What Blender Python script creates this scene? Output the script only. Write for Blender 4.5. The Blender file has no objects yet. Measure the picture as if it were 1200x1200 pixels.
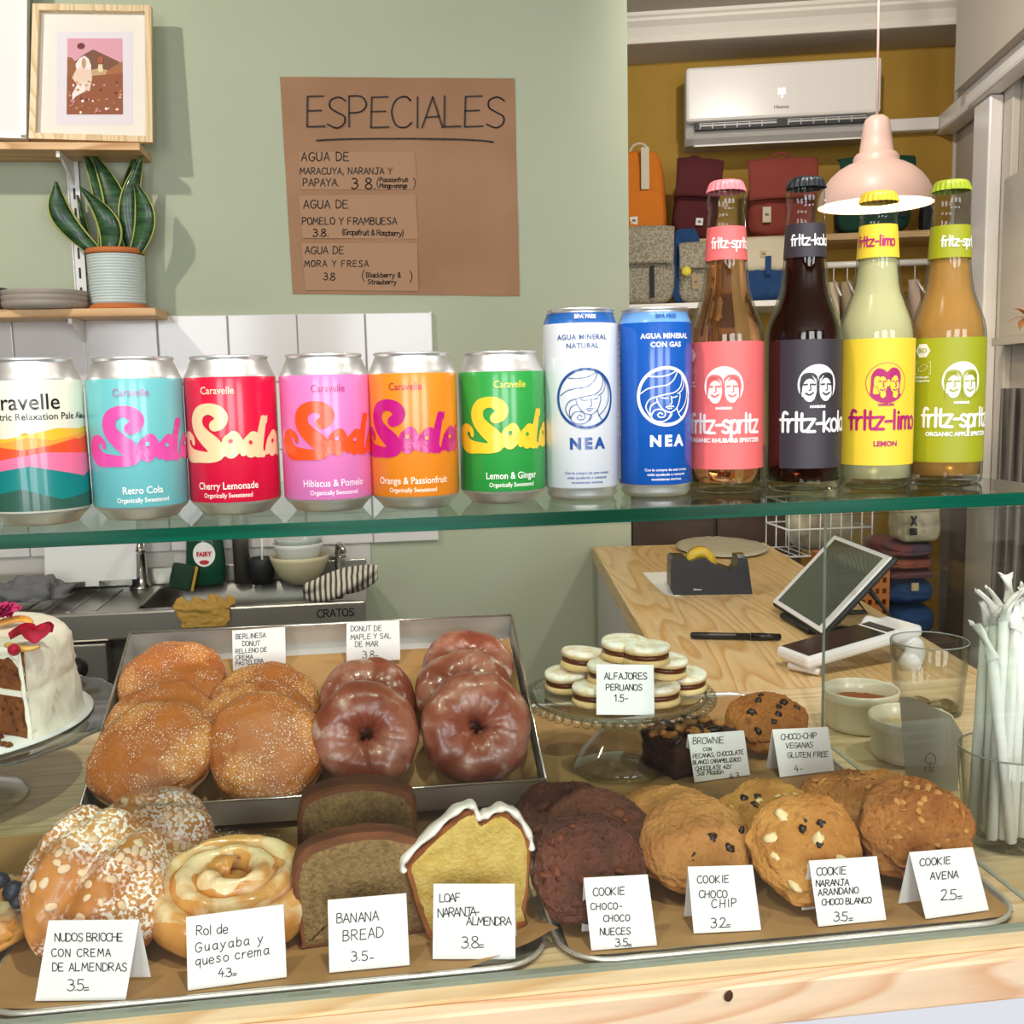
import bpy, bmesh, math, random
from mathutils import Vector, Matrix, Euler, noise
PI = math.pi
random.seed(7)
SC = bpy.context.scene
COL = SC.collection
V3 = Vector
def s2l(c):
    c /= 255.0
    return c / 12.92 if c <= 0.04045 else ((c + 0.055) / 1.055) ** 2.4
def rgb(h, a=1.0):
    if isinstance(h, str):
        h = h.lstrip('#'); h = tuple(int(h[i:i+2], 16) for i in (0, 2, 4))
    return (s2l(h[0]), s2l(h[1]), s2l(h[2]), a)

# ------------------------------------------------------------------ camera
FPX = 1220.0
PSI, PIT, ROL = math.atan(.131), math.atan(150/1220), math.atan(.022)
EYE = V3((0, 0, 1.387))
F0 = V3((math.sin(PSI), math.cos(PSI), 0)); R0 = V3((math.cos(PSI), -math.sin(PSI), 0)); U0 = V3((0, 0, 1))
FW = F0*math.cos(PIT) - U0*math.sin(PIT); U1 = U0*math.cos(PIT) + F0*math.sin(PIT)
RT = R0*math.cos(ROL) - U1*math.sin(ROL); UP = U1*math.cos(ROL) + R0*math.sin(ROL)
cam = bpy.data.cameras.new('camera'); camo = bpy.data.objects.new('camera', cam); COL.objects.link(camo)
cam.sensor_width = 36; cam.lens = 36*FPX/1200; cam.clip_start = .02; cam.clip_end = 60
camo.matrix_world = Matrix(((RT.x, UP.x, -FW.x, EYE.x), (RT.y, UP.y, -FW.y, EYE.y), (RT.z, UP.z, -FW.z, EYE.z), (0, 0, 0, 1)))
SC.camera = camo
# ------------------------------------------------------------------ world, lamps, exposure
SC.view_settings.view_transform = 'Standard'; SC.view_settings.look = 'None'
SC.view_settings.gamma = 1; SC.view_settings.use_curve_mapping = False
SC.view_settings.exposure = 0.06
SC.cycles.use_denoising = True
SC.cycles.max_bounces = 10; SC.cycles.transparent_max_bounces = 24; SC.cycles.transmission_bounces = 10
SC.cycles.glossy_bounces = 5; SC.cycles.diffuse_bounces = 4
SC.cycles.sample_clamp_indirect = 6; SC.cycles.caustics_refractive = False; SC.cycles.caustics_reflective = False
W = bpy.data.worlds.new('world'); SC.world = W; W.use_nodes = True
W.node_tree.nodes['Background'].inputs[0].default_value = (.80, .90, 1.0, 1)
W.node_tree.nodes['Background'].inputs[1].default_value = 1.5
def area(name, loc, to, sx, sy, power, col=(1, 1, 1)):
    l = bpy.data.lights.new(name, 'AREA'); l.shape = 'RECTANGLE'; l.size = sx; l.size_y = sy; l.energy = power; l.color = col
    o = bpy.data.objects.new(name, l); COL.objects.link(o); o.location = loc
    o.rotation_euler = (V3(to) - V3(loc)).to_track_quat('-Z', 'Y').to_euler(); return o
def spot(name, loc, to, power, ang, blend=.5, size=.04, col=(1, .93, .84)):
    l = bpy.data.lights.new(name, 'SPOT'); l.energy = power; l.spot_size = math.radians(ang); l.spot_blend = blend
    l.shadow_soft_size = size; l.color = col
    o = bpy.data.objects.new(name, l); COL.objects.link(o); o.location = loc
    o.rotation_euler = (V3(to) - V3(loc)).to_track_quat('-Z', 'Y').to_euler(); return o
# daylight through the three shop-front windows behind the customer
for i, wx in enumerate((-1.45, .35, 2.1)):
    area('daylight', (wx, -3.15, 1.75), (wx, 0, 1.55), 1.1, 1.7, 50, (.93, .97, 1.0))
# ceiling spot lamps
spot('ceiling_lamp', (-1.30, 1.35, 2.62), (-.2, 2.75, 1.7), 56, 120, .7, .03)
spot('ceiling_lamp', (.25, .25, 2.66), (.1, .95, 1.0), 66, 85, .8, .03)
spot('ceiling_lamp', (-.55, .2, 2.66), (-.3, 1.0, 1.0), 40, 85, .8, .03)
spot('ceiling_lamp', (1.25, .7, 2.66), (.9, 1.8, .95), 38, 105, .8, .03)
spot('ceiling_lamp', (1.05, 2.3, 2.66), (1.6, 4.2, 1.6), 46, 120, .8, .03)

# ------------------------------------------------------------------ geometry of views (pixel of the 1200 frame -> point on a real plane)
def ray(x, y): return FW + RT*((x-600)/FPX) + UP*((600-y)/FPX)
def hit(x, y, p, n):
    d = ray(x, y); n = V3(n); return EYE + d*((V3(p)-EYE).dot(n)/d.dot(n))
def PZ(x, y, z=.95): return hit(x, y, (0, 0, z), (0, 0, 1))
def PY(x, y, Y): return hit(x, y, (0, Y, 0), (0, 1, 0))
def PX(x, y, X): return hit(x, y, (X, 0, 0), (1, 0, 0))
def PD(x, y, d): return hit(x, y, EYE+F0*d, F0)

# ------------------------------------------------------------------ materials
_m = {}
def nt(m): return m.node_tree.nodes, m.node_tree.links
def M(name, col, rough=.5, metal=0, col2=None, nscale=8, ndet=4, nlo=.35, nhi=.65, bump=0, bscale=60, coat=0, sss=0,
      trans=0, ior=1.45, alpha=1, emit=None, estr=0, stretch=(1, 1, 1), spec=.5, sheen=0, bdet=3):
    if name in _m: return _m[name]
    m = bpy.data.materials.new(name); m.use_nodes = True; N, L = nt(m); b = N['Principled BSDF']
    b.inputs['Base Color'].default_value = rgb(col); b.inputs['Roughness'].default_value = rough; b.inputs['Metallic'].default_value = metal
    b.inputs['Coat Weight'].default_value = coat; b.inputs['Coat Roughness'].default_value = .08
    b.inputs['Transmission Weight'].default_value = trans; b.inputs['IOR'].default_value = ior; b.inputs['Alpha'].default_value = alpha
    b.inputs['Specular IOR Level'].default_value = spec; b.inputs['Sheen Weight'].default_value = sheen
    if sss: b.inputs['Subsurface Weight'].default_value = sss; b.inputs['Subsurface Radius'].default_value = (.004, .002, .001); b.inputs['Subsurface Scale'].default_value = 1.0
    if emit: b.inputs['Emission Color'].default_value = rgb(emit); b.inputs['Emission Strength'].default_value = estr
    if col2 or bump:
        tc = N.new('ShaderNodeTexCoord'); mp = N.new('ShaderNodeMapping'); L.new(tc.outputs['Object'], mp.inputs[0]); mp.inputs['Scale'].default_value = stretch
    if col2:
        n = N.new('ShaderNodeTexNoise'); n.inputs['Scale'].default_value = nscale; n.inputs['Detail'].default_value = ndet
        L.new(mp.outputs[0], n.inputs['Vector']); r = N.new('ShaderNodeValToRGB'); L.new(n.outputs[0], r.inputs[0])
        r.color_ramp.elements[0].position = nlo; r.color_ramp.elements[0].color = rgb(col); r.color_ramp.elements[1].position = nhi; r.color_ramp.elements[1].color = rgb(col2)
        L.new(r.outputs[0], b.inputs['Base Color'])
    if bump:
        n = N.new('ShaderNodeTexNoise'); n.inputs['Scale'].default_value = bscale; n.inputs['Detail'].default_value = bdet
        L.new(mp.outputs[0], n.inputs['Vector']); bp = N.new('ShaderNodeBump'); bp.inputs['Strength'].default_value = bump; bp.inputs['Distance'].default_value = .002
        L.new(n.outputs[0], bp.inputs['Height']); L.new(bp.outputs[0], b.inputs['Normal'])
    _m[name] = m; return m
def layer(m, col, scale, lo, hi, det=2, fac=1.0, stretch=(1, 1, 1), rough=None, kind='noise', mask=None, dist=0):
    """lay a speckle colour over the base colour (sugar, dust, spots of the material itself). mask: ('z', a, b) ramp on the object's own z, or ('n', scale, lo, hi)"""
    N, L = nt(m); b = N['Principled BSDF']; inp = b.inputs['Base Color']
    mix = N.new('ShaderNodeMix'); mix.data_type = 'RGBA'
    if inp.is_linked:
        src = inp.links[0].from_socket; L.new(src, mix.inputs['A'])
    else: mix.inputs['A'].default_value = inp.default_value
    mix.inputs['B'].default_value = rgb(col)
    tc = N.new('ShaderNodeTexCoord'); mp = N.new('ShaderNodeMapping'); mp.inputs['Scale'].default_value = stretch; L.new(tc.outputs['Object'], mp.inputs[0])
    if kind == 'vor':
        n = N.new('ShaderNodeTexVoronoi'); n.inputs['Scale'].default_value = scale; L.new(mp.outputs[0], n.inputs['Vector']); out = n.outputs['Distance']
    elif kind == 'z':
        s = N.new('ShaderNodeSeparateXYZ'); L.new(mp.outputs[0], s.inputs[0]); out = s.outputs['Z']
        if dist:
            nn = N.new('ShaderNodeTexNoise'); nn.inputs['Scale'].default_value = scale; L.new(tc.outputs['Object'], nn.inputs['Vector'])
            ma = N.new('ShaderNodeMath'); ma.operation = 'MULTIPLY_ADD'; L.new(nn.outputs[0], ma.inputs[0]); ma.inputs[1].default_value = dist; L.new(out, ma.inputs[2]); out = ma.outputs[0]
    else:
        n = N.new('ShaderNodeTexNoise'); n.inputs['Scale'].default_value = scale; n.inputs['Detail'].default_value = det; L.new(mp.outputs[0], n.inputs['Vector']); out = n.outputs[0]
    mr = N.new('ShaderNodeMapRange'); mr.inputs['From Min'].default_value = lo; mr.inputs['From Max'].default_value = hi; mr.inputs['To Max'].default_value = fac
    L.new(out, mr.inputs['Value']); out = mr.outputs[0]
    if mask:
        if mask[0] == 'z':
            s = N.new('ShaderNodeSeparateXYZ'); L.new(tc.outputs['Object'], s.inputs[0]); mo = s.outputs['Z']; a, c = mask[1], mask[2]
        else:
            n2 = N.new('ShaderNodeTexNoise'); n2.inputs['Scale'].default_value = mask[1]; L.new(tc.outputs['Object'], n2.inputs['Vector']); mo = n2.outputs[0]; a, c = mask[2], mask[3]
        m2 = N.new('ShaderNodeMapRange'); m2.inputs['From Min'].default_value = a; m2.inputs['From Max'].default_value = c; L.new(mo, m2.inputs['Value'])
        mu = N.new('ShaderNodeMath'); mu.operation = 'MULTIPLY'; L.new(out, mu.inputs[0]); L.new(m2.outputs[0], mu.inputs[1]); out = mu.outputs[0]
    L.new(out, mix.inputs['Factor']); L.new(mix.outputs['Result'], inp)
    return m
def vorbump(m, scale, strength, dist=.002, feature='DISTANCE_TO_EDGE', sub=.5):
    N, L = nt(m); b = N['Principled BSDF']
    tc = N.new('ShaderNodeTexCoord'); n = N.new('ShaderNodeTexVoronoi'); n.feature = feature; n.inputs['Scale'].default_value = scale
    nz = N.new('ShaderNodeTexNoise'); nz.inputs['Scale'].default_value = scale*.7
    mx = N.new('ShaderNodeMix'); mx.data_type = 'RGBA'; mx.inputs['Factor'].default_value = .35 if scale < 300 else .1
    L.new(tc.outputs['Object'], nz.inputs['Vector']); L.new(tc.outputs['Object'], mx.inputs['A']); L.new(nz.outputs['Color'], mx.inputs['B'])
    ad = N.new('ShaderNodeVectorMath'); ad.operation = 'MULTIPLY_ADD'; ad.inputs[1].default_value = (.012,)*3
    L.new(nz.outputs['Color'], ad.inputs[0]); L.new(tc.outputs['Object'], ad.inputs[2]); L.new(ad.outputs[0], n.inputs['Vector'])
    mr = N.new('ShaderNodeMapRange'); mr.inputs['From Max'].default_value = sub; L.new(n.outputs['Distance'], mr.inputs['Value'])
    bp = N.new('ShaderNodeBump'); bp.inputs['Strength'].default_value = strength; bp.inputs['Distance'].default_value = dist
    L.new(mr.outputs[0], bp.inputs['Height'])
    if b.inputs['Normal'].is_linked: L.new(b.inputs['Normal'].links[0].from_socket, bp.inputs['Normal'])
    L.new(bp.outputs[0], b.inputs['Normal']); return m
def ridge(m, scale, strength, dist=.003, det=4):
    N, L = nt(m); b = N['Principled BSDF']; tc = N.new('ShaderNodeTexCoord'); n = N.new('ShaderNodeTexNoise'); n.noise_type = 'RIDGED_MULTIFRACTAL'
    n.inputs['Scale'].default_value = scale; n.inputs['Detail'].default_value = det; L.new(tc.outputs['Object'], n.inputs['Vector'])
    mr = N.new('ShaderNodeMapRange'); mr.inputs['From Min'].default_value = .9; mr.inputs['From Max'].default_value = 1.6; L.new(n.outputs[0], mr.inputs['Value'])
    bp = N.new('ShaderNodeBump'); bp.invert = True; bp.inputs['Strength'].default_value = strength; bp.inputs['Distance'].default_value = dist; L.new(mr.outputs[0], bp.inputs['Height'])
    if b.inputs['Normal'].is_linked: L.new(b.inputs['Normal'].links[0].from_socket, bp.inputs['Normal'])
    L.new(bp.outputs[0], b.inputs['Normal']); return m
def glass(name, tint='FFFFFF', rough=.0, edge='FFFFFF', strength=1.0):
    """sheet glass: see-through by its tint with a Fresnel reflection"""
    if name in _m: return _m[name]
    m = bpy.data.materials.new(name); m.use_nodes = True; N, L = nt(m); N.remove(N['Principled BSDF']); out = N['Material Output']
    t = N.new('ShaderNodeBsdfTransparent'); g = N.new('ShaderNodeBsdfGlossy'); g.inputs['Roughness'].default_value = rough
    lw = N.new('ShaderNodeLayerWeight'); lw.inputs['Blend'].default_value = .5
    mc = N.new('ShaderNodeMix'); mc.data_type = 'RGBA'; mc.inputs['A'].default_value = rgb(tint); mc.inputs['B'].default_value = rgb(edge)
    pw = N.new('ShaderNodeMath'); pw.operation = 'POWER'; pw.inputs[1].default_value = 3; L.new(lw.outputs['Facing'], pw.inputs[0])
    L.new(pw.outputs[0], mc.inputs['Factor']); L.new(mc.outputs['Result'], t.inputs[0])
    fr = N.new('ShaderNodeFresnel'); ge = N.new('ShaderNodeNewGeometry'); mi_ = N.new('ShaderNodeMapRange'); mi_.inputs['To Min'].default_value = 1.5; mi_.inputs['To Max'].default_value = 1/1.5
    L.new(ge.outputs['Backfacing'], mi_.inputs['Value']); L.new(mi_.outputs[0], fr.inputs['IOR'])
    mu = N.new('ShaderNodeMath'); mu.operation = 'MULTIPLY'; mu.inputs[1].default_value = strength; L.new(fr.outputs[0], mu.inputs[0])
    ms = N.new('ShaderNodeMixShader'); L.new(mu.outputs[0], ms.inputs[0]); L.new(t.outputs[0], ms.inputs[1]); L.new(g.outputs[0], ms.inputs[2]); L.new(ms.outputs[0], out.inputs[0])
    _m[name] = m; return m
def wood(name, c1, c2, c3, along='x', scale=1.0, rough=.45, contrast=1.0):
    if name in _m: return _m[name]
    m = bpy.data.materials.new(name); m.use_nodes = True; N, L = nt(m); b = N['Principled BSDF']; b.inputs['Roughness'].default_value = rough
    tc = N.new('ShaderNodeTexCoord'); mp = N.new('ShaderNodeMapping'); L.new(tc.outputs['Object'], mp.inputs[0])
    st = {'x': (.32, 3.2, 3.2), 'y': (3.2, .32, 3.2), 'z': (3.2, 3.2, .32)}[along]
    mp.inputs['Scale'].default_value = tuple(a*scale for a in st)
    n = N.new('ShaderNodeTexNoise'); n.inputs['Scale'].default_value = 2.2; n.inputs['Detail'].default_value = 1.5; L.new(mp.outputs[0], n.inputs['Vector'])
    ma = N.new('ShaderNodeMath'); ma.operation = 'MULTIPLY'; ma.inputs[1].default_value = 22; L.new(n.outputs[0], ma.inputs[0])
    sn = N.new('ShaderNodeMath'); sn.operation = 'FRACT'; L.new(ma.outputs[0], sn.inputs[0])
    r = N.new('ShaderNodeValToRGB'); e = r.color_ramp.elements
    e[0].position = 0; e[0].color = rgb(c1); e[1].position = 1; e[1].color = rgb(c1)
    k = e.new(.55); k.color = rgb(c2); k = e.new(.86); k.color = rgb(c3)
    L.new(sn.outputs[0], r.inputs[0])
    n2 = N.new('ShaderNodeTexNoise'); n2.inputs['Scale'].default_value = 30; n2.inputs['Detail'].default_value = 3; L.new(mp.outputs[0], n2.inputs['Vector'])
    mx = N.new('ShaderNodeMix'); mx.data_type = 'RGBA'; mx.blend_type = 'MULTIPLY'; mx.inputs['Factor'].default_value = .35*contrast
    r2 = N.new('ShaderNodeValToRGB'); r2.color_ramp.elements[0].position = .3; r2.color_ramp.elements[0].color = (.55, .5, .42, 1); r2.color_ramp.elements[1].position = .6; r2.color_ramp.elements[1].color = (1, 1, 1, 1)
    L.new(n2.outputs[0], r2.inputs[0]); L.new(r.outputs[0], mx.inputs['A']); L.new(r2.outputs[0], mx.inputs['B']); L.new(mx.outputs['Result'], b.inputs['Base Color'])
    _m[name] = m; return m

# ------------------------------------------------------------------ mesh helpers
class MB:
    def __init__(s, T=None): s.v = []; s.f = []; s.sm = []; s.T = T or Matrix()
    def add(s, vs, fs, smooth=False, T=None):
        A = s.T @ T if T is not None else s.T; k = len(s.v)
        s.v += [tuple(A @ V3(v)) for v in vs]; s.f += [tuple(i+k for i in f) for f in fs]; s.sm += [smooth]*len(fs); return s
    def box(s, x0, x1, y0, y1, z0, z1, T=None, bev=0):
        if bev:
            bm = bmesh.new(); bmesh.ops.create_cube(bm, size=1)
            for v in bm.verts: v.co = V3(((x0+x1)/2+v.co.x*(x1-x0), (y0+y1)/2+v.co.y*(y1-y0), (z0+z1)/2+v.co.z*(z1-z0)))
            bmesh.ops.bevel(bm, geom=bm.edges[:], offset=bev, segments=2, affect='EDGES', profile=.5)
            s.bm(bm, T=T); return s
        vs = [(x, y, z) for x in (x0, x1) for y in (y0, y1) for z in (z0, z1)]
        return s.add(vs, [(0, 1, 3, 2), (4, 6, 7, 5), (0, 4, 5, 1), (2, 3, 7, 6), (0, 2, 6, 4), (1, 5, 7, 3)], T=T)
    def bm(s, bm, smooth=False, T=None):
        bm.verts.index_update(); s.add([v.co[:] for v in bm.verts], [[v.index for v in f.verts] for f in bm.faces], smooth, T); bm.free(); return s
    def lathe(s, prof, n=48, T=None, smooth=True, a0=0, a1=2*PI, sx=1, sy=1):
        full = abs(a1-a0-2*PI) < 1e-6; m = n if full else n+1; vs = []; fs = []
        for i in range(m):
            a = a0+(a1-a0)*i/n
            for r, z in prof: vs.append((r*math.cos(a)*sx, r*math.sin(a)*sy, z))
        k = len(prof)
        for i in range(n):
            j = (i+1) % m
            for q in range(k-1): fs.append((i*k+q, j*k+q, j*k+q+1, i*k+q+1))
        s.add(vs, fs, smooth, T)
        return s
    def tube(s, pts, r, n=8, smooth=True, T=None, cap=True, flat=1.0):
        pts = [V3(p) for p in pts]; m = len(pts); rr = r if isinstance(r, (list, tuple)) else [r]*m
        vs = []; fs = []; up = V3((0, 0, 1)); prev = None
        for i, p in enumerate(pts):
            d = (pts[min(i+1, m-1)]-pts[max(i-1, 0)]).normalized()
            if prev is None:
                a = d.cross(up) if abs(d.dot(up)) < .95 else d.cross(V3((1, 0, 0)))
            else: a = prev - d*prev.dot(d)
            a.normalize(); b = d.cross(a); prev = a
            for k in range(n):
                t = 2*PI*k/n; vs.append(p + (a*math.cos(t)+b*math.sin(t)*flat)*rr[i])
        for i in range(m-1):
            for k in range(n): q = (k+1) % n; fs.append((i*n+k, i*n+q, (i+1)*n+q, (i+1)*n+k))
        if cap: fs.append(tuple(range(n))[::-1]); fs.append(tuple((m-1)*n+k for k in range(n)))
        return s.add(vs, fs, smooth, T)
    def prism(s, poly, z0, z1, T=None, smooth=False):
        n = len(poly); vs = [(x, y, z0) for x, y in poly]+[(x, y, z1) for x, y in poly]
        fs = [tuple(range(n))[::-1], tuple(range(n, 2*n))]+[(i, (i+1) % n, n+(i+1) % n, n+i) for i in range(n)]
        return s.add(vs, fs, smooth, T)
    def grid(s, fn, nu, nv, smooth=True, T=None, wrap=False):
        vs = [fn(i/nu, j/nv) for i in range(nu+(0 if wrap else 1)) for j in range(nv+1)]; fs = []; c = nv+1; mu = nu if wrap else nu+1
        for i in range(nu):
            for j in range(nv): fs.append((i*c+j, ((i+1) % mu)*c+j, ((i+1) % mu)*c+j+1, i*c+j+1))
        return s.add(vs, fs, smooth, T)
    def build(s, name, mat, parent=None, **kw):
        me = bpy.data.meshes.new(name); me.from_pydata(s.v, [], s.f)
        if any(s.sm): me.polygons.foreach_set('use_smooth', s.sm)
        me.materials.append(mat); me.update()
        return link(bpy.data.objects.new(name, me), parent, **kw)
def link(o, parent=None, label=None, cat=None, group=None, kind=None):
    COL.objects.link(o)
    if parent is not None: o.parent = parent
    for k, v in (('label', label), ('category', cat), ('group', group), ('kind', kind)):
        if v: o[k] = v
    return o
def thing(name, label, cat, loc=(0, 0, 0), rot=(0, 0, 0), group=None, M_=None):
    o = bpy.data.objects.new(name, None); o.empty_display_size = .02; link(o, None, label, cat, group)
    if M_ is not None: o.matrix_world = M_
    else: o.location = loc; o.rotation_euler = rot
    return o
def tag(o, label=None, cat=None, group=None, kind=None):
    for k, v in (('label', label), ('category', cat), ('group', group), ('kind', kind)):
        if v: o[k] = v
    return o
def struct(o): o['kind'] = 'structure'; return o
def copy_tree(o, parent=None):
    c = o.copy(); COL.objects.link(c)
    if parent is not None: c.parent = parent
    for ch in list(o.children): copy_tree(ch, c)
    return c
def frame(origin, x, y=None, z=None):
    """orthonormal matrix with local x along x, and z (or y) given"""
    x = V3(x).normalized()
    if z is not None: z = V3(z); z = (z - x*z.dot(x)).normalized(); y = z.cross(x)
    else: y = V3(y); y = (y - x*y.dot(x)).normalized(); z = x.cross(y)
    return Matrix(((x.x, y.x, z.x, origin[0]), (x.y, y.y, z.y, origin[1]), (x.z, y.z, z.z, origin[2]), (0, 0, 0, 1)))
def fbm(p, o=4): return noise.fractal(p, 1.0, 2.0, o, noise_basis='PERLIN_ORIGINAL')
def ico(sub, fn):
    bm = bmesh.new(); bmesh.ops.create_icosphere(bm, subdivisions=sub, radius=1)
    for v in bm.verts: v.co = V3(fn(v.co.copy()))
    return bm
def T3(x=0, y=0, z=0, rx=0, ry=0, rz=0, s=1):
    return Matrix.Translation((x, y, z)) @ Euler((rx, ry, rz)).to_matrix().to_4x4() @ Matrix.Scale(s, 4)
def smoothpts(pts, n=6):
    """Catmull-Rom"""
    if len(pts) < 3: return pts
    P = [pts[0]]+list(pts)+[pts[-1]]; out = []
    dim = len(pts[0])
    for i in range(1, len(P)-2):
        for k in range(n):
            t = k/n
            out.append(tuple(.5*((2*P[i][d])+(-P[i-1][d]+P[i+1][d])*t+(2*P[i-1][d]-5*P[i][d]+4*P[i+1][d]-P[i+2][d])*t*t+(-P[i-1][d]+3*P[i][d]-3*P[i+1][d]+P[i+2][d])*t**3) for d in range(dim)))
    out.append(tuple(pts[-1])); return out

# ------------------------------------------------------------------ pen strokes (hand lettering and thin logo lettering)
G = {
'A':'0,0 2,6 4,0;.8,2 3.3,2.2','B':'.2,0 .2,6;~.2,6 2.4,6 3.2,4.8 2.2,3.4 .2,3.2;~.2,3.2 2.8,3 3.8,1.6 2.6,.1 .2,0','C':'~3.8,5.2 2.8,6 1,5.4 .1,3 1,.4 2.8,0 4,.9',
'D':'.2,0 .2,6;~.2,6 2.4,5.7 4,3.6 3.6,1.4 2,.1 .2,0','E':'3.5,6 .3,5.9 .2,0 3.7,.1;.2,3.1 3,3.2','F':'3.4,6 .2,5.9 .2,0;.2,3.1 2.8,3.2','G':'~4,5.2 2.6,6 .8,5.2 .1,3 .9,.6 2.6,0 4,1.2 4,2.6;4.2,2.7 2.4,2.7',
'H':'.2,0 .2,6;3.8,0 3.8,6;.2,3 3.8,3.1','I':'1,0 1,6','J':'~3,6 3,2 2.4,.3 1.2,0 .2,1;1.2,6 4.4,6','K':'.2,0 .2,6;3.6,6 .3,2.8 3.9,0','L':'.3,6 .2,0 3.4,.1','M':'0,0 .6,6 2.2,2 4,6 4.6,0','N':'.1,0 .3,6 3.6,0 3.8,6',
'O':'~2,6 .5,5.2 0,3 .6,.8 2,0 3.5,.8 4,3 3.4,5.2 2,6','P':'.2,0 .2,6;~.2,6 2.6,5.9 3.6,4.4 2.6,3 .2,2.7','Q':'~2,6 .5,5.2 0,3 .6,.8 2,0 3.5,.8 4,3 3.4,5.2 2,6;2.4,1.6 4.2,-.4','R':'.2,0 .2,6;~.2,6 2.6,5.9 3.5,4.5 2.6,3.2 .2,3;1.4,3 3.9,0',
'S':'~3.7,5.3 2.4,6 .8,5.4 .7,4 2,3.1 3.5,2.2 3.4,.8 2,0 .2,.7','T':'0,6 4,6;2,6 2,0','U':'~.2,6 .2,2 .9,.3 2.2,0 3.4,.6 3.8,2.2 3.8,6','V':'0,6 2,0 4,6','W':'0,6 1.1,0 2.3,4.4 3.5,0 4.8,6','X':'0,0 4,6;0,6 4,0','Y':'0,6 2,3 4,6;2,3 1.8,0','Z':'.2,6 3.8,6 .1,0 4,0',
'0':'~2,6 .5,5.2 0,3 .6,.8 2,0 3.5,.8 4,3 3.4,5.2 2,6','1':'.3,4.6 1.6,6 1.6,0','2':'~.2,5 1.2,6 2.8,5.8 3.2,4.4 1.8,2 0,0;0,0 3.8,.1','3':'~.3,5.6 1.8,6 3.2,5 2.8,3.7 1.4,3.2;~1.4,3.2 3.2,2.9 3.7,1.6 2.6,.2 .9,-.1 0,.8','4':'2.2,6 0,2.2 3.8,2.3;2.8,4 2.6,0','5':'3.6,6 .7,5.9 .5,3.4;~.5,3.4 2.4,3.7 3.6,2.4 3.2,.7 1.6,0 .1,.6',
'7':'.2,6 3.8,6 1.4,0','8':'~2,3.2 .5,4.4 .8,5.7 2,6.1 3.3,5.6 3.4,4.4 2,3.2 .2,1.8 .5,.4 2,-.1 3.6,.5 3.8,1.9 2,3.2','9':'~3.6,4.2 2.6,3 1,3.1 .3,4.4 1.1,5.8 2.6,6 3.6,5 3.7,3 3,0','6':'~3.2,6 1.2,4.8 .2,2.4 .6,.5 2,0 3.5,.6 3.7,2 2.6,3.3 1,3 .3,1.8',
'a':'~3,3.4 1.8,3.9 .4,3 .2,1.2 1.2,.1 2.5,.8 3,2.2;~3,3.8 3,1 3.5,0','b':'.3,6 .3,0;~.3,2.4 1.4,3.8 2.8,3.4 3.2,1.8 2.4,.2 1.2,0 .3,.8','c':'~3,3.2 1.8,3.9 .5,3 .2,1.6 1,.2 2.2,0 3.2,.7','d':'~3,3.2 1.8,3.8 .4,2.8 .3,1 1.4,0 2.5,.6 3,1.8;3.1,6 3,0','e':'~.4,1.8 3,2.2 2.8,3.4 1.6,3.9 .5,3 .2,1.4 1,.1 2.2,0 3.1,.7','f':'~2.8,5.6 1.8,6.1 1.1,5.2 1,3 1,0;0,3.7 2.6,3.7','g':'~3,3.2 1.8,3.8 .4,2.8 .4,1 1.4,.2 2.6,1 3,2.4;~3.1,3.8 3,-.8 1.8,-2 .3,-1.4','h':'.3,6 .3,0;~.3,2.6 1.5,3.8 2.8,3.2 2.9,0','i':'.8,3.8 .8,0;.8,5 .8,5.3','j':'~1.4,3.8 1.4,-1 .4,-2;1.4,5 1.4,5.3','k':'.3,6 .3,0;2.8,3.8 .5,1.6 3,0','l':'.8,6 .8,0','m':'.3,3.8 .3,0;~.3,2.6 1.2,3.8 2.2,3.2 2.3,0;~2.3,2.6 3.2,3.8 4.2,3.2 4.3,0','n':'.3,3.8 .3,0;~.3,2.6 1.5,3.8 2.8,3.2 2.9,0','o':'~1.7,3.8 .5,3.2 .2,1.8 .7,.4 1.8,0 3,.6 3.3,2 2.8,3.3 1.7,3.8','p':'.3,3.8 .3,-2;~.3,2.4 1.4,3.8 2.8,3.4 3.2,1.8 2.4,.2 1.2,0 .3,.8','q':'~3,3.2 1.8,3.8 .4,2.8 .4,1 1.4,.2 2.6,1 3,2.4;3.1,3.8 3,-2','r':'.4,3.8 .4,0;~.4,2.2 1.2,3.6 2.4,3.8','s':'~2.8,3.3 1.6,3.9 .5,3.2 1,2.2 2.4,1.6 2.8,.7 1.6,0 .2,.5','t':'~1.1,5.6 1,1 1.6,.1 2.6,.3;0,3.7 2.4,3.7','u':'~.3,3.8 .4,1 1.2,0 2.4,.6 2.9,2;2.9,3.8 3,0','v':'0,3.8 1.5,0 3,3.8','w':'0,3.8 1,0 2,3 3,0 4,3.8','x':'0,0 3,3.8;0,3.8 3,0','y':'0,3.8 1.6,.4;~3.2,3.8 1.6,.4 .8,-1.6 -.2,-2','z':'.1,3.8 3,3.8 0,0 3.1,0',
'.':'.5,0 .7,.2',',':'.8,.5 .4,-.9','-':'.4,2.4 2.6,2.5','(':'~1.8,7 .6,4.6 .6,1.6 1.8,-1','.':'.5,0 .8,.2',')':'~.4,7 1.6,4.6 1.6,1.6 .4,-1','&':'~3.8,0 1.2,4 1.2,5.6 2.2,6 2.8,5 .6,2 .6,.4 2,0 3.8,2.4','%':'0,0 3.6,6;.6,5 .9,5.3;2.8,.6 3.1,.9','=':'.2,1.6 2.6,1.9;.2,.3 2.8,.6','~':'.2,.9 1.2,1.4 2.6,1.1',"'":'.6,6 .5,4.8','!':'.6,6 .6,1.6;.6,.2 .7,0',' ':''}
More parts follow.
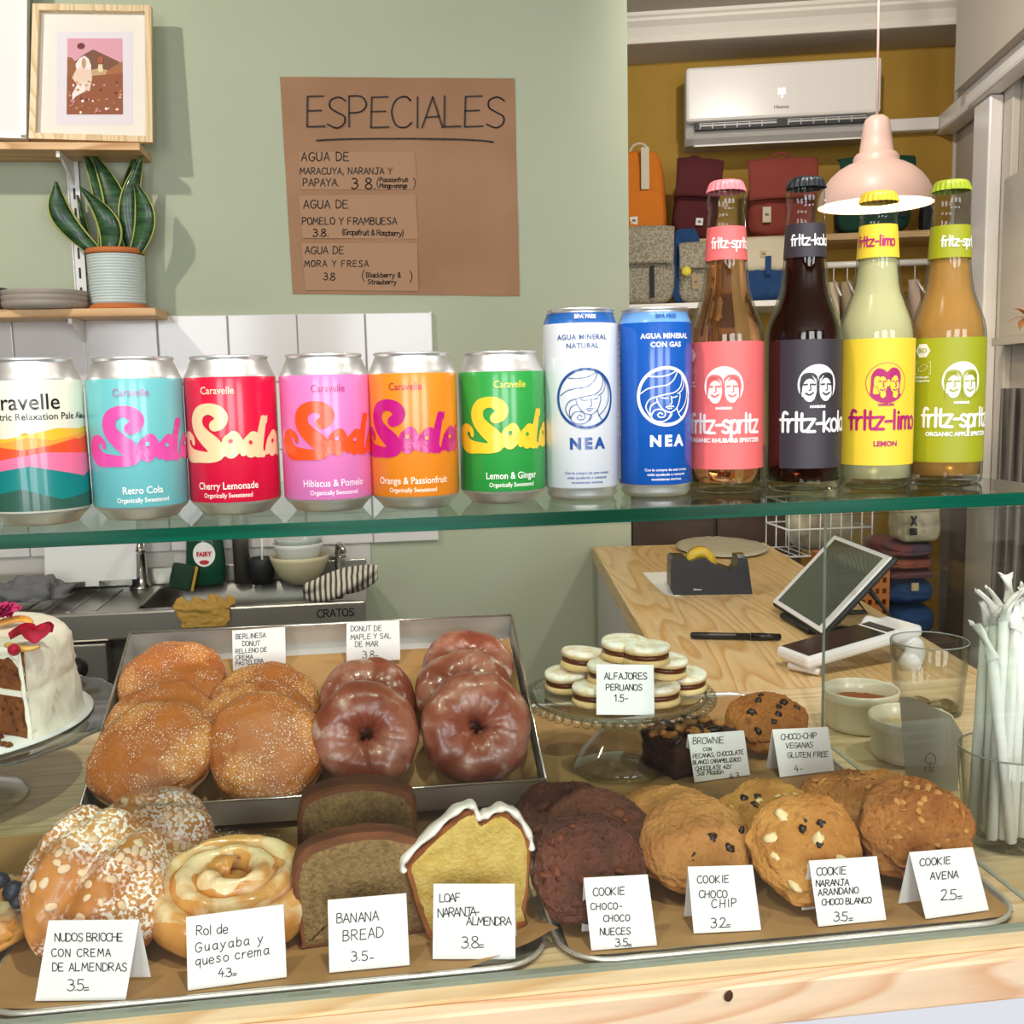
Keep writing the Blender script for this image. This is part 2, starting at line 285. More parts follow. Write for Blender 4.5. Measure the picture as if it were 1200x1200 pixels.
ADV = {' ': 3, 'I': 2.2, 'i': 2.0, 'l': 2.0, '.': 1.8, ',': 2, 'M': 5.6, 'W': 5.8, 'm': 5.4, 'w': 5, 't': 3.2, 'f': 3.2, 'r': 3.2, 'j': 2.4, "'": 1.4, '-': 3.4, '(': 2.6, ')': 2.6, '1': 3, '=': 3.8}
def glyphs(txt, h, jit=0, sp=1.0, rnd=None):
    """list of polylines in text space (x to the right, baseline 0, cap height h) and the total width"""
    rnd = rnd or random; x = 0; out = []; k = h/6
    for ch in txt:
        if ch in G and G[ch]:
            jx, jy, js = (rnd.uniform(-jit, jit) for _ in range(3)) if jit else (0, 0, 0)
            for st in G[ch].split(';'):
                sm = st.startswith('~'); pts = [tuple(float(a) for a in p.split(',')) for p in st.lstrip('~').split()]
                if sm: pts = smoothpts(pts, 4)
                out.append([((px+jx+x/k+js*py*.12)*k, (py+jy)*k) for px, py in pts])
        x += ADV.get(ch, 4.0 if ch.islower() else 4.9)*k*sp
    return out, x
def ribbon(mb, line, w, fn, round_=True, n=8):
    """a flat stroke of width w along 2D line; fn maps (x, y) to 3D"""
    r = w/2
    for (x0, y0), (x1, y1) in zip(line, line[1:]):
        dx, dy = x1-x0, y1-y0; L = math.hypot(dx, dy)
        if L < 1e-9: continue
        nx, ny = -dy/L*r, dx/L*r
        mb.add([fn(x0+nx, y0+ny), fn(x0-nx, y0-ny), fn(x1-nx, y1-ny), fn(x1+nx, y1+ny)], [(0, 1, 2, 3)])
    if round_:
        for x, y in line: mb.add([fn(x+r*math.cos(2*PI*i/n), y+r*math.sin(2*PI*i/n)) for i in range(n)], [tuple(range(n))])
def disc(mb, x, y, r, fn, n=24, ry=None):
    ry = ry or r
    c = [(x+r*math.cos(2*PI*i/n), y+ry*math.sin(2*PI*i/n)) for i in range(n)]
    mb.add([fn(x, y)]+[fn(*q) for q in c], [(0, i+1, (i+1) % n+1) for i in range(n)])
def fatline(mb, pts, fn, n=14):
    """chain of discs with varying radius (x, y, r) joined by quads"""
    for (x0, y0, r0), (x1, y1, r1) in zip(pts, pts[1:]):
        dx, dy = x1-x0, y1-y0; L = math.hypot(dx, dy)
        if L < 1e-9: continue
        nx, ny = -dy/L, dx/L
        mb.add([fn(x0+nx*r0, y0+ny*r0), fn(x0-nx*r0, y0-ny*r0), fn(x1-nx*r1, y1-ny*r1), fn(x1+nx*r1, y1+ny*r1)], [(0, 1, 2, 3)])
    for x, y, r in pts: disc(mb, x, y, r, fn, n)
_tc = {}
def textmesh(txt, size, bold=0.0, sx=1.0, space=1.0, align='LEFT', slice_=.0025, shear=0):
    """built-in typeface as 2D triangles, cut into narrow strips so that it can be wrapped round a can"""
    key = (txt, size, bold, sx, space, align, shear)
    if key in _tc: return _tc[key]
    cu = bpy.data.curves.new('t', 'FONT'); cu.body = txt; cu.size = size; cu.offset = bold; cu.space_character = space; cu.align_x = align; cu.resolution_u = 3; cu.shear = shear
    o = bpy.data.objects.new('t', cu); COL.objects.link(o); bpy.context.view_layer.update()
    me = bpy.data.meshes.new_from_object(o.evaluated_get(bpy.context.evaluated_depsgraph_get()))
    bm = bmesh.new(); bm.from_mesh(me); bpy.data.objects.remove(o); bpy.data.curves.remove(cu); bpy.data.meshes.remove(me)
    for v in bm.verts: v.co.x *= sx
    if bm.verts and slice_:
        xa = min(v.co.x for v in bm.verts); xb = max(v.co.x for v in bm.verts); x = xa+slice_
        while x < xb:
            bmesh.ops.bisect_plane(bm, geom=bm.verts[:]+bm.edges[:]+bm.faces[:], plane_co=(x, 0, 0), plane_no=(1, 0, 0)); x += slice_
    bm.verts.index_update(); r = ([(v.co.x, v.co.y) for v in bm.verts], [[v.index for v in f.verts] for f in bm.faces]); bm.free()
    _tc[key] = r; return r
def puttext(mb, txt, size, fn, x=0, y=0, **kw):
    vs, fs = textmesh(txt, size, **kw); mb.add([fn(a+x, b+y) for a, b in vs], fs)
# ================================================================== SETTING
YG = 2.72                                   # face of the green wall
XC = PY(737, 300, YG).x                     # its free end
TY = math.atan(.125)
AX = R0*math.cos(TY)-F0*math.sin(TY)        # along the yellow wall
YO = PD(919, 75, 4.2); YO.z = 0
YM = frame(YO, AX, z=(0, 0, 1))             # x along, -y out of the wall, z up
YN = -(F0*math.cos(TY)+R0*math.sin(TY))
def YW(x, y, off=0):
    """pixel -> (along, height) on a plane `off` metres in front of the yellow wall"""
    p = YM.inverted() @ hit(x, y, YO+YN*off, YN); return p
ZW = 2.622; ZC = 2.715; SR = .6424
m_green = M('sage_paint', 'B4BBA2', .75, bump=.06, bscale=90, col2='AEB69C', nscale=2)
m_yellow = M('ochre_paint', 'AE8834', .8, bump=.05, bscale=80, col2='A47E2C', nscale=3)
m_white = M('white_paint', 'C9C0B2', .6)
m_offw = M('warm_white_paint', 'B9AE9E', .7)
m_floor = M('grey_floor', '5E574F', .5)
m_panel = M('white_panel', 'E6E6EE', .4)
m_shellw = M('pale_shop_wall', '8E877B', .8)
b = MB(); b.box(-2.6, 3.3, -3.3, 5.2, -.05, 0); struct(b.build('floor', m_floor))
b = MB(); b.box(-2.6, 3.3, -3.3, 4.3, ZC, ZC+.05); struct(b.build('ceiling', m_offw))
b = MB(); b.box(-2.6, XC, YG, YG+.14, 0, ZC); wall = struct(b.build('wall_green', m_green))
b = MB(); b.box(-1.6, SR+.02, -.0, .1, 0, ZC+.05, T=YM); wally = struct(b.build('wall_yellow', m_yellow))
b = MB(); b.box(SR, SR+.1, -2.6, 0.1, 0, ZC, T=YM); wallr = struct(b.build('wall_right', m_offw))
b = MB(); b.box(-1.6, SR, -.2422, 0, ZW, ZC-.001, T=YM); struct(b.build('ceiling_soffit', m_offw))
b = MB(); b.box(-2.7, -2.6, -3.3, 2.9, 0, ZC); struct(b.build('wall_left', m_shellw))
# cornice: moulded profile run along the soffit edge
prof = [(0, 0), (-.012, 0), (-.016, .012), (-.012, .02), (-.03, .05), (-.052, .066), (-.052, .076), (-.062, .082), (-.066, ZC-ZW), (0, ZC-ZW)]
def run(prof, s0, s1, y0, z0):
    n = len(prof); vs = [(s0, y0+y, z0+z) for y, z in prof]+[(s1, y0+y, z0+z) for y, z in prof]
    return vs, [(i, (i+1) % n, n+(i+1) % n, n+i) for i in range(n)]+[tuple(range(n)), tuple(range(n, 2*n))[::-1]]
b = MB(YM); v, f = run(prof, -1.6, SR, -.2422, ZW); b.add(v, f); struct(b.build('trim_1', M('cornice_paint', 'E0D8CB', .6)))
b = MB(YM); b.box(SR-.03, SR, -2.5, -.25, ZW+.03, ZC); b.box(SR-.045, SR, -2.5, -.25, ZW+.055, ZC); struct(b.build('trim_2', m_white))
# pilaster and window casing on the right wall
b = MB(YM); b.box(SR-.025, SR, -.70, -.365, 0, 2.33, bev=.004); struct(b.build('trim_3', m_white))
b = MB(YM); b.box(SR-.05, SR, -1.5, -.72, 1.50, 2.0, bev=.004); b.box(SR-.07, SR, -1.5, -.72, 1.475, 1.50); struct(b.build('trim_4', m_offw))
b = MB(YM); b.box(SR-.012, SR, -.012, .0, 0, ZW); struct(b.build('trim_5', m_white))
b = MB(YM); b.box(SR-.13, SR, -1.7, -.435, 2.345, ZC); struct(b.build('trim_6', m_offw))
# shop front behind the customer: solid below and between the windows
xs = [-2.6, -2.0, -.9, -.2, .9, 1.55, 2.65, 3.3]
b = MB(); b.box(-2.6, 3.3, -3.3, -3.2, 0, .88); b.box(-2.6, 3.3, -3.3, -3.2, 2.62, ZC)
for i in range(0, 8, 2): b.box(xs[i], xs[i+1], -3.3, -3.2, .88, 2.62)
struct(b.build('wall_rear', m_shellw))
for i in range(3):
    b = MB(); x0, x1 = xs[2*i+1], xs[2*i+2]
    for q in (x0, (x0+x1)/2-.02, x1-.04): b.box(q, q+.04, -3.27, -3.22, .88, 2.62)
    b.box(x0, x1, -3.27, -3.22, .88, .92); b.box(x0, x1, -3.27, -3.22, 2.58, 2.62)
    struct(b.build('window_%d' % (i+1), m_panel))
b = MB(); b.box(3.3, 3.4, -3.3, 2.0, 0, ZC); struct(b.build('wall_shop_side', m_shellw))

# wall tiles, each its own piece on the green wall
m_tile = M('white_glazed_tile', 'E4E0DE', .12, col2='DDD8D6', nscale=3, spec=.5)
m_grout = M('grout', 'CFCAC4', .8)
TT = 1.5745
b = MB(); b.box(-2.4, .1535, YG-.006, YG, .984, TT-.001); b.box(-2.4, -.02, YG-.006, YG, .90, .985); b.build('grout', m_grout, wall)
tm = None
def tile(w, h):
    q = MB(); q.box(-w/2, w/2, -.006, .004, -h/2, h/2, bev=.0022); return q
tA = tile(.1675, .1675).build('tile', m_tile, wall); first = True
cols = [-.0106-.1702*i for i in range(-1, 13)]
for r in range(4):
    zt = TT-.1702*r; h = .1675 if r < 3 else .078
    for xr in cols:
        x0 = xr-.1702
        if xr > .16: xr = .1535
        w = xr-x0-.0027
        if r == 3 and xr > 0: h2 = .078
        if abs(w-.1675) < .001 and h == .1675:
            o = tA if first else tA.copy()
            if not first: COL.objects.link(o)
            first = False
        else: o = tile(w, h).build('tile', m_tile, wall)
        o.location = ((x0+xr)/2, YG-.008, zt-h/2-.0013)
b = MB(); b.box(.1535, .1585, YG-.013, YG, .984, TT); struct(b.build('trim_7', m_tile))
b = MB(); b.box(-.6, XC, YG-.008, YG, .0, .08); struct(b.build('baseboard_green', m_white))

# ================================================================== COUNTER AND DISPLAY CASE
m_birch = wood('pale_pine', 'E6D0A8', 'E0C79A', 'D2B07C', 'x', 1.0, .4)
m_birchf = wood('pine_front', 'F0D5B4', 'EDCDAA', 'E0B088', 'x', 1.3, .5, .6)
m_birchy = wood('pine_table', 'E2C594', 'DDBB84', 'CCA062', 'y', 1.0, .3, .8)
c = thing('service_counter', 'long pine topped counter with white panelled front carrying the glass case', 'counter', (0, .7, 0))
def sub(mb, name, mat, par, **kw):
    """build with world coordinates and parent keeping the place"""
    bpy.context.view_layer.update()
    o = mb.build(name, mat, par, **kw); o.matrix_parent_inverse = par.matrix_world.inverted(); return o
b = MB(); b.box(-1.3, 1.6, .6995, 1.37, .915, .95); sub(b, 'worktop', m_birch, c)
b = MB(); b.box(-1.3, 1.6, .685, .6993, .9135, .9475, bev=.002); f_ = sub(b, 'front_board', m_birchf, c)
b = MB(); b.box(-1.28, 1.58, .70, 1.34, .0, .9148); sub(b, 'front_panel', m_panel, c)
m_knot = M('knot', '4A2A18', .7)
for kx, ky, r in ((855, 1167, .0045),):
    p = PY(kx, ky, .6848); b = MB(); b.lathe([(0, .0004), (r*.6, .0006), (r, 0)], 14, T=Matrix.Translation(p) @ Euler((PI/2, 0, .3)).to_matrix().to_4x4(), sx=1.1); sub(b, 'knot', m_knot, c)

g_pane = glass('pane_glass', 'FEFFFE', 0, 'ECF3EE', .6)
g_shelf = glass('shelf_glass', 'E6F2EA', 0, 'DDEEE4', .9)
m_edge = M('green_glass_edge', '003A27', .12, coat=.1, col2='00604A', nscale=1.6, nlo=.42, nhi=.6, stretch=(1.4, 1, 30), emit=None)
m_edge2 = M('grey_green_glass_edge', '7F8A7C', .12); m_edge3 = M('pale_glass_edge', 'A7ADA3', .1)
case = thing('display_case', 'frameless glass pastry case with thick green-edged top shelf', 'display case', (0, .72, .95))
b = MB(); b.box(-1.25, .5205, .716, .722, .9505, 1.2865); sub(b, 'front_pane', g_pane, case)
b = MB(); b.box(-1.25, .5205, .7162, .7218, .95, .9508); b.box(-1.25, .526, .7155, .7225, .950, .9535); sub(b, 'front_pane_edge', m_edge2, case)
b = MB(); b.box(.5226, .5264, .7225, 1.158, .9505, 1.2865); sub(b, 'side_pane', g_pane, case)
b = MB(); b.box(.5228, .5262, 1.158, 1.1588, .9505, 1.2865); b.box(.5226, .5264, .7225, 1.158, .950, .9515); sub(b, 'side_pane_edge', m_edge3, case)
sl = .0244; SHZ = 1.297
def shp(x, y): return (x, .7150+sl*x+y)
TS = frame((0, .7150, 0), (1, sl, 0), z=(0, 0, 1))
b = MB(TS); b.box(-1.25, .53, .0012, .33, 1.2875, SHZ); sub(b, 'shelf_pane', g_shelf, case)
b = MB(TS); b.box(-1.25, .5312, -.0003, .0012, 1.2873, SHZ-.0002, bev=.0004); b.box(.53, .5312, 0, .33, 1.2873, SHZ-.0002); sub(b, 'shelf_edge', m_edge, case)
# little clear clip at the left end under the shelf
# ================================================================== TABLE behind the case
TA, TB = PZ(694, 640), PZ(887, 632)
TX = (TB-TA); TX.z = 0
tl = V3((.413, 1.3988, .95)); dy = (TA-tl).normalized()
TM = frame(tl, (dy.y, -dy.x, 0), z=(0, 0, 1))
LT = (TA-tl).length-.01; WT = .46
t = thing('side_table', 'long pine topped service table running back from the case', 'table', M_=TM)
b = MB(); tli = TM.inverted()
def yat(x):
    for k in range(400):
        y = -.1+k*.0005
        if (TM @ V3((x, y, 0))).y >= 1.3712: return y
ya, yb = yat(0), yat(WT); b.prism([(0, ya), (WT, yb), (WT, LT), (0, LT)], -.036, 0); b.build('tabletop', m_birchy, t)
b = MB(); b.box(.012, .032, .06, LT-.0, -.95, -.036); b.build('side_panel', M('grey_white_laminate', 'C9C6C4', .5), t)
b = MB(); b.box(WT-.03, WT-.01, .06, LT, -.95, -.036); b.build('side_panel', M('grey_white_laminate', 'C9C6C4', .5), t)
def TP(x, y, z=.95):
    p = TM.inverted() @ PZ(x, y, z); return p

# ================================================================== AIR CONDITIONER, TRUNKING
m_acw = M('ac_plastic', 'E9E2DA', .25, spec=.5); m_dark = M('dark_slot', '17181A', .5); m_acg = M('ac_grey', 'B7B2AC', .4)
p0 = YW(804, 79, .2); p1 = YW(1034, 65, .2); pb = YW(1034, 133, .2); pc = YW(806, 166, .2)
ac = thing('air_conditioner', 'white wall mounted split air conditioner on the ochre wall', 'air conditioner', M_=YM @ Matrix.Translation((p0.x, 0, pc.z)))
w = p1.x-p0.x; H = p0.z-pc.z; fz = pb.z-pc.z+.005
b = MB(); b.prism([(0, .0), (0, -.12), (.02, -.15), (H*.2, -.165), (H*.2, 0)], 0, w, T=Matrix(((0, 0, 1, 0), (0, 1, 0, 0), (1, 0, 0, 0), (0, 0, 0, 1)))); b.box(0, w, -.15, 0, H*.2, H, bev=.01); b.build('body', m_acg, ac)
b = MB(); b.box(0, w, -.2, -.145, fz, H, bev=.012); b.build('front_panel', m_acw, ac)
b = MB(); b.box(.035, w-.05, -.192, -.12, fz-.028, fz-.001); b.build('outlet', m_dark, ac)
for i in range(2):
    x0 = .05+i*(w/2-.03)
    b = MB(); b.box(x0, x0+w/2-.07, -.196, -.192, fz-.018, fz-.012); b.box(x0, x0+w/2-.07, -.194, -.16, fz-.008, fz-.005)
    for k in range(6): b.box(x0+k*(w/2-.08)/6, x0+k*(w/2-.08)/6+.004, -.1955, -.18, fz-.026, fz-.006)
    b.build('vane', m_acg, ac)
b = MB(T3(0, 0, 0)); b.box(.03, w-.05, -.205, -.10, .006, .012, T=T3(0, 0, .01, rx=.18)); b.build('flap', m_acw, ac)
q = YW(917, 106, .2); b = MB()
fn = lambda x, y: (q.x-p0.x-.014+x, -.2008, q.z-pc.z-.010+y)
for ln in glyphs('22', .016)[0]: ribbon(b, ln, .0035, fn, n=6)
ribbon(b, [(.013, -.011), (.0135, -.012)], .005, fn); b.build('temperature_display', M('led', 'FFFFFF', emit='EAF2FF', estr=3.5), ac)
q = YW(907, 126, .2); b = MB(); puttext(b, 'Hisense', .017, lambda x, y: (q.x-p0.x+x, -.2006, q.z-pc.z-.004+y), slice_=0, bold=.0004); b.build('lettering', M('grey_print', '6F6A66', .5), ac)
# trunking
tk = thing('cable_trunking', 'white cable trunking running from air conditioner round onto the right wall', 'trunking', M_=YM)
z0 = YW(1060, 154, .05).z; z1 = YW(1060, 139, .05).z
b = MB(); b.box(p1.x+.001, SR-.076, -.06, 0, z0, z1, bev=.006); b.build('wall_channel', m_acw, tk)
b = MB(); b.box(SR-.075, SR-.0005, -.429, -.0005, z0-.012, z1+.012, bev=.012); b.build('corner_piece', m_acw, tk)
b = MB(); b.box(SR-.095, SR-.026, -1.6, -.43, z0-.018, z1+.03, bev=.012); b.build('wall_channel', m_acw, tk)
b = MB(); b.box(SR-.07, SR-.026, -.62, -.455, 1.0, z0-.02, bev=.006); b.build('drop_channel', m_acw, tk)

# ================================================================== RECESS SHELVES
m_shelfw = wood('recess_shelf_wood', 'C9A878', 'C09C6C', 'A98252', 'x', 1.2, .5)
rs = thing('recess_shelf', 'wooden shelf in the yellow recess carrying backpacks', 'shelf', M_=YM)
zs = 1.905
b = MB(); b.box(-1.2, SR-.002, -.30, 0, zs-.022, zs); b.build('board', m_shelfw, rs)
b = MB(); b.box(SR-.05, SR-.001, -.30, -.02, zs-.06, zs-.022, bev=.003); b.build('batten', m_shelfw, rs)
rs2 = thing('low_recess_shelf', 'white lower shelf in the yellow recess under tweed backpacks', 'shelf', M_=YM)
zl = 1.665
b = MB(); b.box(-1.2, .12, -.42, 0, zl-.02, zl); b.build('board', M('white_board', 'E4DFD8', .5), rs2)
rod = thing('clothes_rail', 'white clothes rail under the recess shelf', 'rail', M_=YM)
zr = 1.803
b = MB(); b.tube([(-.05, -.2, zr), (SR-.012, -.2, zr)], .0125, 12); b.build('rod', m_acw, rod)
b = MB(); b.tube([(SR-.014, -.2, zr), (SR-.001, -.2, zr)], .026, 14); b.build('end_socket', m_acw, rod)
# ================================================================== CANS AND BOTTLES ON THE GLASS SHELF
m_alu = M('brushed_aluminium', 'E6E5E3', .36, .82)
def lab(name, c, rough=.28): return M('print_'+name, c, rough, coat=.35)
def place_round(x, y, rb, z=SHZ):
    p = PZ(x, y, z); d = V3((p.x-EYE.x, p.y-EYE.y, 0)).normalized(); cpt = p+d*rb
    return Matrix.Translation(cpt) @ Matrix.Rotation(math.atan2(d.y, d.x)-PI/2, 4, 'Z')
def wrap(r, e, a0=0.0):
    """(arc, height) -> point on a cylinder of radius r, arc 0 facing local -y"""
    return lambda x, z: ((r+e)*math.sin(x/r+a0), -(r+e)*math.cos(x/r+a0), z)
def wrapc(rf, e, a0=0.0):
    def f(x, z):
        r = rf(z); return ((r+e)*math.sin(x/r+a0), -(r+e)*math.cos(x/r+a0), z)
    return f
def can_body(t, r=.033, H=.1152, neck=.0272, sh=.099):
    b = MB(); k = r
    prof = [(0, .009), (.012, .008), (.020, .004), (.0225, .0006), (.0238, 0), (.0252, .0008), (.0275, .004), (k-.0022, .0072), (k-.0006, .0088), (k, .0108), (k, sh), (k-.0012, sh+.0025), (k-.0034, sh+.0075), (neck+.0004, H-.0038), (neck-.0002, H-.003), (neck+.0008, H-.0022), (neck+.001, H-.001), (neck+.0002, H-.0002), (neck-.001, H-.0005), (neck-.002, H-.004), (.008, H-.0045), (0, H-.0045)]
    b.lathe(prof, 72); b.build('body', m_alu, t)
    b = MB(T3(0, .004, H-.0036, rz=.5)); b.box(-.007, .007, -.012, .011, 0, .0008, bev=.0003); b.build('pull_tab', m_alu, t)
SODA_S = [(36, 22, 4.0), (39.6, 24, 4.6), (41, 28.5, 4.8), (37.5, 32.5, 4.6), (31, 34, 4.0), (24.5, 31.5, 4.6), (21.5, 26, 5.2), (23, 19.5, 5.2), (28.5, 13.5, 5.6), (34.5, 8, 6.0), (37, 2.5, 5.2), (31.5, -.3, 4.0), (23, 0, 4.2), (13, 1.2, 5.4), (7.6, 6, 5.6), (6.8, 11.5, 4.8), (11, 15, 3.2), (15.5, 13.3, 2.2), (16.8, 9.5, 1.6)]
SODA = [SODA_S,
  [(41.5, 2.6, 2.6), (43.5, 6, 4.4), (46, 10.4, 5.2), (49, 14, 4.2), (50.8, 11, 4.2), (50, 6, 4.6), (46.5, 2.6, 4.2), (44, 5, 4)],
  [(55, 2, 2.2), (57, 4.6, 4.0), (59.6, 9, 5.0), (63, 13, 4.4), (65.5, 10, 4.2), (64, 4.6, 4.6), (60.5, 2.6, 4.2)],
  [(72.6, 27.4, .9), (72, 26, 2.6), (70.6, 20.6, 2.9), (68.8, 14, 3.2), (67, 7, 3.6), (66.4, 2.4, 4.2), (70, .6, 2.6)],
  [(75.4, 27.8, .7), (74, 24, 1.6), (70.2, 27.2, .7)],
  [(74, 2, 2.2), (76.4, 4.6, 4.0), (79.2, 9, 5.0), (82.6, 13.4, 4.4), (84.8, 10, 4.2), (83.6, 4.6, 4.6), (79.6, 2.6, 4.2)],
  [(92.6, 17.2, .9), (91, 15.4, 2.6), (89.6, 10, 3.0), (87.6, 5, 3.6), (87.8, 2.2, 3.8), (91.5, 2.6, 2.2), (95, 6.6, .7)]]
SODA_DOT = [(46.8, 11.0, 1.5), (60.4, 9.6, 1.4), (80.2, 9.8, 1.5)]
def soda_can(kind, px, py, bg, ink, cap, cap_ink, sub_ink, a_top, a_logo, flavour, a_fl, label, small=None):
    t = thing('drink_can', label, 'can', M_=place_round(px, py, .0245), group='short drinks cans on the glass shelf')
    can_body(t); r = .033; m = lab(kind, bg)
    b = MB(); b.lathe([(r-.0006, .0092), (r+.0002, .0108), (r+.0002, .0985), (r-.0001, .0995)], 72); lb = b.build('label_sleeve', m, t)
    b = MB(); fn = wrap(r, .0006)
    sm = [[tuple(q) for q in smoothpts(st, 5)] if i == 0 else st for i, st in enumerate(SODA)]
    for st in sm: fatline(b, [((x-47.5)/1000+a_logo, .043+y/1000, max(q, .4)/1000) for x, y, q in st], fn)
    b.build('logo_lettering', lab(kind+'_ink', ink), lb)
    b = MB(); f2 = wrap(r, .0009)
    for x, y, q in SODA_DOT: disc(b, (x-47.5)/1000+a_logo, .043+y/1000, q/1000, wrap(r, .0012), 12)
    b.build('logo_counters', m, lb)
    b = MB(); puttext(b, 'Caravelle', .0075, fn, a_top, .0875, bold=.00006, sx=.86, align='CENTER'); b.build('maker_lettering', lab(kind+'_cap', cap_ink), lb)
    b = MB(); puttext(b, flavour, .0072, fn, a_fl, .0195, bold=.00008, sx=.84, align='CENTER'); puttext(b, 'Organically Sweetened', .0046, fn, a_fl, .0135, bold=.00006, sx=.84, align='CENTER')
    b.build('flavour_lettering', lab(kind+'_sub', sub_ink), lb)
soda_can('teal', 168, 609.3, '6FBFC2', 'DE4FA6', 1, 'B56FA6', 'F3F0EA', -.003, .0065, 'Retro Cola', .001, 'turquoise drink can with fat pink lettering, second can from the left')
soda_can('cherry', 278, 603, 'DC0F3C', 'F0D2A0', 1, 'F3DDB9', 'F6E9DA', -.0098, -.001, 'Cherry Lemonade', -.006, 'red drink can with fat cream lettering between turquoise and pink cans')
soda_can('pink', 387, 600, 'E77FC0', 'F2541B', 1, 'B5487F', 'F7E6F0', .002, .0075, 'Hibiscus & Pomelo', .004, 'pink drink can with fat orange-red lettering between red and orange cans')
soda_can('orange', 488, 596.6, 'F08C22', 'C4127F', 1, 'B62A4C', 'FBEBD6', -.0055, -.004, 'Orange & Passionfruit', -.002, 'orange drink can with fat magenta lettering between pink and green cans')
soda_can('green', 590, 590, '2E9E44', 'F8CE33', 1, 'F4DE4A', 'F2F4E4', .007, .0068, 'Lemon & Ginger', .0075, 'green drink can with fat yellow lettering beside the white slim can')

# pale ale can at the left end of the row
t = thing('beer_can', 'cream drink can with striped mountain print, first at the left end of the shelf', 'can', M_=place_round(50, 616, .0245), group='short drinks cans on the glass shelf')
can_body(t); r = .033
b = MB(); b.lathe([(r-.0006, .0092), (r+.0002, .0108), (r+.0002, .0985), (r-.0001, .0995)], 72); lb = b.build('label_sleeve', lab('cream', 'E9E4D0'), t)
def aleX(px): u = max(-.999, min(.999, (px-52.5)/58)); return r*math.asin(u)
def aleZ(py): return (601-py)*.000608+.0058
def band(name, mat, pts, e):
    P = [(aleX(x/9.233), aleZ(430+y/9.233)) for x, y in pts]; P = [(-.1036, P[0][1])]+P+[(.1036, P[0][1])]
    b = MB(); fn = wrap(r, e)
    for (xa, za), (xb, zb) in zip(P, P[1:]):
        n = max(1, int(abs(xb-xa)/.002))
        for i in range(n):
            q0, q1 = i/n, (i+1)/n
            x0, z0, x1, z1 = xa+(xb-xa)*q0, za+(zb-za)*q0, xa+(xb-xa)*q1, za+(zb-za)*q1
            b.add([fn(x0, .0112), fn(x1, .0112), fn(x1, z1), fn(x0, z0)], [(0, 1, 2, 3)])
    b.build(name, mat, lb)
band('print_band', lab('b1', 'F2BE35'), [(0, 730), (190, 750), (400, 710), (700, 650), (930, 665), (985, 645)], .0003)
band('print_band', lab('b2', 'F3A13C'), [(0, 800), (90, 805), (420, 738), (640, 775), (985, 700)], .00045)
band('print_band', lab('b3', 'F0542B'), [(0, 805), (340, 865), (600, 830), (870, 765), (920, 775), (990, 745)], .0006)
band('print_band', lab('b4', 'F0749C'), [(0, 1000), (320, 930), (580, 895), (985, 930)], .00075)
band('print_band', lab('b5', '0F7F7C'), [(0, 1110), (400, 1030), (940, 1170), (990, 1130)], .0009)
band('print_band', lab('b6', '2F5A4C'), [(0, 1345), (310, 1265), (700, 1392), (990, 1340)], .00105)
b = MB(); fn = wrap(r, .0003)
q = [(aleX(41)+.0038*math.cos(a*PI/12), .0600+.0044*math.sin(a*PI/12)) for a in range(13)]; b.add([fn(*k) for k in q], [tuple(range(13))]); b.build('printed_sun', lab('sun', 'F0B24A'), lb)
b = MB(); fn = wrap(r, .0004); puttext(b, 'Caravelle', .0152, fn, -.0385, .0800, bold=.00012, sx=.97); puttext(b, 'Electric Relaxation Pale Ale', .0066, fn, -.0335, .0730, bold=.00005, sx=.98)
puttext(b, '5% 330ml', .0028, fn, .0345, .0730, bold=.0001); b.build('lettering', lab('black', '161412'), lb)

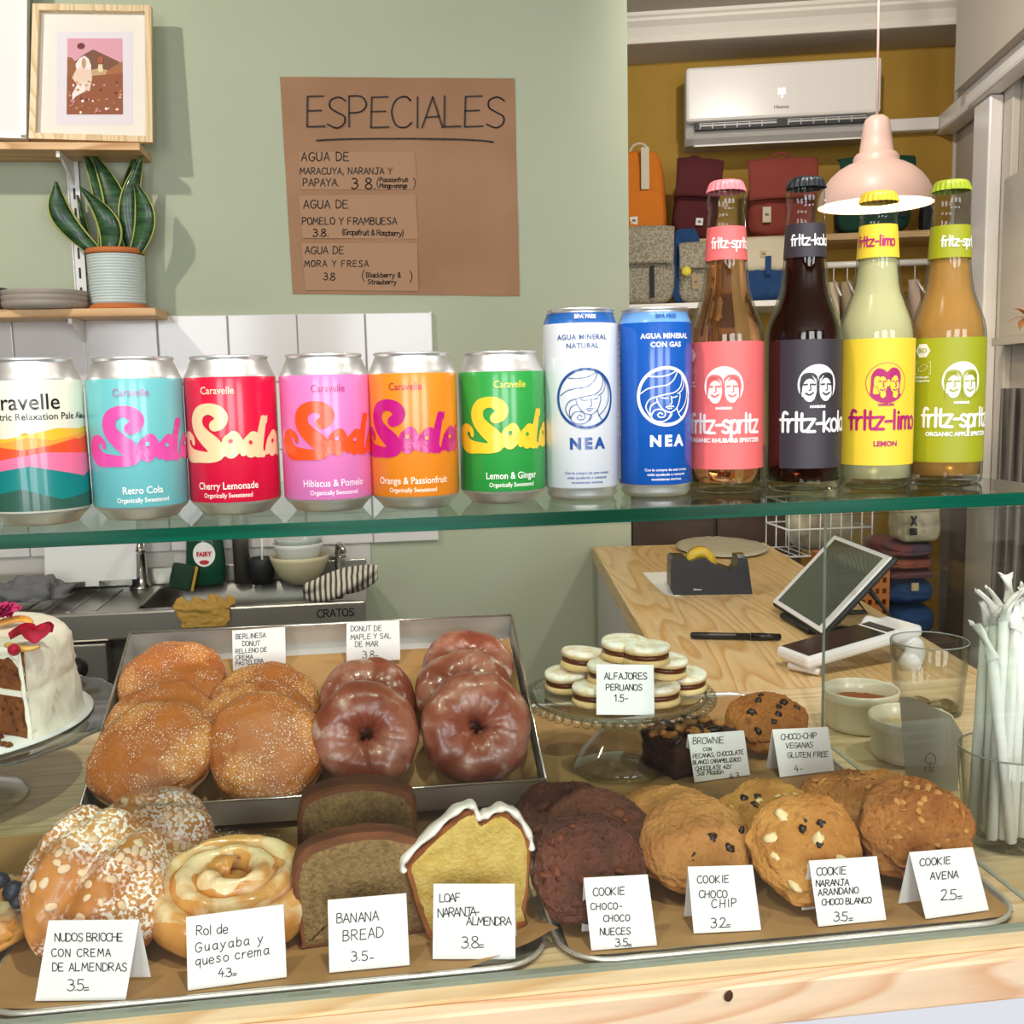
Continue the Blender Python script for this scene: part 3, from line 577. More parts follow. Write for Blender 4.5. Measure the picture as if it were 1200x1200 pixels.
# slim water cans
NEAL = ['190,155 260,158 330,145 400,105', '125,295 180,255 250,238 320,225 370,180 400,110', '240,322 300,305 370,290 420,250 440,180 425,130', '400,300 440,270 460,210 440,140', '405,460 460,400 490,320 480,220 440,140',
 '240,322 250,370 290,430 345,450 395,410 418,340 420,300', '275,328 295,336 322,334', '355,330 375,328 395,320', '345,322 352,372 338,385', '308,408 340,400 366,405', '320,420 350,418',
 '240,322 190,345 165,400 180,450 198,480', '245,365 205,390 193,440 205,490', '282,466 265,452 248,470 262,490 292,487 302,456 278,428 230,430 203,478 225,515 280,526 325,500 345,450', '392,412 405,460 440,512', '330,500 350,470 345,450']
def water_can(px, py, base, ink, band_c, a0, label, side=False, a_txt=0.0, words=('AGUA MINERAL', 'NATURAL'), band_ink='F4F4F6', bold=0.0):
    t = thing('water_can', label, 'can', M_=place_round(px, py, .0225), group='slim water cans on the glass shelf')
    r = .0288; H = .1465
    can_body(t, r, H, .0258, .1335); m = lab(base, base, .22)
    b = MB(); b.lathe([(r-.0006, .0092), (r+.0002, .0106), (r+.0002, .1335), (r-.0004, .1350)], 72); lb = b.build('printed_sleeve', m, t)
    b = MB(); b.lathe([(r-.0002, .1346), (r-.0010, .1365), (r-.0027, .1415), (.0264, H-.0040)], 72); b.build('neck_band', lab(band_c, band_c, .25), lb)
    fn = wrap(r, .0005, 0); ik = lab(base+'ink', ink, .3)
    b = MB(); R = .0231; wd = .0026 if side else .0021
    ribbon(b, [(a0+(R-wd/2)*math.cos(2*PI*i/60), .078+(R-wd/2)*math.sin(2*PI*i/60)) for i in range(61)], wd, fn)
    b.build('ring_emblem', ik, lb)
    b = MB()
    for s in NEAL:
        ln = smoothpts([((float(q.split(',')[0])-312)/9300+a0, (320-float(q.split(',')[1]))/10700+.078) for q in s.split()], 5)
        ribbon(b, ln, .0010 if side else .00062, fn, n=6)
    b.build('woman_emblem', ik, lb)
    b = MB(); puttext(b, 'NEA', .0115, fn, a0+.0006, .0400, bold=.0006, sx=1.0, space=1.42, align='CENTER')
    b.build('maker_lettering', ik, lb); b = MB(); puttext(b, words[0], .0053, fn, a_txt, .1222, bold=.00006+bold, align='CENTER', space=1.06); puttext(b, words[1], .0053, fn, a_txt, .1157, bold=.00006+bold, align='CENTER', space=1.06)
    b.build('kind_lettering', ik, lb); b = MB()
    for i, w_ in enumerate(('Con la compra de este envase', 'estás ayudando a restaurar', 'ecosistemas marinos.')): puttext(b, w_, .0029, fn, a0+.0006, .0205-.0036*i, bold=.00004, align='CENTER')
    b.build('small_lettering', ik, lb)
    b = MB(); puttext(b, 'BPA FREE', .0040, wrapc(lambda z: r-.0010-(z-.1365)*.36, .0008), a0, .1378, bold=.00012, align='CENTER'); b.build('band_lettering', lab('bandink'+band_ink, band_ink), lb)
    if side:
        b = MB(); rn = random.Random(4)
        for k in range(30):
            z = .128-k*.0026; x = -.0435
            while x < -.0355: w_ = rn.uniform(.0006, .002); b.add([fn(x, z), fn(x+w_, z), fn(x+w_, z+.0012), fn(x, z+.0012)], [(0, 1, 2, 3)]); x += w_+.0005
        b.add([fn(-.0345, .012), fn(-.0338, .012), fn(-.0338, .130), fn(-.0345, .130)], [(0, 1, 2, 3)])
        b.build('small_print', ik, lb)
        b = MB(); b.add([fn(x, z) for x in (-.0445, -.041, -.038, -.0352) for z in (.013, .046)], [(0, 2, 3, 1), (2, 4, 5, 3), (4, 6, 7, 5)]); bc = b.build('barcode_field', lab('whitefield', 'F2F2F2'), lb)
        b = MB(); f3 = wrap(r, .0008); z = .015
        while z < .044: w_ = rn.uniform(.0003, .0011); b.add([f3(-.0435, z), f3(-.0375, z), f3(-.0375, z+w_), f3(-.0435, z+w_)], [(0, 1, 2, 3)]); z += w_+rn.uniform(.0004, .001)
        b.build('barcode_bars', lab('black', '161412'), lb)
water_can(682, 586, 'DEE1E6', '174A90', '2A62AE', .0042, 'slim white water can with blue woman emblem in a ring', a_txt=.0020)
water_can(768, 582, '1259B5', 'EDF1F6', '6FA3DC', .0090, 'slim blue water can with white woman emblem, beside the rhubarb bottle', side=True, a_txt=.0092, words=('AGUA MINERAL', 'CON GAS'), band_ink='2A5CA8', bold=.00018)

# bottles
BDZ = 0.0
def brad(z):
    if BDZ and z > .150: z = .150+(z-.150)*(.0930/(.0930+BDZ))
    pr = [(0, .0280), (.0035, .0298), (.008, .0302), (.118, .0302), (.126, .0297), (.134, .0280), (.142, .0252), (.150, .0222), (.157, .0198), (.166, .0181), (.181, .0168), (.209, .0152), (.2205, .0142), (.2225, .0136), (.2245, .0140), (.2265, .0147), (.2345, .0147), (.2365, .0136), (.243, .0132)]
    for (a, ra), (c_, rc) in zip(pr, pr[1:]):
        if z <= c_: return ra+(rc-ra)*max(0, (z-a))/(c_-a)
    return .0132
m_bott = glass('bottle_glass', 'F8FAF6', 0, 'A9B0A6', .9)
LOGO = {}
def logo_lines(txt, W_, H_):
    ls, w = glyphs(txt, 1.0, sp=.84); return [[(x/w*W_-W_/2, y*H_) for x, y in l] for l in ls]
def medal(lb, c, zc, fn0, fn1, ink_bg, ink, kind):
    k = .001
    if kind == 'white':
        b = MB(); R = 15.6
        pts = [(R*math.cos(a), R*math.sin(a)) for a in [math.radians(d) for d in range(-42, 223, 5)]]
        b.add([fn0(c, zc)]+[fn0(c+x*k, zc+y*k) for x, y in pts], [(0, i+1, i+2) for i in range(len(pts)-1)])
        for hx, hy, rx in ((-6.6, -4.5, 5.6), (6.4, -4.0, 5.4)): disc(b, c+hx*k, zc+hy*k, rx*k, fn0, 24, ry=9.0*k)
        b.build('portrait_emblem', ink, lb)
        b = MB()
        for s, hx in ((1, -6.8), (-1, 6.6)):
            o = [(-5.6, -12.5), (-6.4, -7), (-6.4, 1), (-5.6, 6), (-2.6, 8.4), (2.4, 8.4), (5.4, 6), (6.2, 1), (6, -6), (4.6, -11)]
            ribbon(b, [(c+(hx+x*.98)*k, zc+y*k) for x, y in smoothpts(o, 4)], .0010, fn1, n=6)
            ribbon(b, [(c+(hx+x)*k, zc+y*k) for x, y in smoothpts([(-5.4, 5.4), (-3, 7.8), (2.6, 7.8), (5.2, 5.2)], 4)], .0019, fn1, n=6)
            ribbon(b, [(c+(hx-4.2)*k, zc-.0001), (c+(hx-1.6)*k, zc+.0002)], .0013, fn1, n=6); ribbon(b, [(c+(hx+1.6)*k, zc+.0002), (c+(hx+4.4)*k, zc-.0001)], .0013, fn1, n=6)
            ribbon(b, [(c+(hx+.6)*k, zc+.0004), (c+(hx+1.2)*k, zc-.0040), (c+(hx-.4)*k, zc-.0046)], .0008, fn1, n=6)
            ribbon(b, [(c+(hx+x)*k, zc+y*k) for x, y in smoothpts([(-2.6, -6.6), (0, -8), (3, -6.4)], 4)], .0013, fn1, n=6)
        b.build('portrait_lines', ink_bg, lb)
    else:
        b = MB(); R = 15.8
        ribbon(b, [(c+R*k*math.cos(2*PI*i/48), zc+R*k*math.sin(2*PI*i/48)) for i in range(49)], .0004, fn0, n=4)
        poly = smoothpts([(-12.5, -8), (-12, -2), (-11.5, 6), (-7.5, 11.2), (-2.5, 10.6), (.2, 8.6), (4, 11.8), (9, 10.5), (11.6, 5), (11, -2), (10.6, -8)], 4)
        arc = [(15.6*math.cos(math.radians(d)), 15.6*math.sin(math.radians(d))) for d in range(-38, -146, -8)]
        P = poly+arc; cx, cy = 0, -2
        b.add([fn0(c, zc+cy*k)]+[fn0(c+x*k, zc+y*k) for x, y in P], [(0, i+1, (i+1) % len(P)+1) for i in range(len(P))]); b.build('portrait_emblem', ink, lb)
        b = MB()
        for hx, hy in ((-3.4, -1.5), (6.2, -1.6)):
            disc(b, c+hx*k, zc+hy*k, .0036, fn1, 18, ry=.0066); disc(b, c+(hx-5)*k, zc+(hy+1.5)*k, .0014, fn1, 10, ry=.003)
            disc(b, c+(hx+.6)*k, zc+(hy-7.5)*k, .0022, fn1, 12, ry=.003)
        b.build('portrait_faces', ink_bg, lb)
        b = MB(); f2 = (lambda x, z: (fn1(x, z)[0]*1.008, fn1(x, z)[1]*1.008, z))
        for hx, hy in ((-3.4, -1.5), (6.2, -1.6)):
            for q in ([(-2.4, 2.6), (-.6, 3)], [(1, 3), (3, 2.6)], [(.6, 2), (1.2, -1.2), (.2, -1.6)], [(-1.6, -3.6), (.4, -4.4), (2.2, -3.2)]): ribbon(b, [(c+(hx+x)*k, zc+(hy+y)*k) for x, y in q], .0008, f2, n=6)
        b.build('portrait_lines', ink, lb)
def bottle(px, py, label, capc, liq, labc, inkc, name, sub, half, am, an, cloudy, kind='white', dz=0, bio=False, subz=.0405, subs=.0046, fill=.186):
    global BDZ
    BDZ = dz
    t = thing('glass_bottle', label, 'bottle', M_=place_round(px, py, .0285), group='bottles on the glass shelf')
    zs_ = [0, .0015, .0035, .008, .03, .06, .09, .118, .122, .126, .130, .134, .138, .142, .146, .150, .1535, .157, .1615, .166, .181, .209, .2205, .2225, .2245, .2265, .2345, .2365, .243]
    zs_ = [z if z <= .150 else .150+(z-.150)*(.0930+dz)/.0930 for z in zs_]
    def prof(off, z0, z1): return [(brad(z)-off, z) for z in zs_ if z0 <= z <= z1]
    b = MB(); b.lathe([(0, .003), (.022, .002), (.0262, 0)]+prof(0, .0015, .2445)[:], 64); b.build('glass_body', m_bott, t)
    b = MB()
    b.lathe([(0, .0055)]+[(max(.001, brad(z)-.0018), z) for z in zs_ if .006 <= z < fill-.001]+[(brad(fill)-.0018, fill), (0, fill)], 56); b.build('drink', liq, t)
    b = MB(); n = 84
    def capf(i, j):
        a = 2*PI*i; cr = [(0, .0), (.0085, .0), (.0118, -.0006), (.0136, -.0022), (.0143, -.005), (.0152, -.0088)][int(round(j*5))]
        w_ = 1+(.055*math.cos(a*21))*max(0, (int(round(j*5))-3)/2); return (cr[0]*w_*math.cos(a), cr[0]*w_*math.sin(a), .2462+dz+cr[1]-.0)
    b.grid(capf, 126, 5, wrap=True); b.build('crown_cap', M('cap'+capc, capc, .35, .0, coat=.4), t)
    ml = M('paper_label_'+labc, labc, .5); mi = M('label_ink_'+labc, inkc, .5)
    ao = am; h = math.radians(half)
    # body label
    b = MB(); b.lathe([(.0304, .0190), (.0304, .1195)], 48, a0=-PI/2+ao-h, a1=-PI/2+ao+h); lb = b.build('front_label', ml, t)
    fn0, fn1 = wrap(.0304, .00035), wrap(.0304, .0007)
    c0 = ao*.0304
    medal(lb, c0, .0845, fn0, fn1, ml, mi, kind)
    b = MB()
    for l in logo_lines(name, .0620 if 'spr' in name else .0585, .0150): ribbon(b, [(c0+x, .0480+y) for x, y in l], .0023, fn0, n=8)
    b.build('logo_lettering', mi, lb)
    b = MB(); puttext(b, 'HAMBURG', .0026, fn0, c0, .0665, bold=.0002, align='CENTER'); b.build('emblem_lettering', mi, lb)
    if sub: b = MB(); puttext(b, sub, subs, fn0, c0, subz, bold=.00022, align='CENTER'); b.build('small_lettering', mi, lb)
    if bio:
        xb = c0-.0318 if half < 85 else c0-.0375; zb = .1095; b = MB()
        b.add([fn0(xb, zb)]+[fn0(xb+.0068*math.cos(i*PI/3), zb+.0062*math.sin(i*PI/3)) for i in range(6)], [(0, i+1, (i+1) % 6+1) for i in range(6)])
        x0 = xb-.0068
        ribbon(b, [(x0, .0905), (x0+.014, .0905), (x0+.014, .1005), (x0, .1005), (x0, .0905)], .0003, fn0, n=4)
        for k in range(12):
            a = k*PI/6; disc(b, xb+.0002+.0042*math.cos(a), .0955+.0026*math.sin(a+.5), .00045, fn0, 5)
        puttext(b, 'DE-ÖKO-007', .0022, fn0, x0, .0872, bold=.0001); puttext(b, 'EU-Agriculture', .0022, fn0, x0, .0845, bold=.0001)
        b.build('organic_mark', mi, lb)
        b = MB(); puttext(b, 'BIO', .0052, fn1, xb, zb-.0016, bold=.0001, align='CENTER'); b.build('mark_lettering', ml, lb)
    # neck label
    rr = lambda z, q=dz: brad(z)+.0002
    zz = [.1835, .190, .197, .204, .2095]
    b = MB(); b.lathe([(rr(z), z) for z in zz], 56); nl = b.build('neck_label', ml, t)
    b = MB(); f4 = wrapc(rr, .0005)
    ls = logo_lines(name, .034 if 'spr' in name else .032, .0082)
    for l in ls: ribbon(b, [(x+an, .1925+y) for x, y in l], .0013, f4, n=6)
    b.build('neck_lettering', mi, nl)
def liquid(name, col, rough, trans, sss=0, edge=None):
    m = M(name, col, rough, trans=trans, ior=1.33, spec=.4)
    return m
bottle(850, 578, 'slim glass bottle of amber drink with coral pink labels and pink crown cap', 'F58A94', liquid('rhubarb_drink', 'E8A874', .02, .97), 'F4706F', 'FBEDEA', 'frltz-sprltz', 'ORGANIC RHUBARB SPRITZER', 84, -.05, .005, 0, bio=True)
bottle(940, 577, 'glass bottle of dark cola with black labels and black crown cap', '20242B', liquid('cola_drink', '3A0E08', .02, .8), '37323A', 'F1EEEC', 'frltz-kola', '', 57, .37, .0045+.0002, 0)
bottle(1023, 573, 'glass bottle of cloudy lemonade with yellow labels and yellow crown cap', 'F2C93A', liquid('lemon_drink', 'F0EAB4', .2, .35), 'F4D23C', 'B5156B', 'frltz-limo', 'LEMON', 92, .29, -.002, 0, kind='ink', dz=-.0098, subz=.0345, subs=.0056)
bottle(1105, 569, 'glass bottle of cloudy apple drink with olive green labels and green crown cap', 'A3B52A', liquid('apple_drink', 'E3A85A', .15, .45), 'A2A61B', 'FAFAF0', 'frltz-sprltz', 'ORGANIC APPLE SPRITZER', 80, .413, .0105, 0, bio=True)
# ================================================================== PASTRY MATERIALS
m_kraft = M('kraft_paper', 'B08A58', .75, col2='A37D4C', nscale=6, bump=.15, bscale=25)
m_tray = M('tray_metal', 'DAD6CC', .3, .7); m_tin = M('tin_metal', 'CBC8C2', .4, .5, bump=.05, bscale=200)
m_card = M('white_card', 'F2F1EF', .6); m_ink = M('pen_ink', '1B1B1F', .5)
m_berl = M('berliner_dough', 'A85A22', .5, col2='8E3F12', nscale=16, bump=.5, bscale=90, sss=.05)
layer(m_berl, 'C47A34', 9, .5, .75, det=3)
layer(m_berl, 'E8C88E', 60, -.001, .0015, kind='z', dist=0)      # placeholder ramp turned below
def zband(m, col, lo, hi, soft, nsc=60, amp=.003):
    """the pale unbaked band round the middle of a fried bun"""
    N, L = nt(m); b = N['Principled BSDF']; inp = b.inputs['Base Color']; src = inp.links[0].from_socket
    tc = N.new('ShaderNodeTexCoord'); s = N.new('ShaderNodeSeparateXYZ'); L.new(tc.outputs['Object'], s.inputs[0])
    nn = N.new('ShaderNodeTexNoise'); nn.inputs['Scale'].default_value = nsc; L.new(tc.outputs['Object'], nn.inputs['Vector'])
    ma = N.new('ShaderNodeMath'); ma.operation = 'MULTIPLY_ADD'; L.new(nn.outputs[0], ma.inputs[0]); ma.inputs[1].default_value = amp; L.new(s.outputs['Z'], ma.inputs[2])
    r = N.new('ShaderNodeValToRGB'); mr = N.new('ShaderNodeMapRange'); mr.inputs['From Min'].default_value = lo-.01; mr.inputs['From Max'].default_value = hi+.01; L.new(ma.outputs[0], mr.inputs['Value']); L.new(mr.outputs[0], r.inputs[0])
    w = hi-lo+.02; e = r.color_ramp.elements; e[0].position = (.01-soft)/w; e[0].color = (0, 0, 0, 1); e[1].position = .01/w; e[1].color = (1, 1, 1, 1)
    k = e.new((hi-lo+.01)/w); k.color = (1, 1, 1, 1); k = e.new((hi-lo+.01+soft)/w); k.color = (0, 0, 0, 1)
    mix = N.new('ShaderNodeMix'); mix.data_type = 'RGBA'; L.new(r.outputs[0], mix.inputs['Factor']); L.new(src, mix.inputs['A']); mix.inputs['B'].default_value = rgb(col); L.new(mix.outputs['Result'], inp)
# rebuild without the placeholder
bpy.data.materials.remove(m_berl); _m.pop('berliner_dough')
m_berl = M('berliner_dough', 'B0662A', .45, col2='8F4618', nscale=14, bump=.5, bscale=70, sss=.04)
layer(m_berl, 'D08A3C', 16, .5, .72, det=3)
zband(m_berl, 'E6C68E', -.0065, -.001, .003)
layer(m_berl, 'EFE4D8', 620, .60, .66, det=1, mask=('n', 30, .40, .56), fac=.9)
m_glaze = M('maple_glaze', '7A3A28', .3, col2='93503A', nscale=20, bump=.3, bscale=60, coat=.15)
layer(m_glaze, 'B58672', 34, .48, .74, det=6, fac=.75); layer(m_glaze, 'DCC8BC', 60, .58, .72, det=5, fac=.7, mask=('n', 16, .46, .60)); layer(m_glaze, '66281A', 28, .60, .74, det=3, fac=.6)
ridge(m_glaze, 30, .35, .0015); zband(m_glaze, 'D9A863', -.012, -.005, .004)
def cookiemat(name, a, b_, crack, dark, sc=180, bs=.6):
    m = M(name, a, .75, col2=b_, nscale=30, bump=.7, bscale=260, bdet=4)
    layer(m, dark, 60, .60, .72, det=5, fac=.6); ridge(m, crack*.55, bs, .004); vorbump(m, crack*1.6, bs*.35, .002, sub=.15); return m
m_choc = cookiemat('chocolate_cookie_dough', '4E2A1C', '6B3B28', 95, '2E160E')
m_chip = cookiemat('chip_cookie_dough', 'A8703A', 'BC8648', 60, '845024')
m_nara = cookiemat('orange_cookie_dough', 'AA6E2C', 'C08A42', 60, '7A481A')
m_oat = cookiemat('oat_cookie_dough', '90541F', 'AA7034', 150, '5C3210', bs=.9)
m_vegan = cookiemat('vegan_cookie_dough', '8F5420', 'A4682C', 110, '54290C')
m_dchoc = M('dark_chocolate', '26130C', .35); m_wchoc = M('white_chocolate', 'E9D3A0', .4); m_nut = M('nut', 'B27A3E', .6, col2='8A5424', nscale=90)
m_almond = M('almond_flake', 'E6C9A2', .6); m_oatf = M('oat_flake', 'BE8848', .7)
m_nutb = M('walnut_in_dough', '6F3A20', .6)
m_bri = M('brioche_crust', 'C68440', .35, col2='A05C24', nscale=14, bump=.3, bscale=50, coat=.25)
layer(m_bri, 'DCA55E', 26, .5, .7, det=3); layer(m_bri, 'F7F1EA', 330, .47, .56, det=3, mask=('n', 26, .43, .55), fac=.97)
m_roll = M('roll_dough', 'D9A056', .32, col2='C9802F', nscale=18, bump=.3, bscale=60, coat=.4)
layer(m_roll, 'EEDCB4', 24, .50, .66, det=4, fac=.85); layer(m_roll, 'B96A2C', 40, .66, .78, det=4, fac=.6)
m_crust = M('banana_bread_crust', '7C4826', .75, col2='5E3418', nscale=30, bump=.5, bscale=150)
m_bcrumb = M('banana_bread_crumb', '94784A', .9, col2='735A36', nscale=300, nlo=.36, nhi=.68, bump=1, bscale=420)
layer(m_bcrumb, '3E2612', 260, .66, .74, det=3)
m_lcrumb = M('almond_loaf_crumb', 'D2B668', .9, col2='C2A24E', nscale=110, bump=1, bscale=330)
m_lcrust = M('almond_loaf_crust', '9A5A20', .7, col2='7A3E12', nscale=40, bump=.4, bscale=200)
m_icing = M('white_icing', 'F4F0E6', .35, bump=.3, bscale=60)
m_glassy = glass('pressed_glass', 'F6F8F5', .02, 'A0A9A2', 1.3)

# ================================================================== TRAYS
def rounded(w, d, r, n=6):
    P = []
    for cx, cy, a in ((w-r, d-r, 0), (r, d-r, 90), (r, r, 180), (w-r, r, 270)):
        for i in range(n+1): t = math.radians(a+90*i/n); P.append((cx+r*math.cos(t), cy+r*math.sin(t)))
    return P
def sheet_pan(M_, w, d, label, paper=(.006, .006, 0), group='baking trays in the case'):
    t = thing('baking_tray', label, 'tray', M_=M_, group=group)
    b = MB(); rings = [(.012, .0010, .03), (.004, .0018, .032), (.0015, .0048, .036), (.0005, .0060, .037), (-.0010, .0064, .039), (-.0030, .0058, .041), (-.0034, .0046, .041), (-.0028, .0034, .041)]
    vs = []; fs = []; n = None
    for ins, z, r in rings:
        P = rounded(w-2*ins, d-2*ins, r-ins*.4); n = len(P); vs += [(x+ins, y+ins, z) for x, y in P]
    for k in range(len(rings)-1):
        for i in range(n): j = (i+1) % n; fs.append((k*n+i, k*n+j, (k+1)*n+j, (k+1)*n+i))
    fs.append(tuple(range(n))); b.add(vs, fs, True); b.build('pan', m_tray, t)
    return t
Z0 = .951
# right tray
w2 = .375; T2 = Matrix.Translation((.128, .7235, Z0-.0008))
tray2 = sheet_pan(T2, w2, .63, 'long baking tray with brown paper under the cookies, on the right')
b = MB()
def pf(i, j, w=w2, d=.63):
    x = .006+(w-.012)*i; y = .010+(d-.02)*j; e = max(0, 1-min(x, w-x)/.016)+max(0, 1-min(y, d-y)/.02)*.4
    return (x, y, .0020+.0042*min(1, e)**1.5+.0012*(.5+.5*fbm((x*14, y*14, 3))))
b.grid(pf, 60, 80); b.build('parchment_sheet', m_kraft, tray2)
# middle tray, turned slightly
p_ = PZ(2, 1172, .963); ang = math.atan2(.0, 1)
T1 = Matrix.Translation((-.296, .7265, Z0-.0008)) @ Matrix.Rotation(.0, 4, 'Z')
tray1 = sheet_pan(T1, .412, .60, 'long baking tray with brown paper under buns and bread slices')
b = MB()
def pf1(i, j, w=.412, d=.60):
    x = .001+(w-.0)*i; y = .006+(d-.02)*j; e = max(0, 1-min(x, w-x)/.018)+max(0, 1-min(y, d-y)/.014)*.3
    z = .0020+.0046*min(1, e)**1.3+.0012*(.5+.5*fbm((x*14, y*14, 8)))
    c = max(0, 1-math.hypot(x-w, y)/.06)
    if c: z += .012*c; x += .012*c; y += .020*c
    c = max(0, 1-math.hypot(x, y)/.04)
    if c: x += -.006*c; y += .004*c; z += .004*c
    return (x, y, z)
b.grid(pf1, 60, 80); b.build('parchment_sheet', m_kraft, tray1)
T0 = Matrix.Translation((-.735, .735, Z0-.0008)) @ Matrix.Rotation(.0, 4, 'Z')
tray0 = sheet_pan(T0, .425, .27, 'baking tray with brown paper and fruit pastry at the left end')
b = MB()
def pf0(i, j, w=.432, d=.285):
    x = w*i; y = .012+(d-.014)*j; e = max(0, 1-min(x, w-x)/.022)
    return (x, y, .0022+.0046*min(1, e)**1.2+.001*(.5+.5*fbm((x*12, y*12, 5)))+max(0, (y-.24))*.25)
b.grid(pf0, 40, 30); b.build('parchment_sheet', m_kraft, tray0)
ZT = Z0+.0030    # top of the paper in the trays

# tilted doughnut tin
FLc, FRc = PY(92, 951, 1.0), PY(640, 913, 1.0); BLc, BRc = PY(157, 748, 1.25), PY(603, 724, 1.25)
TW = .4525; ydir = ((BLc+BRc)/2-(FLc+FRc)/2); TD = ydir.length; xdir = (FRc-FLc)
TI = frame(FLc, xdir, y=ydir); HT = .030
TI = TI @ Matrix.Translation((0, 0, -HT))
tin = thing('doughnut_tin', 'deep steel tin tilted towards the customer and full of doughnuts', 'tray', M_=TI)
b = MB(); th = .0012
b.box(0, TW, 0, TD, -th, 0)
for x0, x1, y0, y1 in ((-th, 0, -th, TD+th), (TW, TW+th, -th, TD+th), (0, TW, -th, 0), (0, TW, TD, TD+th)): b.box(x0, x1, y0, y1, -th, HT+(.006 if y0 > .1 else 0))
b.build('tin_body', m_tin, tin)
b = MB(); r = .0016
for q in ([(0, 0, HT), (TW, 0, HT)], [(TW, 0, HT), (TW, TD, HT+.006)], [(TW, TD, HT+.006), (0, TD, HT+.006)], [(0, TD, HT+.006), (0, 0, HT)]): b.tube(q, r, 8)
b.build('rolled_rim', M('bright_rim', 'E4E2DC', .25, 1.0), tin)
b = MB(); b.grid(lambda i, j: (.004+(TW-.008)*i, .012+(TD-.026)*j, .0012+.0012*(.5+.5*fbm((i*6, j*5, 1)))+.012*max(0, 1-(1-i)*TW/.02)), 60, 30); b.build('parchment_sheet', m_kraft, tin)
# riser below the back of the tin (keeps it tilted)
q0 = TI @ V3((.03, TD-.03, -.003)); q1 = TI @ V3((TW-.03, TD-.03, -.003)); q2 = TI @ V3((.03, TD-.09, -.003))
b = MB(); v = [(q0.x, q0.y, Z0+.004), (q1.x, q0.y, Z0+.004), (q1.x, q2.y, Z0+.004), (q0.x, q2.y, Z0+.004), tuple(q0), (q1.x, q0.y, q1.z), (q1.x, q2.y, q2.z), tuple(q2)]
b.add(v, [(0, 1, 2, 3), (4, 7, 6, 5), (0, 4, 5, 1), (1, 5, 6, 2), (2, 6, 7, 3), (3, 7, 4, 0)]); rz_ = b.build('riser_block', m_birch); tag(rz_, 'wooden block propping up the back of the doughnut tin', 'block')

# ================================================================== PASTRIES
def mesh_from(bm, name, mat, smooth=True):
    me = bpy.data.meshes.new(name); bm.to_mesh(me); bm.free()
    if smooth: me.polygons.foreach_set('use_smooth', [True]*len(me.polygons))
    me.materials.append(mat); return me
def bun(R, t, seed, name, mat, p=.72, lump=.03, dim=0, sub=5, wrinkle=0, ex=1.0, rim=0, cs=3.2):
    s = seed*7.3
    def f(v):
        n = v.normalized(); rr = math.hypot(n.x, n.y); zz = abs(n.z)**p*(1 if n.z > 0 else -1)
        k = 1+lump*fbm((n.x*1.7+s, n.y*1.7, n.z*1.7), 3)+.012*fbm((n.x*6+s, n.y*6, n.z*6), 3)
        d = -dim*math.exp(-(rr/.35)**2)*(1 if n.z > 0 else 0)
        wr = 0
        if wrinkle:
            c1_ = fbm((n.x*cs+s, n.y*cs, n.z*cs), 4); c2_ = fbm((n.x*cs*2.3+s, n.y*cs*2.3+5, n.z*cs), 3); fi_ = fbm((n.x*22+s, n.y*22, n.z*22), 3)
            wr = wrinkle*(math.exp(-(c1_/.07)**2)+.55*math.exp(-(c2_/.09)**2)-.45*fi_-.35*c2_)
        q = rr**(.86) if rr > 0 else 0; c = q/rr if rr > 1e-6 else 1
        z = zz*t/2*k+d-wr*(1 if n.z > 0 else 0)
        return (n.x*c*R*k*ex, n.y*c*R*k/ex, z)
    return mesh_from(ico(sub, f), name, mat)
def ring(R, t, seed, name, mat):
    s = seed*5.1; maj = R*.56; mi = R*.445
    bm = bmesh.new(); nu, nv = 72, 40; vs = []
    for i in range(nu):
        a = 2*PI*i/nu; row = []
        for j in range(nv):
            b_ = 2*PI*j/nv; ca, sa = math.cos(a), math.sin(a)
            k = 1+.13*fbm((ca*1.3+s, sa*1.3, math.sin(b_)*.8), 3)+.02*fbm((ca*5+s, sa*5, b_), 3)
            x = maj+mi*math.cos(b_)*k*1.02; z = t/2*math.copysign(abs(math.sin(b_))**.85, math.sin(b_))*k+.0008*fbm((ca*8+s, sa*8, b_*2), 3)
            row.append(bm.verts.new((x*ca*(1+.03*math.sin(2*a+s)), x*sa, z)))
        vs.append(row)
    for i in range(nu):
        for j in range(nv): bm.faces.new((vs[i][j], vs[(i+1) % nu][j], vs[(i+1) % nu][(j+1) % nv], vs[i][(j+1) % nv]))
    return mesh_from(bm, name, mat)
def lean_frame(px, py, zsurf, R, t, a, rz=0, roll=0, azim=None):
    """disc of radius R standing on z=zsurf, its face tilted by angle a from the vertical towards the viewer"""
    zc = zsurf+R*math.sin(a)+t/2*math.cos(a); p = PZ(px, py, zc)
    az = math.atan2(p.x, p.y) if azim is None else azim
    return Matrix.Translation(p) @ Matrix.Rotation(-az*.6, 4, 'Z') @ Matrix.Rotation(roll, 4, 'Y') @ Matrix.Rotation(a, 4, 'X') @ Matrix.Rotation(rz, 4, 'Z')
def solid(me, name, label, cat, mw, group):
    o = bpy.data.objects.new(name, me); link(o, None, label, cat, group); o.matrix_world = mw; return o
def in_tin(px, py, off, lean, rz, roll=0):
    """centre at height off over the tin floor, leaning towards the viewer by lean"""
    n = TI.to_3x3() @ V3((0, 0, 1)); p = hit(px, py, TI @ V3((0, 0, off)), n)
    base = TI.to_3x3().to_4x4(); q_ = TI.inverted() @ p; q_.y = max(q_.y, .0585); q_.x = min(max(q_.x, .060), TW-.058); p = TI @ q_
    return Matrix.Translation(p) @ base @ Matrix.Rotation(roll, 4, 'Y') @ Matrix.Rotation(lean, 4, 'X') @ Matrix.Rotation(rz, 4, 'Z')
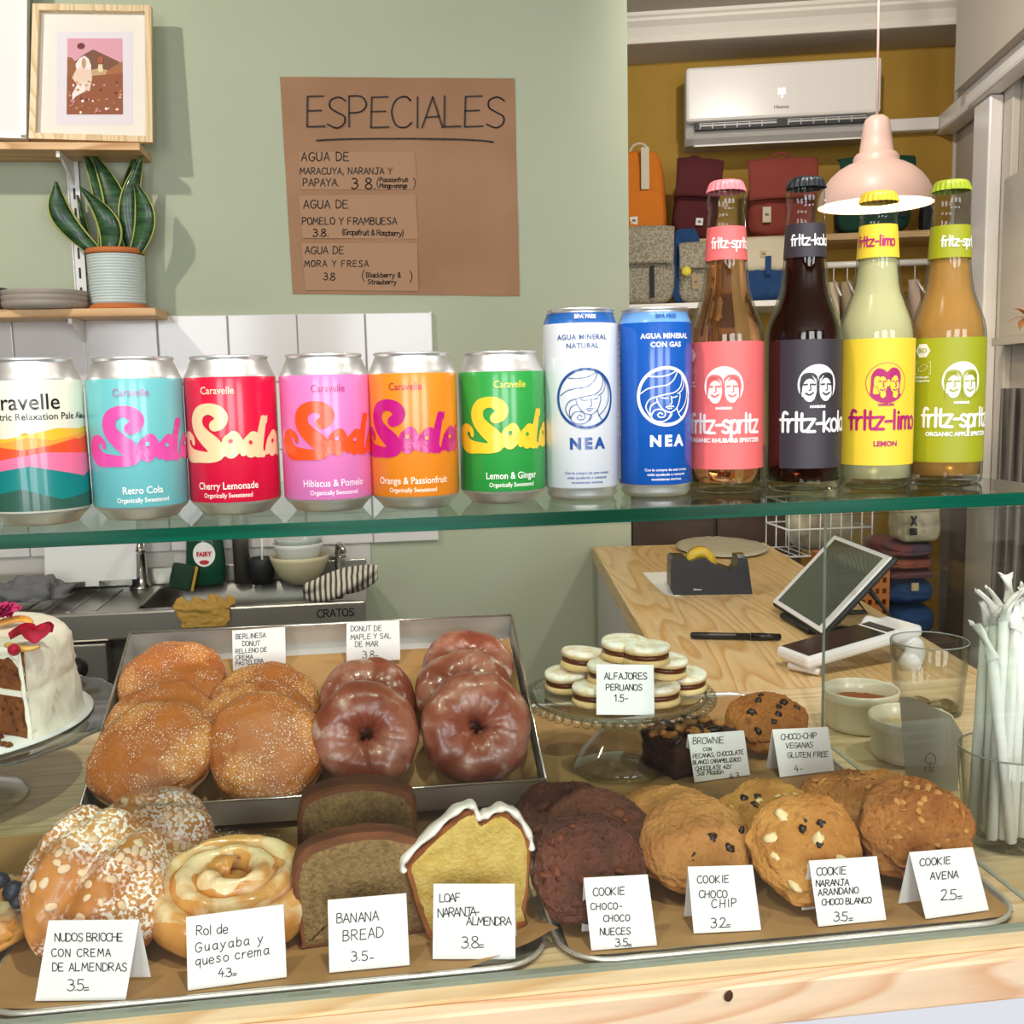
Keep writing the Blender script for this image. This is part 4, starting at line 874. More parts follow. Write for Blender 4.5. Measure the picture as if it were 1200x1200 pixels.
bm1 = bun(.0600, .048, 1, 'berliner', m_berl, p=.62, lump=.075, wrinkle=.0006, cs=5, ex=1.03); bm2 = bun(.0590, .048, 2.3, 'berliner', m_berl, p=.62, lump=.075, wrinkle=.0006, cs=5); bm3 = bun(.0605, .046, 3.7, 'berliner', m_berl, p=.6, dim=.003, lump=.07, wrinkle=.0006, cs=5, ex=1.04)
gB = 'sugared filled doughnuts in the tin'
for me, px, py, off, ln, rz, rl, lb_ in (
    (bm3, 201, 802, .026, .10, 2.0, -.05, 'sugared doughnut at the back left corner of the tin'),
    (bm2, 189, 858, .030, .22, 4.0, -.05, 'half hidden sugared doughnut, middle one of the left row in the tin'),
    (bm1, 167, 897, .040, .30, .6, -.10, 'large sugared doughnut in the front left corner of the tin'),
    (bm2, 312, 828, .024, .10, 1.0, .06, 'flat sugared doughnut behind its row, beside the ring doughnuts'),
    (bm1, 303, 858, .030, .30, 3.2, .04, 'sugared doughnut squeezed in the middle of the second row of the tin'),
    (bm3, 312, 883, .040, .42, 5.2, .02, 'golden sugared doughnut at the front, left of the glazed ring doughnuts')):
    solid(me, 'sugared_doughnut', lb_, 'doughnut', in_tin(px, py, off, ln, rz, rl), gB)
g1 = ring(.0545, .042, 1, 'ring', m_glaze); g2 = ring(.0575, .044, 2, 'ring', m_glaze); g3 = ring(.052, .042, 3, 'ring', m_glaze)
gD = 'maple glazed ring doughnuts in the tin'
for me, px, py, off, ln, rz, rl, lb_ in (
    (g3, 549, 783, .026, .15, 1.0, .1, 'glazed ring doughnut in the back right corner of the tin'),
    (g1, 545, 815, .034, .45, 2.2, .08, 'glazed ring doughnut in the middle of the right row of the tin'),
    (g2, 559, 860, .052, .80, .4, .10, 'whitish glazed ring doughnut at the front right corner of the tin'),
    (g3, 432, 822, .028, .35, 3.0, 0, 'glazed ring doughnut behind the front one in the third row'),
    (g1, 429, 861, .050, .85, 4.4, -.02, 'dark glazed ring doughnut at the front beside the sugared ones')):
    solid(me, 'ring_doughnut', lb_, 'doughnut', in_tin(px, py, off, ln, rz, rl), gD)

# cookies
def chunk(seed, sx, sy, sz):
    rn = random.Random(seed)
    return ico(2, lambda v: V3((v.x*sx, v.y*sy, v.z*sz))*(1+.35*fbm((v.x*1.5+seed, v.y*1.5, v.z*1.5), 2)))
ch_d = [mesh_from(chunk(i, .0055, .0045, .0035), 'chocolate_chip', m_dchoc) for i in range(3)]
ch_w = [mesh_from(chunk(9+i, .0070, .0048, .0035), 'white_chocolate_chunk', m_wchoc) for i in range(3)]
ch_n = [mesh_from(chunk(20+i, .0085, .0052, .003), 'walnut_piece', m_nutb) for i in range(3)]
ch_o = [mesh_from(chunk(30+i, .0042, .0028, .0012), 'oat_flake', m_oatf) for i in range(3)]
def cookie(R, t, seed, mat, dim=0, wr=.004, lump=.1, cs=3.2):
    return bun(R, t, seed, 'cookie', mat, p=.8, lump=lump, wrinkle=wr, sub=6, cs=cs)
def studs(root, me, meshes, name, n, R, seed, spots=None, sink=.0018):
    """press pieces into the upper face of a cookie"""
    from mathutils.bvhtree import BVHTree
    bm = bmesh.new(); bm.from_mesh(me); tr = BVHTree.FromBMesh(bm); bm.free(); rn = random.Random(seed)
    for i in range(n):
        if spots and i < len(spots): x, y = spots[i][0]*R, spots[i][1]*R
        else: a = rn.uniform(0, 2*PI); q = R*.86*math.sqrt(rn.random()); x, y = q*math.cos(a), q*math.sin(a)
        h = tr.ray_cast(V3((x, y, .1)), V3((0, 0, -1)))
        if h[0] is None: continue
        o = bpy.data.objects.new(name, meshes[i % len(meshes)]); COL.objects.link(o); o.parent = root
        o.matrix_local = Matrix.Translation(h[0]-h[1]*sink) @ h[1].to_track_quat('Z', 'Y').to_matrix().to_4x4() @ Matrix.Rotation(rn.uniform(0, 6.28), 4, 'Z') @ Matrix.Scale(rn.uniform(.7, 1.15), 4)
R_ = Matrix.Rotation
c1 = cookie(.0475, .032, 41, m_choc, wr=.0034, cs=3.8); c1b = cookie(.046, .030, 47, m_choc, wr=.0034, cs=3.8)
gc = 'double chocolate walnut cookies'
for me, px, py, a, rz, lb_ in ((c1b, 662, 964, .50, 1, 'dark chocolate cookie at the back of its leaning pile beside the almond loaf'), (c1, 703, 984, .62, 2.6, 'dark chocolate cookie in the middle of its pile beside the pale cookies'), (c1b, 690, 1018, .74, 4, 'dark chocolate walnut cookie at the front behind its price card')):
    o = solid(me, 'cookie', lb_, 'cookie', lean_frame(px, py, ZT, .046, .03, a, rz), gc); studs(o, me, ch_n, 'walnut_piece', 8, .046, px)
c2 = cookie(.0490, .030, 52, m_chip, wr=.0016); c2b = cookie(.047, .030, 53, m_chip, wr=.0016)
gc = 'chocolate chip cookies'
for me, px, py, a, rz, lb_ in ((c2b, 778, 968, .42, 1, 'pale brown cookie at the back of the leaning chocolate chip pile'), (c2, 793, 978, .52, 2, 'pale brown cookie in the middle of the chocolate chip pile'), (c2b, 815, 988, .62, 5.2, 'pale brown chocolate chip cookie at the front of its pile')):
    o = solid(me, 'cookie', lb_, 'cookie', lean_frame(px, py, ZT, .048, .03, a, rz), gc); studs(o, me, ch_d, 'chocolate_chip', 6, .048, px, sink=.0035)
c3 = cookie(.0455, .034, 61, m_nara, wr=.0018, lump=.14); c3b = cookie(.046, .032, 63, m_nara, wr=.0018, lump=.12)
gc = 'orange cookies with white chocolate'
for me, px, py, a, rz, lb_ in ((c3b, 902, 962, .45, 1.4, 'golden cookie with white chocolate leaning behind its front neighbour'), (c3, 942, 992, .80, 3, 'golden cookie with large white chocolate pieces standing at the front')):
    o = solid(me, 'cookie', lb_, 'cookie', lean_frame(px, py, ZT, .046, .032, a, rz), gc); studs(o, me, ch_w, 'white_chocolate_chunk', 7, .045, px+3, sink=.002); studs(o, me, ch_d, 'chocolate_chip', 5, .045, px+9, sink=.0025)
c4 = cookie(.0495, .034, 71, m_oat, wr=.0030, lump=.12, cs=6.5); c4b = cookie(.047, .032, 74, m_oat, wr=.0030, lump=.12, cs=6.5)
gc = 'oat cookies'
for me, px, py, a, rz, lb_ in ((c4b, 998, 950, .40, 1.4, 'brown oat cookie at the back, next to the white chocolate cookies'), (c4, 1034, 955, .50, 2.2, 'brown oat cookie in the middle of the oat pile'), (c4, 1073, 972, .66, 4.1, 'coarse brown oat cookie at the front behind the rightmost price card')):
    o = solid(me, 'cookie', lb_, 'cookie', lean_frame(px, py, ZT, .048, .033, a, rz), gc); studs(o, me, ch_o, 'oat_flake', 34, .048, px, sink=.0004)
c5 = cookie(.0475, .036, 81, m_vegan, wr=.0026, lump=.12, cs=4.5)
o = solid(c5, 'cookie', 'chunky brown cookie lying behind the gluten free price card', 'cookie', lean_frame(898, 846, ZT, .044, .034, .38, 2.0), None); studs(o, c5, ch_d, 'chocolate_chip', 9, .046, 5, spots=[(-.5, .55), (.2, -.6)], sink=.001)
# brownie
m_brown = M('brownie', '35190F', .8, col2='4A2616', nscale=60, bump=.8, bscale=150)
p = PZ(808, 870, Z0+.028); br = thing('brownie', 'dark brownie topped with nuts behind the glass stand', 'brownie', (p.x, p.y, ZT), (0, 0, .35))
bmx = bmesh.new(); bmesh.ops.create_cube(bmx, size=1); bmesh.ops.subdivide_edges(bmx, edges=bmx.edges[:], cuts=10, use_grid_fill=True)
for v in bmx.verts:
    q = v.co.copy(); k = 1+.06*fbm(tuple(q*4), 3); v.co = V3((q.x*.088*k, q.y*.062*k, (q.z+.5)*.040+.002*fbm(tuple(q*9), 3)))
me = mesh_from(bmx, 'crumb', m_brown); o = bpy.data.objects.new('crumb', me); link(o, br)
nm = [mesh_from(chunk(50+i, .0085, .006, .0045), 'pecan_piece', m_nut) for i in range(3)]+[mesh_from(chunk(60, .012, .009, .004), 'pecan_piece', m_dchoc)]
rn = random.Random(5)
for i in range(34):
    o = bpy.data.objects.new('pecan_piece', nm[i % 4]); link(o, br); o.location = (rn.uniform(-.040, .040), rn.uniform(-.028, .028), .0405+rn.uniform(-.001, .003)); o.rotation_euler = (rn.uniform(-.6, .6), rn.uniform(-.6, .6), rn.uniform(0, 6))

# brioche knots
def knot_mesh(seed, R=.058):
    def f(v):
        n = v.normalized(); s_ = (n.x*.55-n.y*.83)-.12*math.sin(n.y*2.5+seed); g = math.exp(-(s_/.13)**2); g2 = math.exp(-((s_+.62)/.10)**2)
        k = 1+.10*fbm((n.x*1.6+seed, n.y*1.6, n.z*1.6), 3)+.014*fbm((n.x*7+seed, n.y*7, n.z*7), 3)
        z = n.z*.030*k-(.013*g+.008*g2)*(1 if n.z > 0 else .2)+.004*math.sin(s_*7)*max(0, n.z)
        return (n.x*R*.92*k, n.y*R*1.12*k, z)
    return mesh_from(ico(5, f), 'brioche', m_bri)
fl = [mesh_from(chunk(70+i, .0046, .0031, .0009), 'almond_flake', m_almond) for i in range(3)]
for i, (px, py, a, rz, lb_) in enumerate(((163, 994, .50, -.9, 'sugar dusted brioche knot leaning behind the front knot by the tin'), (112, 1038, .78, .15, 'sugar dusted brioche knot with almonds behind the leftmost price card'))):
    me = knot_mesh(i*3.1+1); o = solid(me, 'brioche_knot', lb_, 'bun', lean_frame(px, py, ZT, .050, .05, a, rz), 'brioche knots with almonds')
    studs(o, me, fl, 'almond_flake', 34, .050, 11+i, sink=-.0002)
# icing sugar spill on the paper
# guava roll: a rolled strand of dough
m_ = lean_frame(272, 1046, ZT, .040, .042, .28, .2)
ro = thing('guava_roll', 'glazed spiral pastry roll behind the second price card from the left', 'bun', M_=m_)
def roll_pt(u, v):
    a = 1.0+u*2*PI*2.9; q = .0085+.0505*u
    tr = .0118*(1 if u < .94 else math.sqrt(max(.02, 1-((u-.94)/.06)**2))); t_ = 2*PI*v
    k = 1+.05*fbm((math.cos(a)*2, math.sin(a)*2, u*4), 2)
    rr = (q+tr*math.cos(t_)*.98)*k; zz = (tr*1.55*math.sin(t_))*(1+.08*fbm((a, v*2, 1), 2))+.010*(1-u)+.0016*fbm((rr*80*math.cos(a), rr*80*math.sin(a), 2), 3)
    return (rr*math.cos(a)*1.14, rr*math.sin(a)*.92, zz)
b = MB(); b.grid(lambda i, j: roll_pt(i, j), 260, 22); b.lathe([(0, .019), (.006, .018), (.011, .013), (.013, .004), (.012, -.008)], 24, T=Matrix.Translation((.002, -.001, 0)), sx=1.15); b.build('rolled_dough', m_roll, ro)
b = MB()
def gl(i, j):
    u = .12+.85*i; w_ = .10+.035*math.sin(i*40)+.03*math.sin(i*93); v = .25-w_+2*w_*j; p_ = V3(roll_pt(u, v)); return (p_.x, p_.y, p_.z+.0011*math.sin(PI*j)+.0001)
b.grid(gl, 200, 6); b.build('sugar_glaze', M('sugar_glaze', 'EAD3A4', .25, coat=.4, col2='D39E58', nscale=34, nlo=.45, nhi=.60, bump=.3, bscale=120), ro)

# bread slices
def slice_thing(name, label, cat, poly, th, mw, mcrust, mcrumb, group=None, inset=.93, dx=0, dy=0):
    t = thing(name, label, cat, M_=mw, group=group)
    P = smoothpts([poly[-1]]+poly+[poly[0]], 3)[3:-3]
    rn = random.Random(len(P))
    bm = bmesh.new(); n = len(P); rings = []
    for k, (z, s_) in enumerate(((0, .93), (.004, 1.0), (th*.5, 1.0), (th-.003, .995), (th, .965))):
        rings.append([bm.verts.new((x*s_+.0012*fbm((x*60, y*60, z*50), 2), y*s_+.0012*fbm((x*60+9, y*60, z*50), 2), z)) for x, y in P])
    for k in range(4):
        for i in range(n): j = (i+1) % n; bm.faces.new((rings[k][i], rings[k][j], rings[k+1][j], rings[k+1][i]))
    bm.faces.new(rings[0][::-1]); bm.faces.new(rings[-1])
    o = bpy.data.objects.new('crust', mesh_from(bm, 'crust', mcrust, False)); link(o, t)
    bm = bmesh.new(); cx = sum(x for x, y in P)/n; cy = sum(y for x, y in P)/n; m = 14; R2 = []
    for k in range(m+1):
        s_ = inset*k/m
        if k == 0: R2.append([bm.verts.new((cx, cy, th+.0012))]); continue
        R2.append([bm.verts.new((cx+(x-cx)*s_+dx*s_, cy+(y-cy)*s_+dy*s_, th+.0012+.0013*fbm((x*s_*130, y*s_*130, k*.0), 3)-(.0018 if k == m else 0))) for x, y in P])
    for k in range(1, m+1):
        for i in range(n):
            j = (i+1) % n
            if k == 1: bm.faces.new((R2[0][0], R2[1][i], R2[1][j]))
            else: bm.faces.new((R2[k-1][i], R2[k][i], R2[k][j], R2[k-1][j]))
    o = bpy.data.objects.new('crumb_face', mesh_from(bm, 'crumb_face', mcrumb)); link(o, t); return t
def stand_frame(px, py, lean, yaw, z=ZT):
    """bottom centre of the slice at the pixel; the face leans back by lean"""
    p = PZ(px, py, z); return Matrix.Translation(p) @ R_(yaw, 4, 'Z') @ R_(PI/2-lean, 4, 'X')
ban = [(-.049, .004), (-.047, 0), (0, -.001), (.047, 0), (.050, .006), (.053, .040), (.051, .066), (.040, .077), (.015, .083), (-.015, .083), (-.042, .076), (-.052, .062), (-.053, .035)]
slice_thing('banana_bread_slice', 'brown bread slice leaning at the back behind its front neighbour', 'bread', ban, .034, stand_frame(421, 1028, .06, -.02) @ Matrix.Translation((0, 0, -.034)), m_crust, m_bcrumb, 'banana bread slices', dy=-.002)
slice_thing('banana_bread_slice', 'brown bread slice at the front behind the third price card', 'bread', ban, .030, stand_frame(427, 1101, .12, .10) @ Matrix.Translation((0, 0, -.030)), m_crust, m_bcrumb, 'banana bread slices', dy=-.002)
alm = [(-.038, 0), (.036, .0), (.042, .012), (.047, .040), (.049, .066), (.040, .084), (.028, .092), (.014, .088), (.008, .086), (.003, .096), (-.010, .092), (-.030, .077), (-.052, .058), (-.050, .040), (-.044, .016)]
ls_ = slice_thing('almond_loaf_slice', 'golden cake slice with white icing on its pointed top', 'bread', alm, .022, stand_frame(557, 1094, .20, .03) @ Matrix.Translation((0, 0, -.022)), m_lcrust, m_lcrumb, None, dy=-.0005)
b = MB(); pts = smoothpts([(.049, .060, 0), (.0485, .070, 0), (.040, .087, 0), (.028, .095, 0), (.015, .091, 0), (.008, .089, 0), (.003, .099, 0), (-.010, .096, 0), (-.030, .081, 0), (-.053, .062, 0), (-.054, .053, 0)], 5)
b.tube([(x, y, .0125) for x, y, z in pts], [.0032+.0007*math.sin(i*1.3) for i in range(len(pts))], 12, flat=3.6); b.build('icing', m_icing, ls_)

# left pastry with berries, cut by the frame edge
p = PZ(-6, 1068, ZT+.02); fp = thing('berry_pastry', 'puff pastry with dark berries at the left edge of the case', 'pastry', (p.x-.02, p.y, ZT), (0, 0, .2))
me = bun(.058, .034, 91, 'dough', m_roll, lump=.08, wrinkle=.004); o = bpy.data.objects.new('dough', me); link(o, fp); o.location = (0, 0, .017)
m_berry = M('blueberry', '20222E', .45, col2='3A3A4A', nscale=60)
for x, y, r in ((.035, -.008, .009), (.022, .014, .0085), (.018, -.024, .009), (.004, .0, .009), (.040, -.028, .006)):
    b = MB(); b.lathe([(.0001, r*.75), (r*.35, r*.9), (r*.45, r*.82), (r*.75, r*.62), (r, 0), (r*.7, -r*.7), (0, -r)], 18); o = b.build('blueberry', m_berry, fp); o.location = (x, y, .036)

# ================================================================== PRICE CARDS
def card(name, c4, lean, z, lines, label, tent=True, group='price cards in the case', off=0, lh=1.15, plane=None, w=.00062):
    """c4: pixels of TL TR BR BL. lines: (text, x, baseline y, cap height px, slope, spacing)"""
    if plane is None:
        B0, B1 = PZ(*c4[3], z), PZ(*c4[2], z)
        x = (B1-B0).normalized(); up = V3((0, 0, 1)); back = up.cross(x); n = (-back*math.cos(lean)+up*math.sin(lean)); org = B0
    else:
        org, n = plane; n = V3(n).normalized(); B0, B1 = hit(*c4[3], org, n), hit(*c4[2], org, n); x = (B1-B0).normalized(); back = V3((0, 0, 1)).cross(x).normalized()
    T0, T1_ = hit(*c4[0], org, n), hit(*c4[1], org, n)
    Mx = frame(B0, x, z=n); inv = Mx.inverted()
    t = thing(name, label, 'price card', M_=Mx, group=group)
    q = [inv @ k for k in (B0, B1, T1_, T0)]; q = [(a.x, a.y) for a in q]
    b = MB(); b.prism(q, -.0004, 0); b.build('front_leaf', m_card, t)
    if tent:
        # the rear leaf: from the ridge back down to the tray
        R0_, R1_ = T0, T1_; dist = 2*abs((T0-B0).dot(back)); D0, D1 = T0+back*dist*.5-V3((0, 0, T0.z-z-.0005)), T1_+back*dist*.5-V3((0, 0, T1_.z-z-.0005))
        k = (T0.z-z)*math.tan(lean*1.0); D0 = V3((T0.x, T0.y, z+.0005))+back*k; D1 = V3((T1_.x, T1_.y, z+.0005))+back*k
        vv = [inv @ a for a in (R0_, R1_, D1, D0)]; nn = (vv[1]-vv[0]).cross(vv[3]-vv[0]).normalized()*.0004
        b = MB(); b.add([tuple(a) for a in vv]+[tuple(a+nn) for a in vv], [(0, 1, 2, 3), (7, 6, 5, 4), (0, 4, 5, 1), (1, 5, 6, 2), (2, 6, 7, 3), (3, 7, 4, 0)]); b.build('rear_leaf', m_card, t)
    b = MB(); rn = random.Random(sum(map(ord, lines[0][0])))
    def fn(px_, py_): a = inv @ hit(px_, py_, org+n*.00025, n); return (a.x, a.y, .00025)
    # lettering is laid out in the card's own plane: two in-plane axes measured from the card's own edges
    for txt, x0, y0, h, sl_, sp in lines:
        ls, w_ = glyphs(txt, h, .22, sp, rn)
        for l in ls: ribbon(b, [(x0+a, y0-b_-a*sl_) for a, b_ in l], lh, fn, n=5)
    b.build('handwriting', m_ink, t); return t
S = .08
card('price_card', [(57, 1079), (163, 1078), (147, 1172), (41, 1173)], .26, ZT, [('NUDOS BRIOCHE', 64, 1103, 9.5, .0, .86), ('CON CREMA', 60, 1121, 9, 0, 1.12), ('DE ALMENDRAS', 61, 1138, 9.5, .0, .98), ('3.5=', 79, 1161, 13, 0, .75)], 'white folded card reading NUDOS BRIOCHE CON CREMA DE ALMENDRAS 3.5')
card('price_card', [(218, 1075), (332, 1060), (336, 1145), (220, 1161)], .26, ZT, [('Rol de', 230, 1096, 11, .06, .95), ('Guayaba y', 229, 1116, 11, .14, 1.25), ('queso crema', 229, 1132, 11, .16, 1.1), ('4.3=', 256, 1145, 10, .05, .85)], 'white folded card reading Rol de Guayaba y queso crema 4.3')
card('price_card', [(384, 1055), (476, 1047), (480, 1131), (386, 1140)], .26, ZT, [('BANANA', 394, 1082, 11, .07, .95), ('BREAD', 402, 1103, 12, .1, 1.0), ('3.5~', 411, 1126, 11, .03, 1.05)], 'white folded card reading BANANA BREAD 3.5')
card('price_card', [(508, 1036), (603, 1036), (604, 1124), (507, 1124)], .26, ZT, [('LOAF', 515, 1057, 9.5, .03, .8), ('NARANJA-', 513, 1075, 10.5, .04, .74), ('ALMENDRA', 547, 1084, 9.5, .0, .83), ('3.8=', 541, 1111, 13, 0, .78)], 'white folded card reading LOAF NARANJA ALMENDRA 3.8')
card('price_card', [(684, 1029), (759, 1025), (770, 1108), (693, 1114)], .26, ZT, [('COOKIE', 695, 1050, 9, .05, .95), ('CHOCO-', 692, 1066, 7.5, .02, 1.1), ('CHOCO', 707, 1080, 7.5, .02, 1.05), ('NUECES', 703, 1096, 8, .03, .95), ('3.5=', 721, 1109, 9, 0, .85)], 'white folded card reading COOKIE CHOCO-CHOCO NUECES 3.5')
card('price_card', [(806, 1016), (882, 1014), (892, 1090), (813, 1094)], .26, ZT, [('COOKIE', 817, 1035, 8.5, .02, 1.02), ('CHOCO', 819, 1052, 8.5, .0, 1.0), ('CHIP', 834, 1064, 9.5, .05, 1.2), ('3.2=', 833, 1087, 11, .0, .85)], 'white folded card reading COOKIE CHOCO CHIP 3.2')
card('price_card', [(948, 1009), (1027.5, 1003.6), (1038.6, 1078), (959, 1086)], .26, ZT, [('COOKIE', 957, 1026, 9, .05, .88), ('NARANJA', 956, 1039, 7.5, .04, .92), ('ARANDANO', 959, 1050, 7.5, .07, .98), ('CHOCO BLANCO', 963, 1061, 7, .05, .88), ('3.5=', 977, 1079, 10.5, .0, .85)], 'white folded card reading COOKIE NARANJA ARANDANO CHOCO BLANCO 3.5')
card('price_card', [(1065.6, 999), (1140, 993), (1159, 1066.6), (1085, 1077)], .26, ZT, [('COOKIE', 1078, 1015, 8.5, .08, .98), ('AVENA', 1090, 1031, 8.5, .07, 1.0), ('2.5=', 1103, 1055, 12, .04, .8)], 'white folded card reading COOKIE AVENA 2.5')
card('price_card', [(806, 861), (871.7, 856), (879, 908), (814, 917)], .26, ZT, [('BROWNIE', 812, 872, 7.5, .03, .92), ('CON', 824, 880, 4, .02, 1.1), ('PECANAS, CHOCOLATE', 812, 889, 5, .09, .86), ('BLANCO CARAMELIZADO', 812, 896, 4.6, .07, .82), ('CHOCOLATE 42%', 815, 903, 4.6, .06, .9), ('Sal Maldon', 817, 909, 5.5, .07, .9), ('4.3', 855, 914, 7, .15, .9)], 'white folded card reading BROWNIE CON PECANAS 4.3 beside the glass stand', lh=.8)
card('price_card', [(905, 855), (970, 852), (977.7, 903), (914, 911)], .26, ZT, [('CHOCO-CHIP', 915, 867, 6.5, .05, .88), ('VEGANAS', 921, 877, 6, .04, .95), ('GLUTEN FREE', 923, 888, 6, .03, .93), ('4-', 931, 904, 7.5, .0, 1.0)], 'white folded card reading CHOCO-CHIP VEGANAS GLUTEN FREE 4', lh=.85)
ny = TI.to_3x3() @ V3((0, -1, .42)); po = TI @ V3((0, TD-.045, 0))
card('price_card', [(272, 739), (334, 734.5), (335, 780), (273, 787)], 0, 0, [('BERLINESA', 276, 749, 5.5, .06, .95), ('DONUT', 284, 757, 5.5, .03, .95), ('RELLENO DE', 276, 766, 5, .07, .95), ('CREMA', 276, 773, 5, .03, 1.0), ('PASTELERA', 276, 780, 5, .1, .9), ('4.5=', 304, 784.5, 4.6, .05, .85)], 'white card reading BERLINESA DONUT RELLENO DE CREMA PASTELERA 4.5', tent=False, plane=(po, ny), lh=.75)
card('price_card', [(406, 729), (468, 727), (469, 773), (406, 776.5)], 0, 0, [('DONUT DE', 411, 740, 6, .03, 1.0), ('MAPLE Y SAL', 411, 750, 6, .05, .95), ('DE MAR', 416, 758, 6, .03, 1.0), ('3.8=', 425, 771, 8, .0, .95)], 'white card reading DONUT DE MAPLE Y SAL DE MAR 3.8', tent=False, plane=(po, ny), lh=.75)

# ================================================================== GLASS STAND WITH ALFAJORES
sx, sy, rp = .2618, 1.110, .1015; zp = 1.038
st = thing('cake_stand', 'small clear glass pedestal stand with a beaded rim', 'stand', (sx, sy, ZT))
h = zp-ZT
b = MB(); b.lathe([(0, .012), (.020, .011), (.040, .005), (.0505, .0022), (.0530, .0010), (.0530, .0005), (.0500, .0), ], 64)
b.lathe([(.0530, .001), (.0525, .006), (.0480, .014), (.0400, .024), (.0290, .035), (.0200, .046), (.0150, .055), (.0150, .058), (.0190, .061), (.0180, .064)], 64); b.build('foot', m_glassy, st)
b = MB(); b.lathe([(0, h-.006), (.018, h-.007), (.060, h-.0035), (rp-.010, h-.004), (rp-.004, h-.001), (rp-.004, h+.003), (rp-.012, h+.002), (.060, h), (0, h)], 72); b.build('plate', m_glassy, st)
bmb = MB(); bmb.lathe([(0, -.0062), (.0035, -.0052), (.0060, -.0018), (.0062, .0015), (.0038, .0048), (0, .006)], 12); me0 = None
for i in range(56):
    a = 2*PI*i/56
    if me0 is None: o = bmb.build('bead', m_glassy, st); me0 = o
    else: o = me0.copy(); COL.objects.link(o)
    o.location = ((rp+.001)*math.cos(a), (rp+.001)*math.sin(a), h-.001)
m_alf = M('alfajor_biscuit', 'E2C48C', .8, col2='D8B577', nscale=60, bump=.5, bscale=200)
layer(m_alf, 'F6F1E6', 90, .25, .55, det=4, mask=('z', .0055, .0085), fac=.97)
m_dul = M('caramel_filling', '5A2A12', .3)
def alf(seed):
    R = .0262; s = seed*3.7
    t = thing('alfajor', '', 'biscuit')
    b = MB()
    def disc_(z0, z1):
        P = [(0, z0), (R*.9, z0), (R*.99, z0+.0016), (R, (z0+z1)/2), (R*.985, z1-.0018), (R*.93, z1-.0003), (R*.6, z1), (0, z1)]
        n = 40; vs = []; fs = []
        for i in range(n):
            a = 2*PI*i/n
            for r, z in P: k = 1+.022*fbm((math.cos(a)*3+s, math.sin(a)*3, z*300), 2); vs.append((r*k*math.cos(a), r*k*math.sin(a), z))
        c = len(P)
        for i in range(n):
            for q in range(c-1): fs.append((i*c+q, ((i+1) % n)*c+q, ((i+1) % n)*c+q+1, i*c+q+1))
        return vs, fs
    v, f = disc_(-.0105, -.0025); b2 = MB(); b2.add(v, f, True); b2.build('lower_biscuit', m_alf, t)
    v, f = disc_(.0025, .0110); b.add(v, f, True); b.build('upper_biscuit', m_alf, t)
    b = MB(); b.lathe([(0, -.0027), (R*.93, -.0027), (R*.95, 0), (R*.92, .0027), (0, .0027)], 36); b.build('caramel', m_dul, t); return t
protos = [alf(1)]
ZP = zp+.0013
spots = [(732, 761, 2, .10, .04, 'powdered sandwich biscuit crowning the pile on the glass stand'), (757, 766, 2, 0, .02, 'sandwich biscuit peeping out behind the top one'),
 (684, 774, 1, .16, -.12, 'powdered sandwich biscuit, left one of the second layer'), (716, 787, 1, .0, .05, 'powdered sandwich biscuit of the second layer, half behind the price card'), (778, 781, 1, -.12, .12, 'powdered sandwich biscuit, right one of the second layer'),
 (665, 797, 0, .08, -.08, 'powdered sandwich biscuit lying farthest left on the glass stand'), (698, 814, 0, .04, .03, 'powdered sandwich biscuit at the front left of the price card on the stand'), (769, 813, 0, .03, .05, 'powdered sandwich biscuit at the front right of the price card on the stand'), (801, 798, 0, -.05, .1, 'powdered sandwich biscuit lying farthest right on the glass stand'), (733, 790, 0, 0, 0, 'sandwich biscuit hidden in the middle of the bottom layer')]
for i, (px, py, lay, rx, ry, lb_) in enumerate(spots):
    o = protos[0] if i == 0 else copy_tree(protos[0])
    z = ZP+.0110+lay*.0215; p = PZ(px, py, z); o.location = (p.x, p.y, z+abs(rx)*.010); o.rotation_euler = (rx*.5, ry*.6, i*1.3); o['label'] = lb_; o['group'] = 'powdered sandwich biscuits on the glass stand'
pn = V3((0, -1, .18)); pa = PZ(733, 838, ZP+.001)
card('price_card', [(699, 778.5), (766, 779), (767, 838), (699, 837.5)], 0, 0, [('ALFAJORES', 708, 796, 7.5, .0, .93), ('PERUANOS', 710, 809, 7, .0, .95), ('1.5-', 720, 822, 8, .0, .95)], 'white card reading ALFAJORES PERUANOS 1.5 leaning on the biscuits', tent=False, plane=(pa, pn))

# ================================================================== CAKE ON ITS GLASS STAND
cx, cy = -.474, 1.150; zc_ = 1.040
cs = thing('cake_stand', 'large clear glass pedestal stand under the white cake', 'stand', (cx, cy, Z0-.0008)); h = zc_-Z0
b = MB(); b.lathe([(.0815, .0), (.0835, .001), (.0830, .004), (.0760, .008), (.0550, .016), (.0330, .030), (.0200, .048), (.0170, .066), (.0260, h-.010)], 64); b.build('foot', m_glassy, cs)
b = MB(); n = 96; vs = []; prof = [(0, h-.010), (.100, h-.008), (.165, h-.006), (.188, h-.001), (.1900, h+.004), (.1870, h+.0045), (.166, h), (.10, h), (0, h)]
def pl(i, j):
    a = 2*PI*i; k = min(8, int(round(j*8))); r, z = prof[k]
    if r > .18: r *= 1+.012*math.cos(a*24)
    return (r*math.cos(a), r*math.sin(a), z)
b.grid(pl, 192, 8, wrap=True); b.build('plate', m_glassy, cs)
def tanr(px, py):
    d = ray(px, py); d = V3((d.x, d.y, 0)).normalized(); w = V3((cx, cy, 0)); return (w-d*w.dot(d)).length
rd = tanr(110, 827); rt = tanr(84, 760); rb = tanr(99, 828)
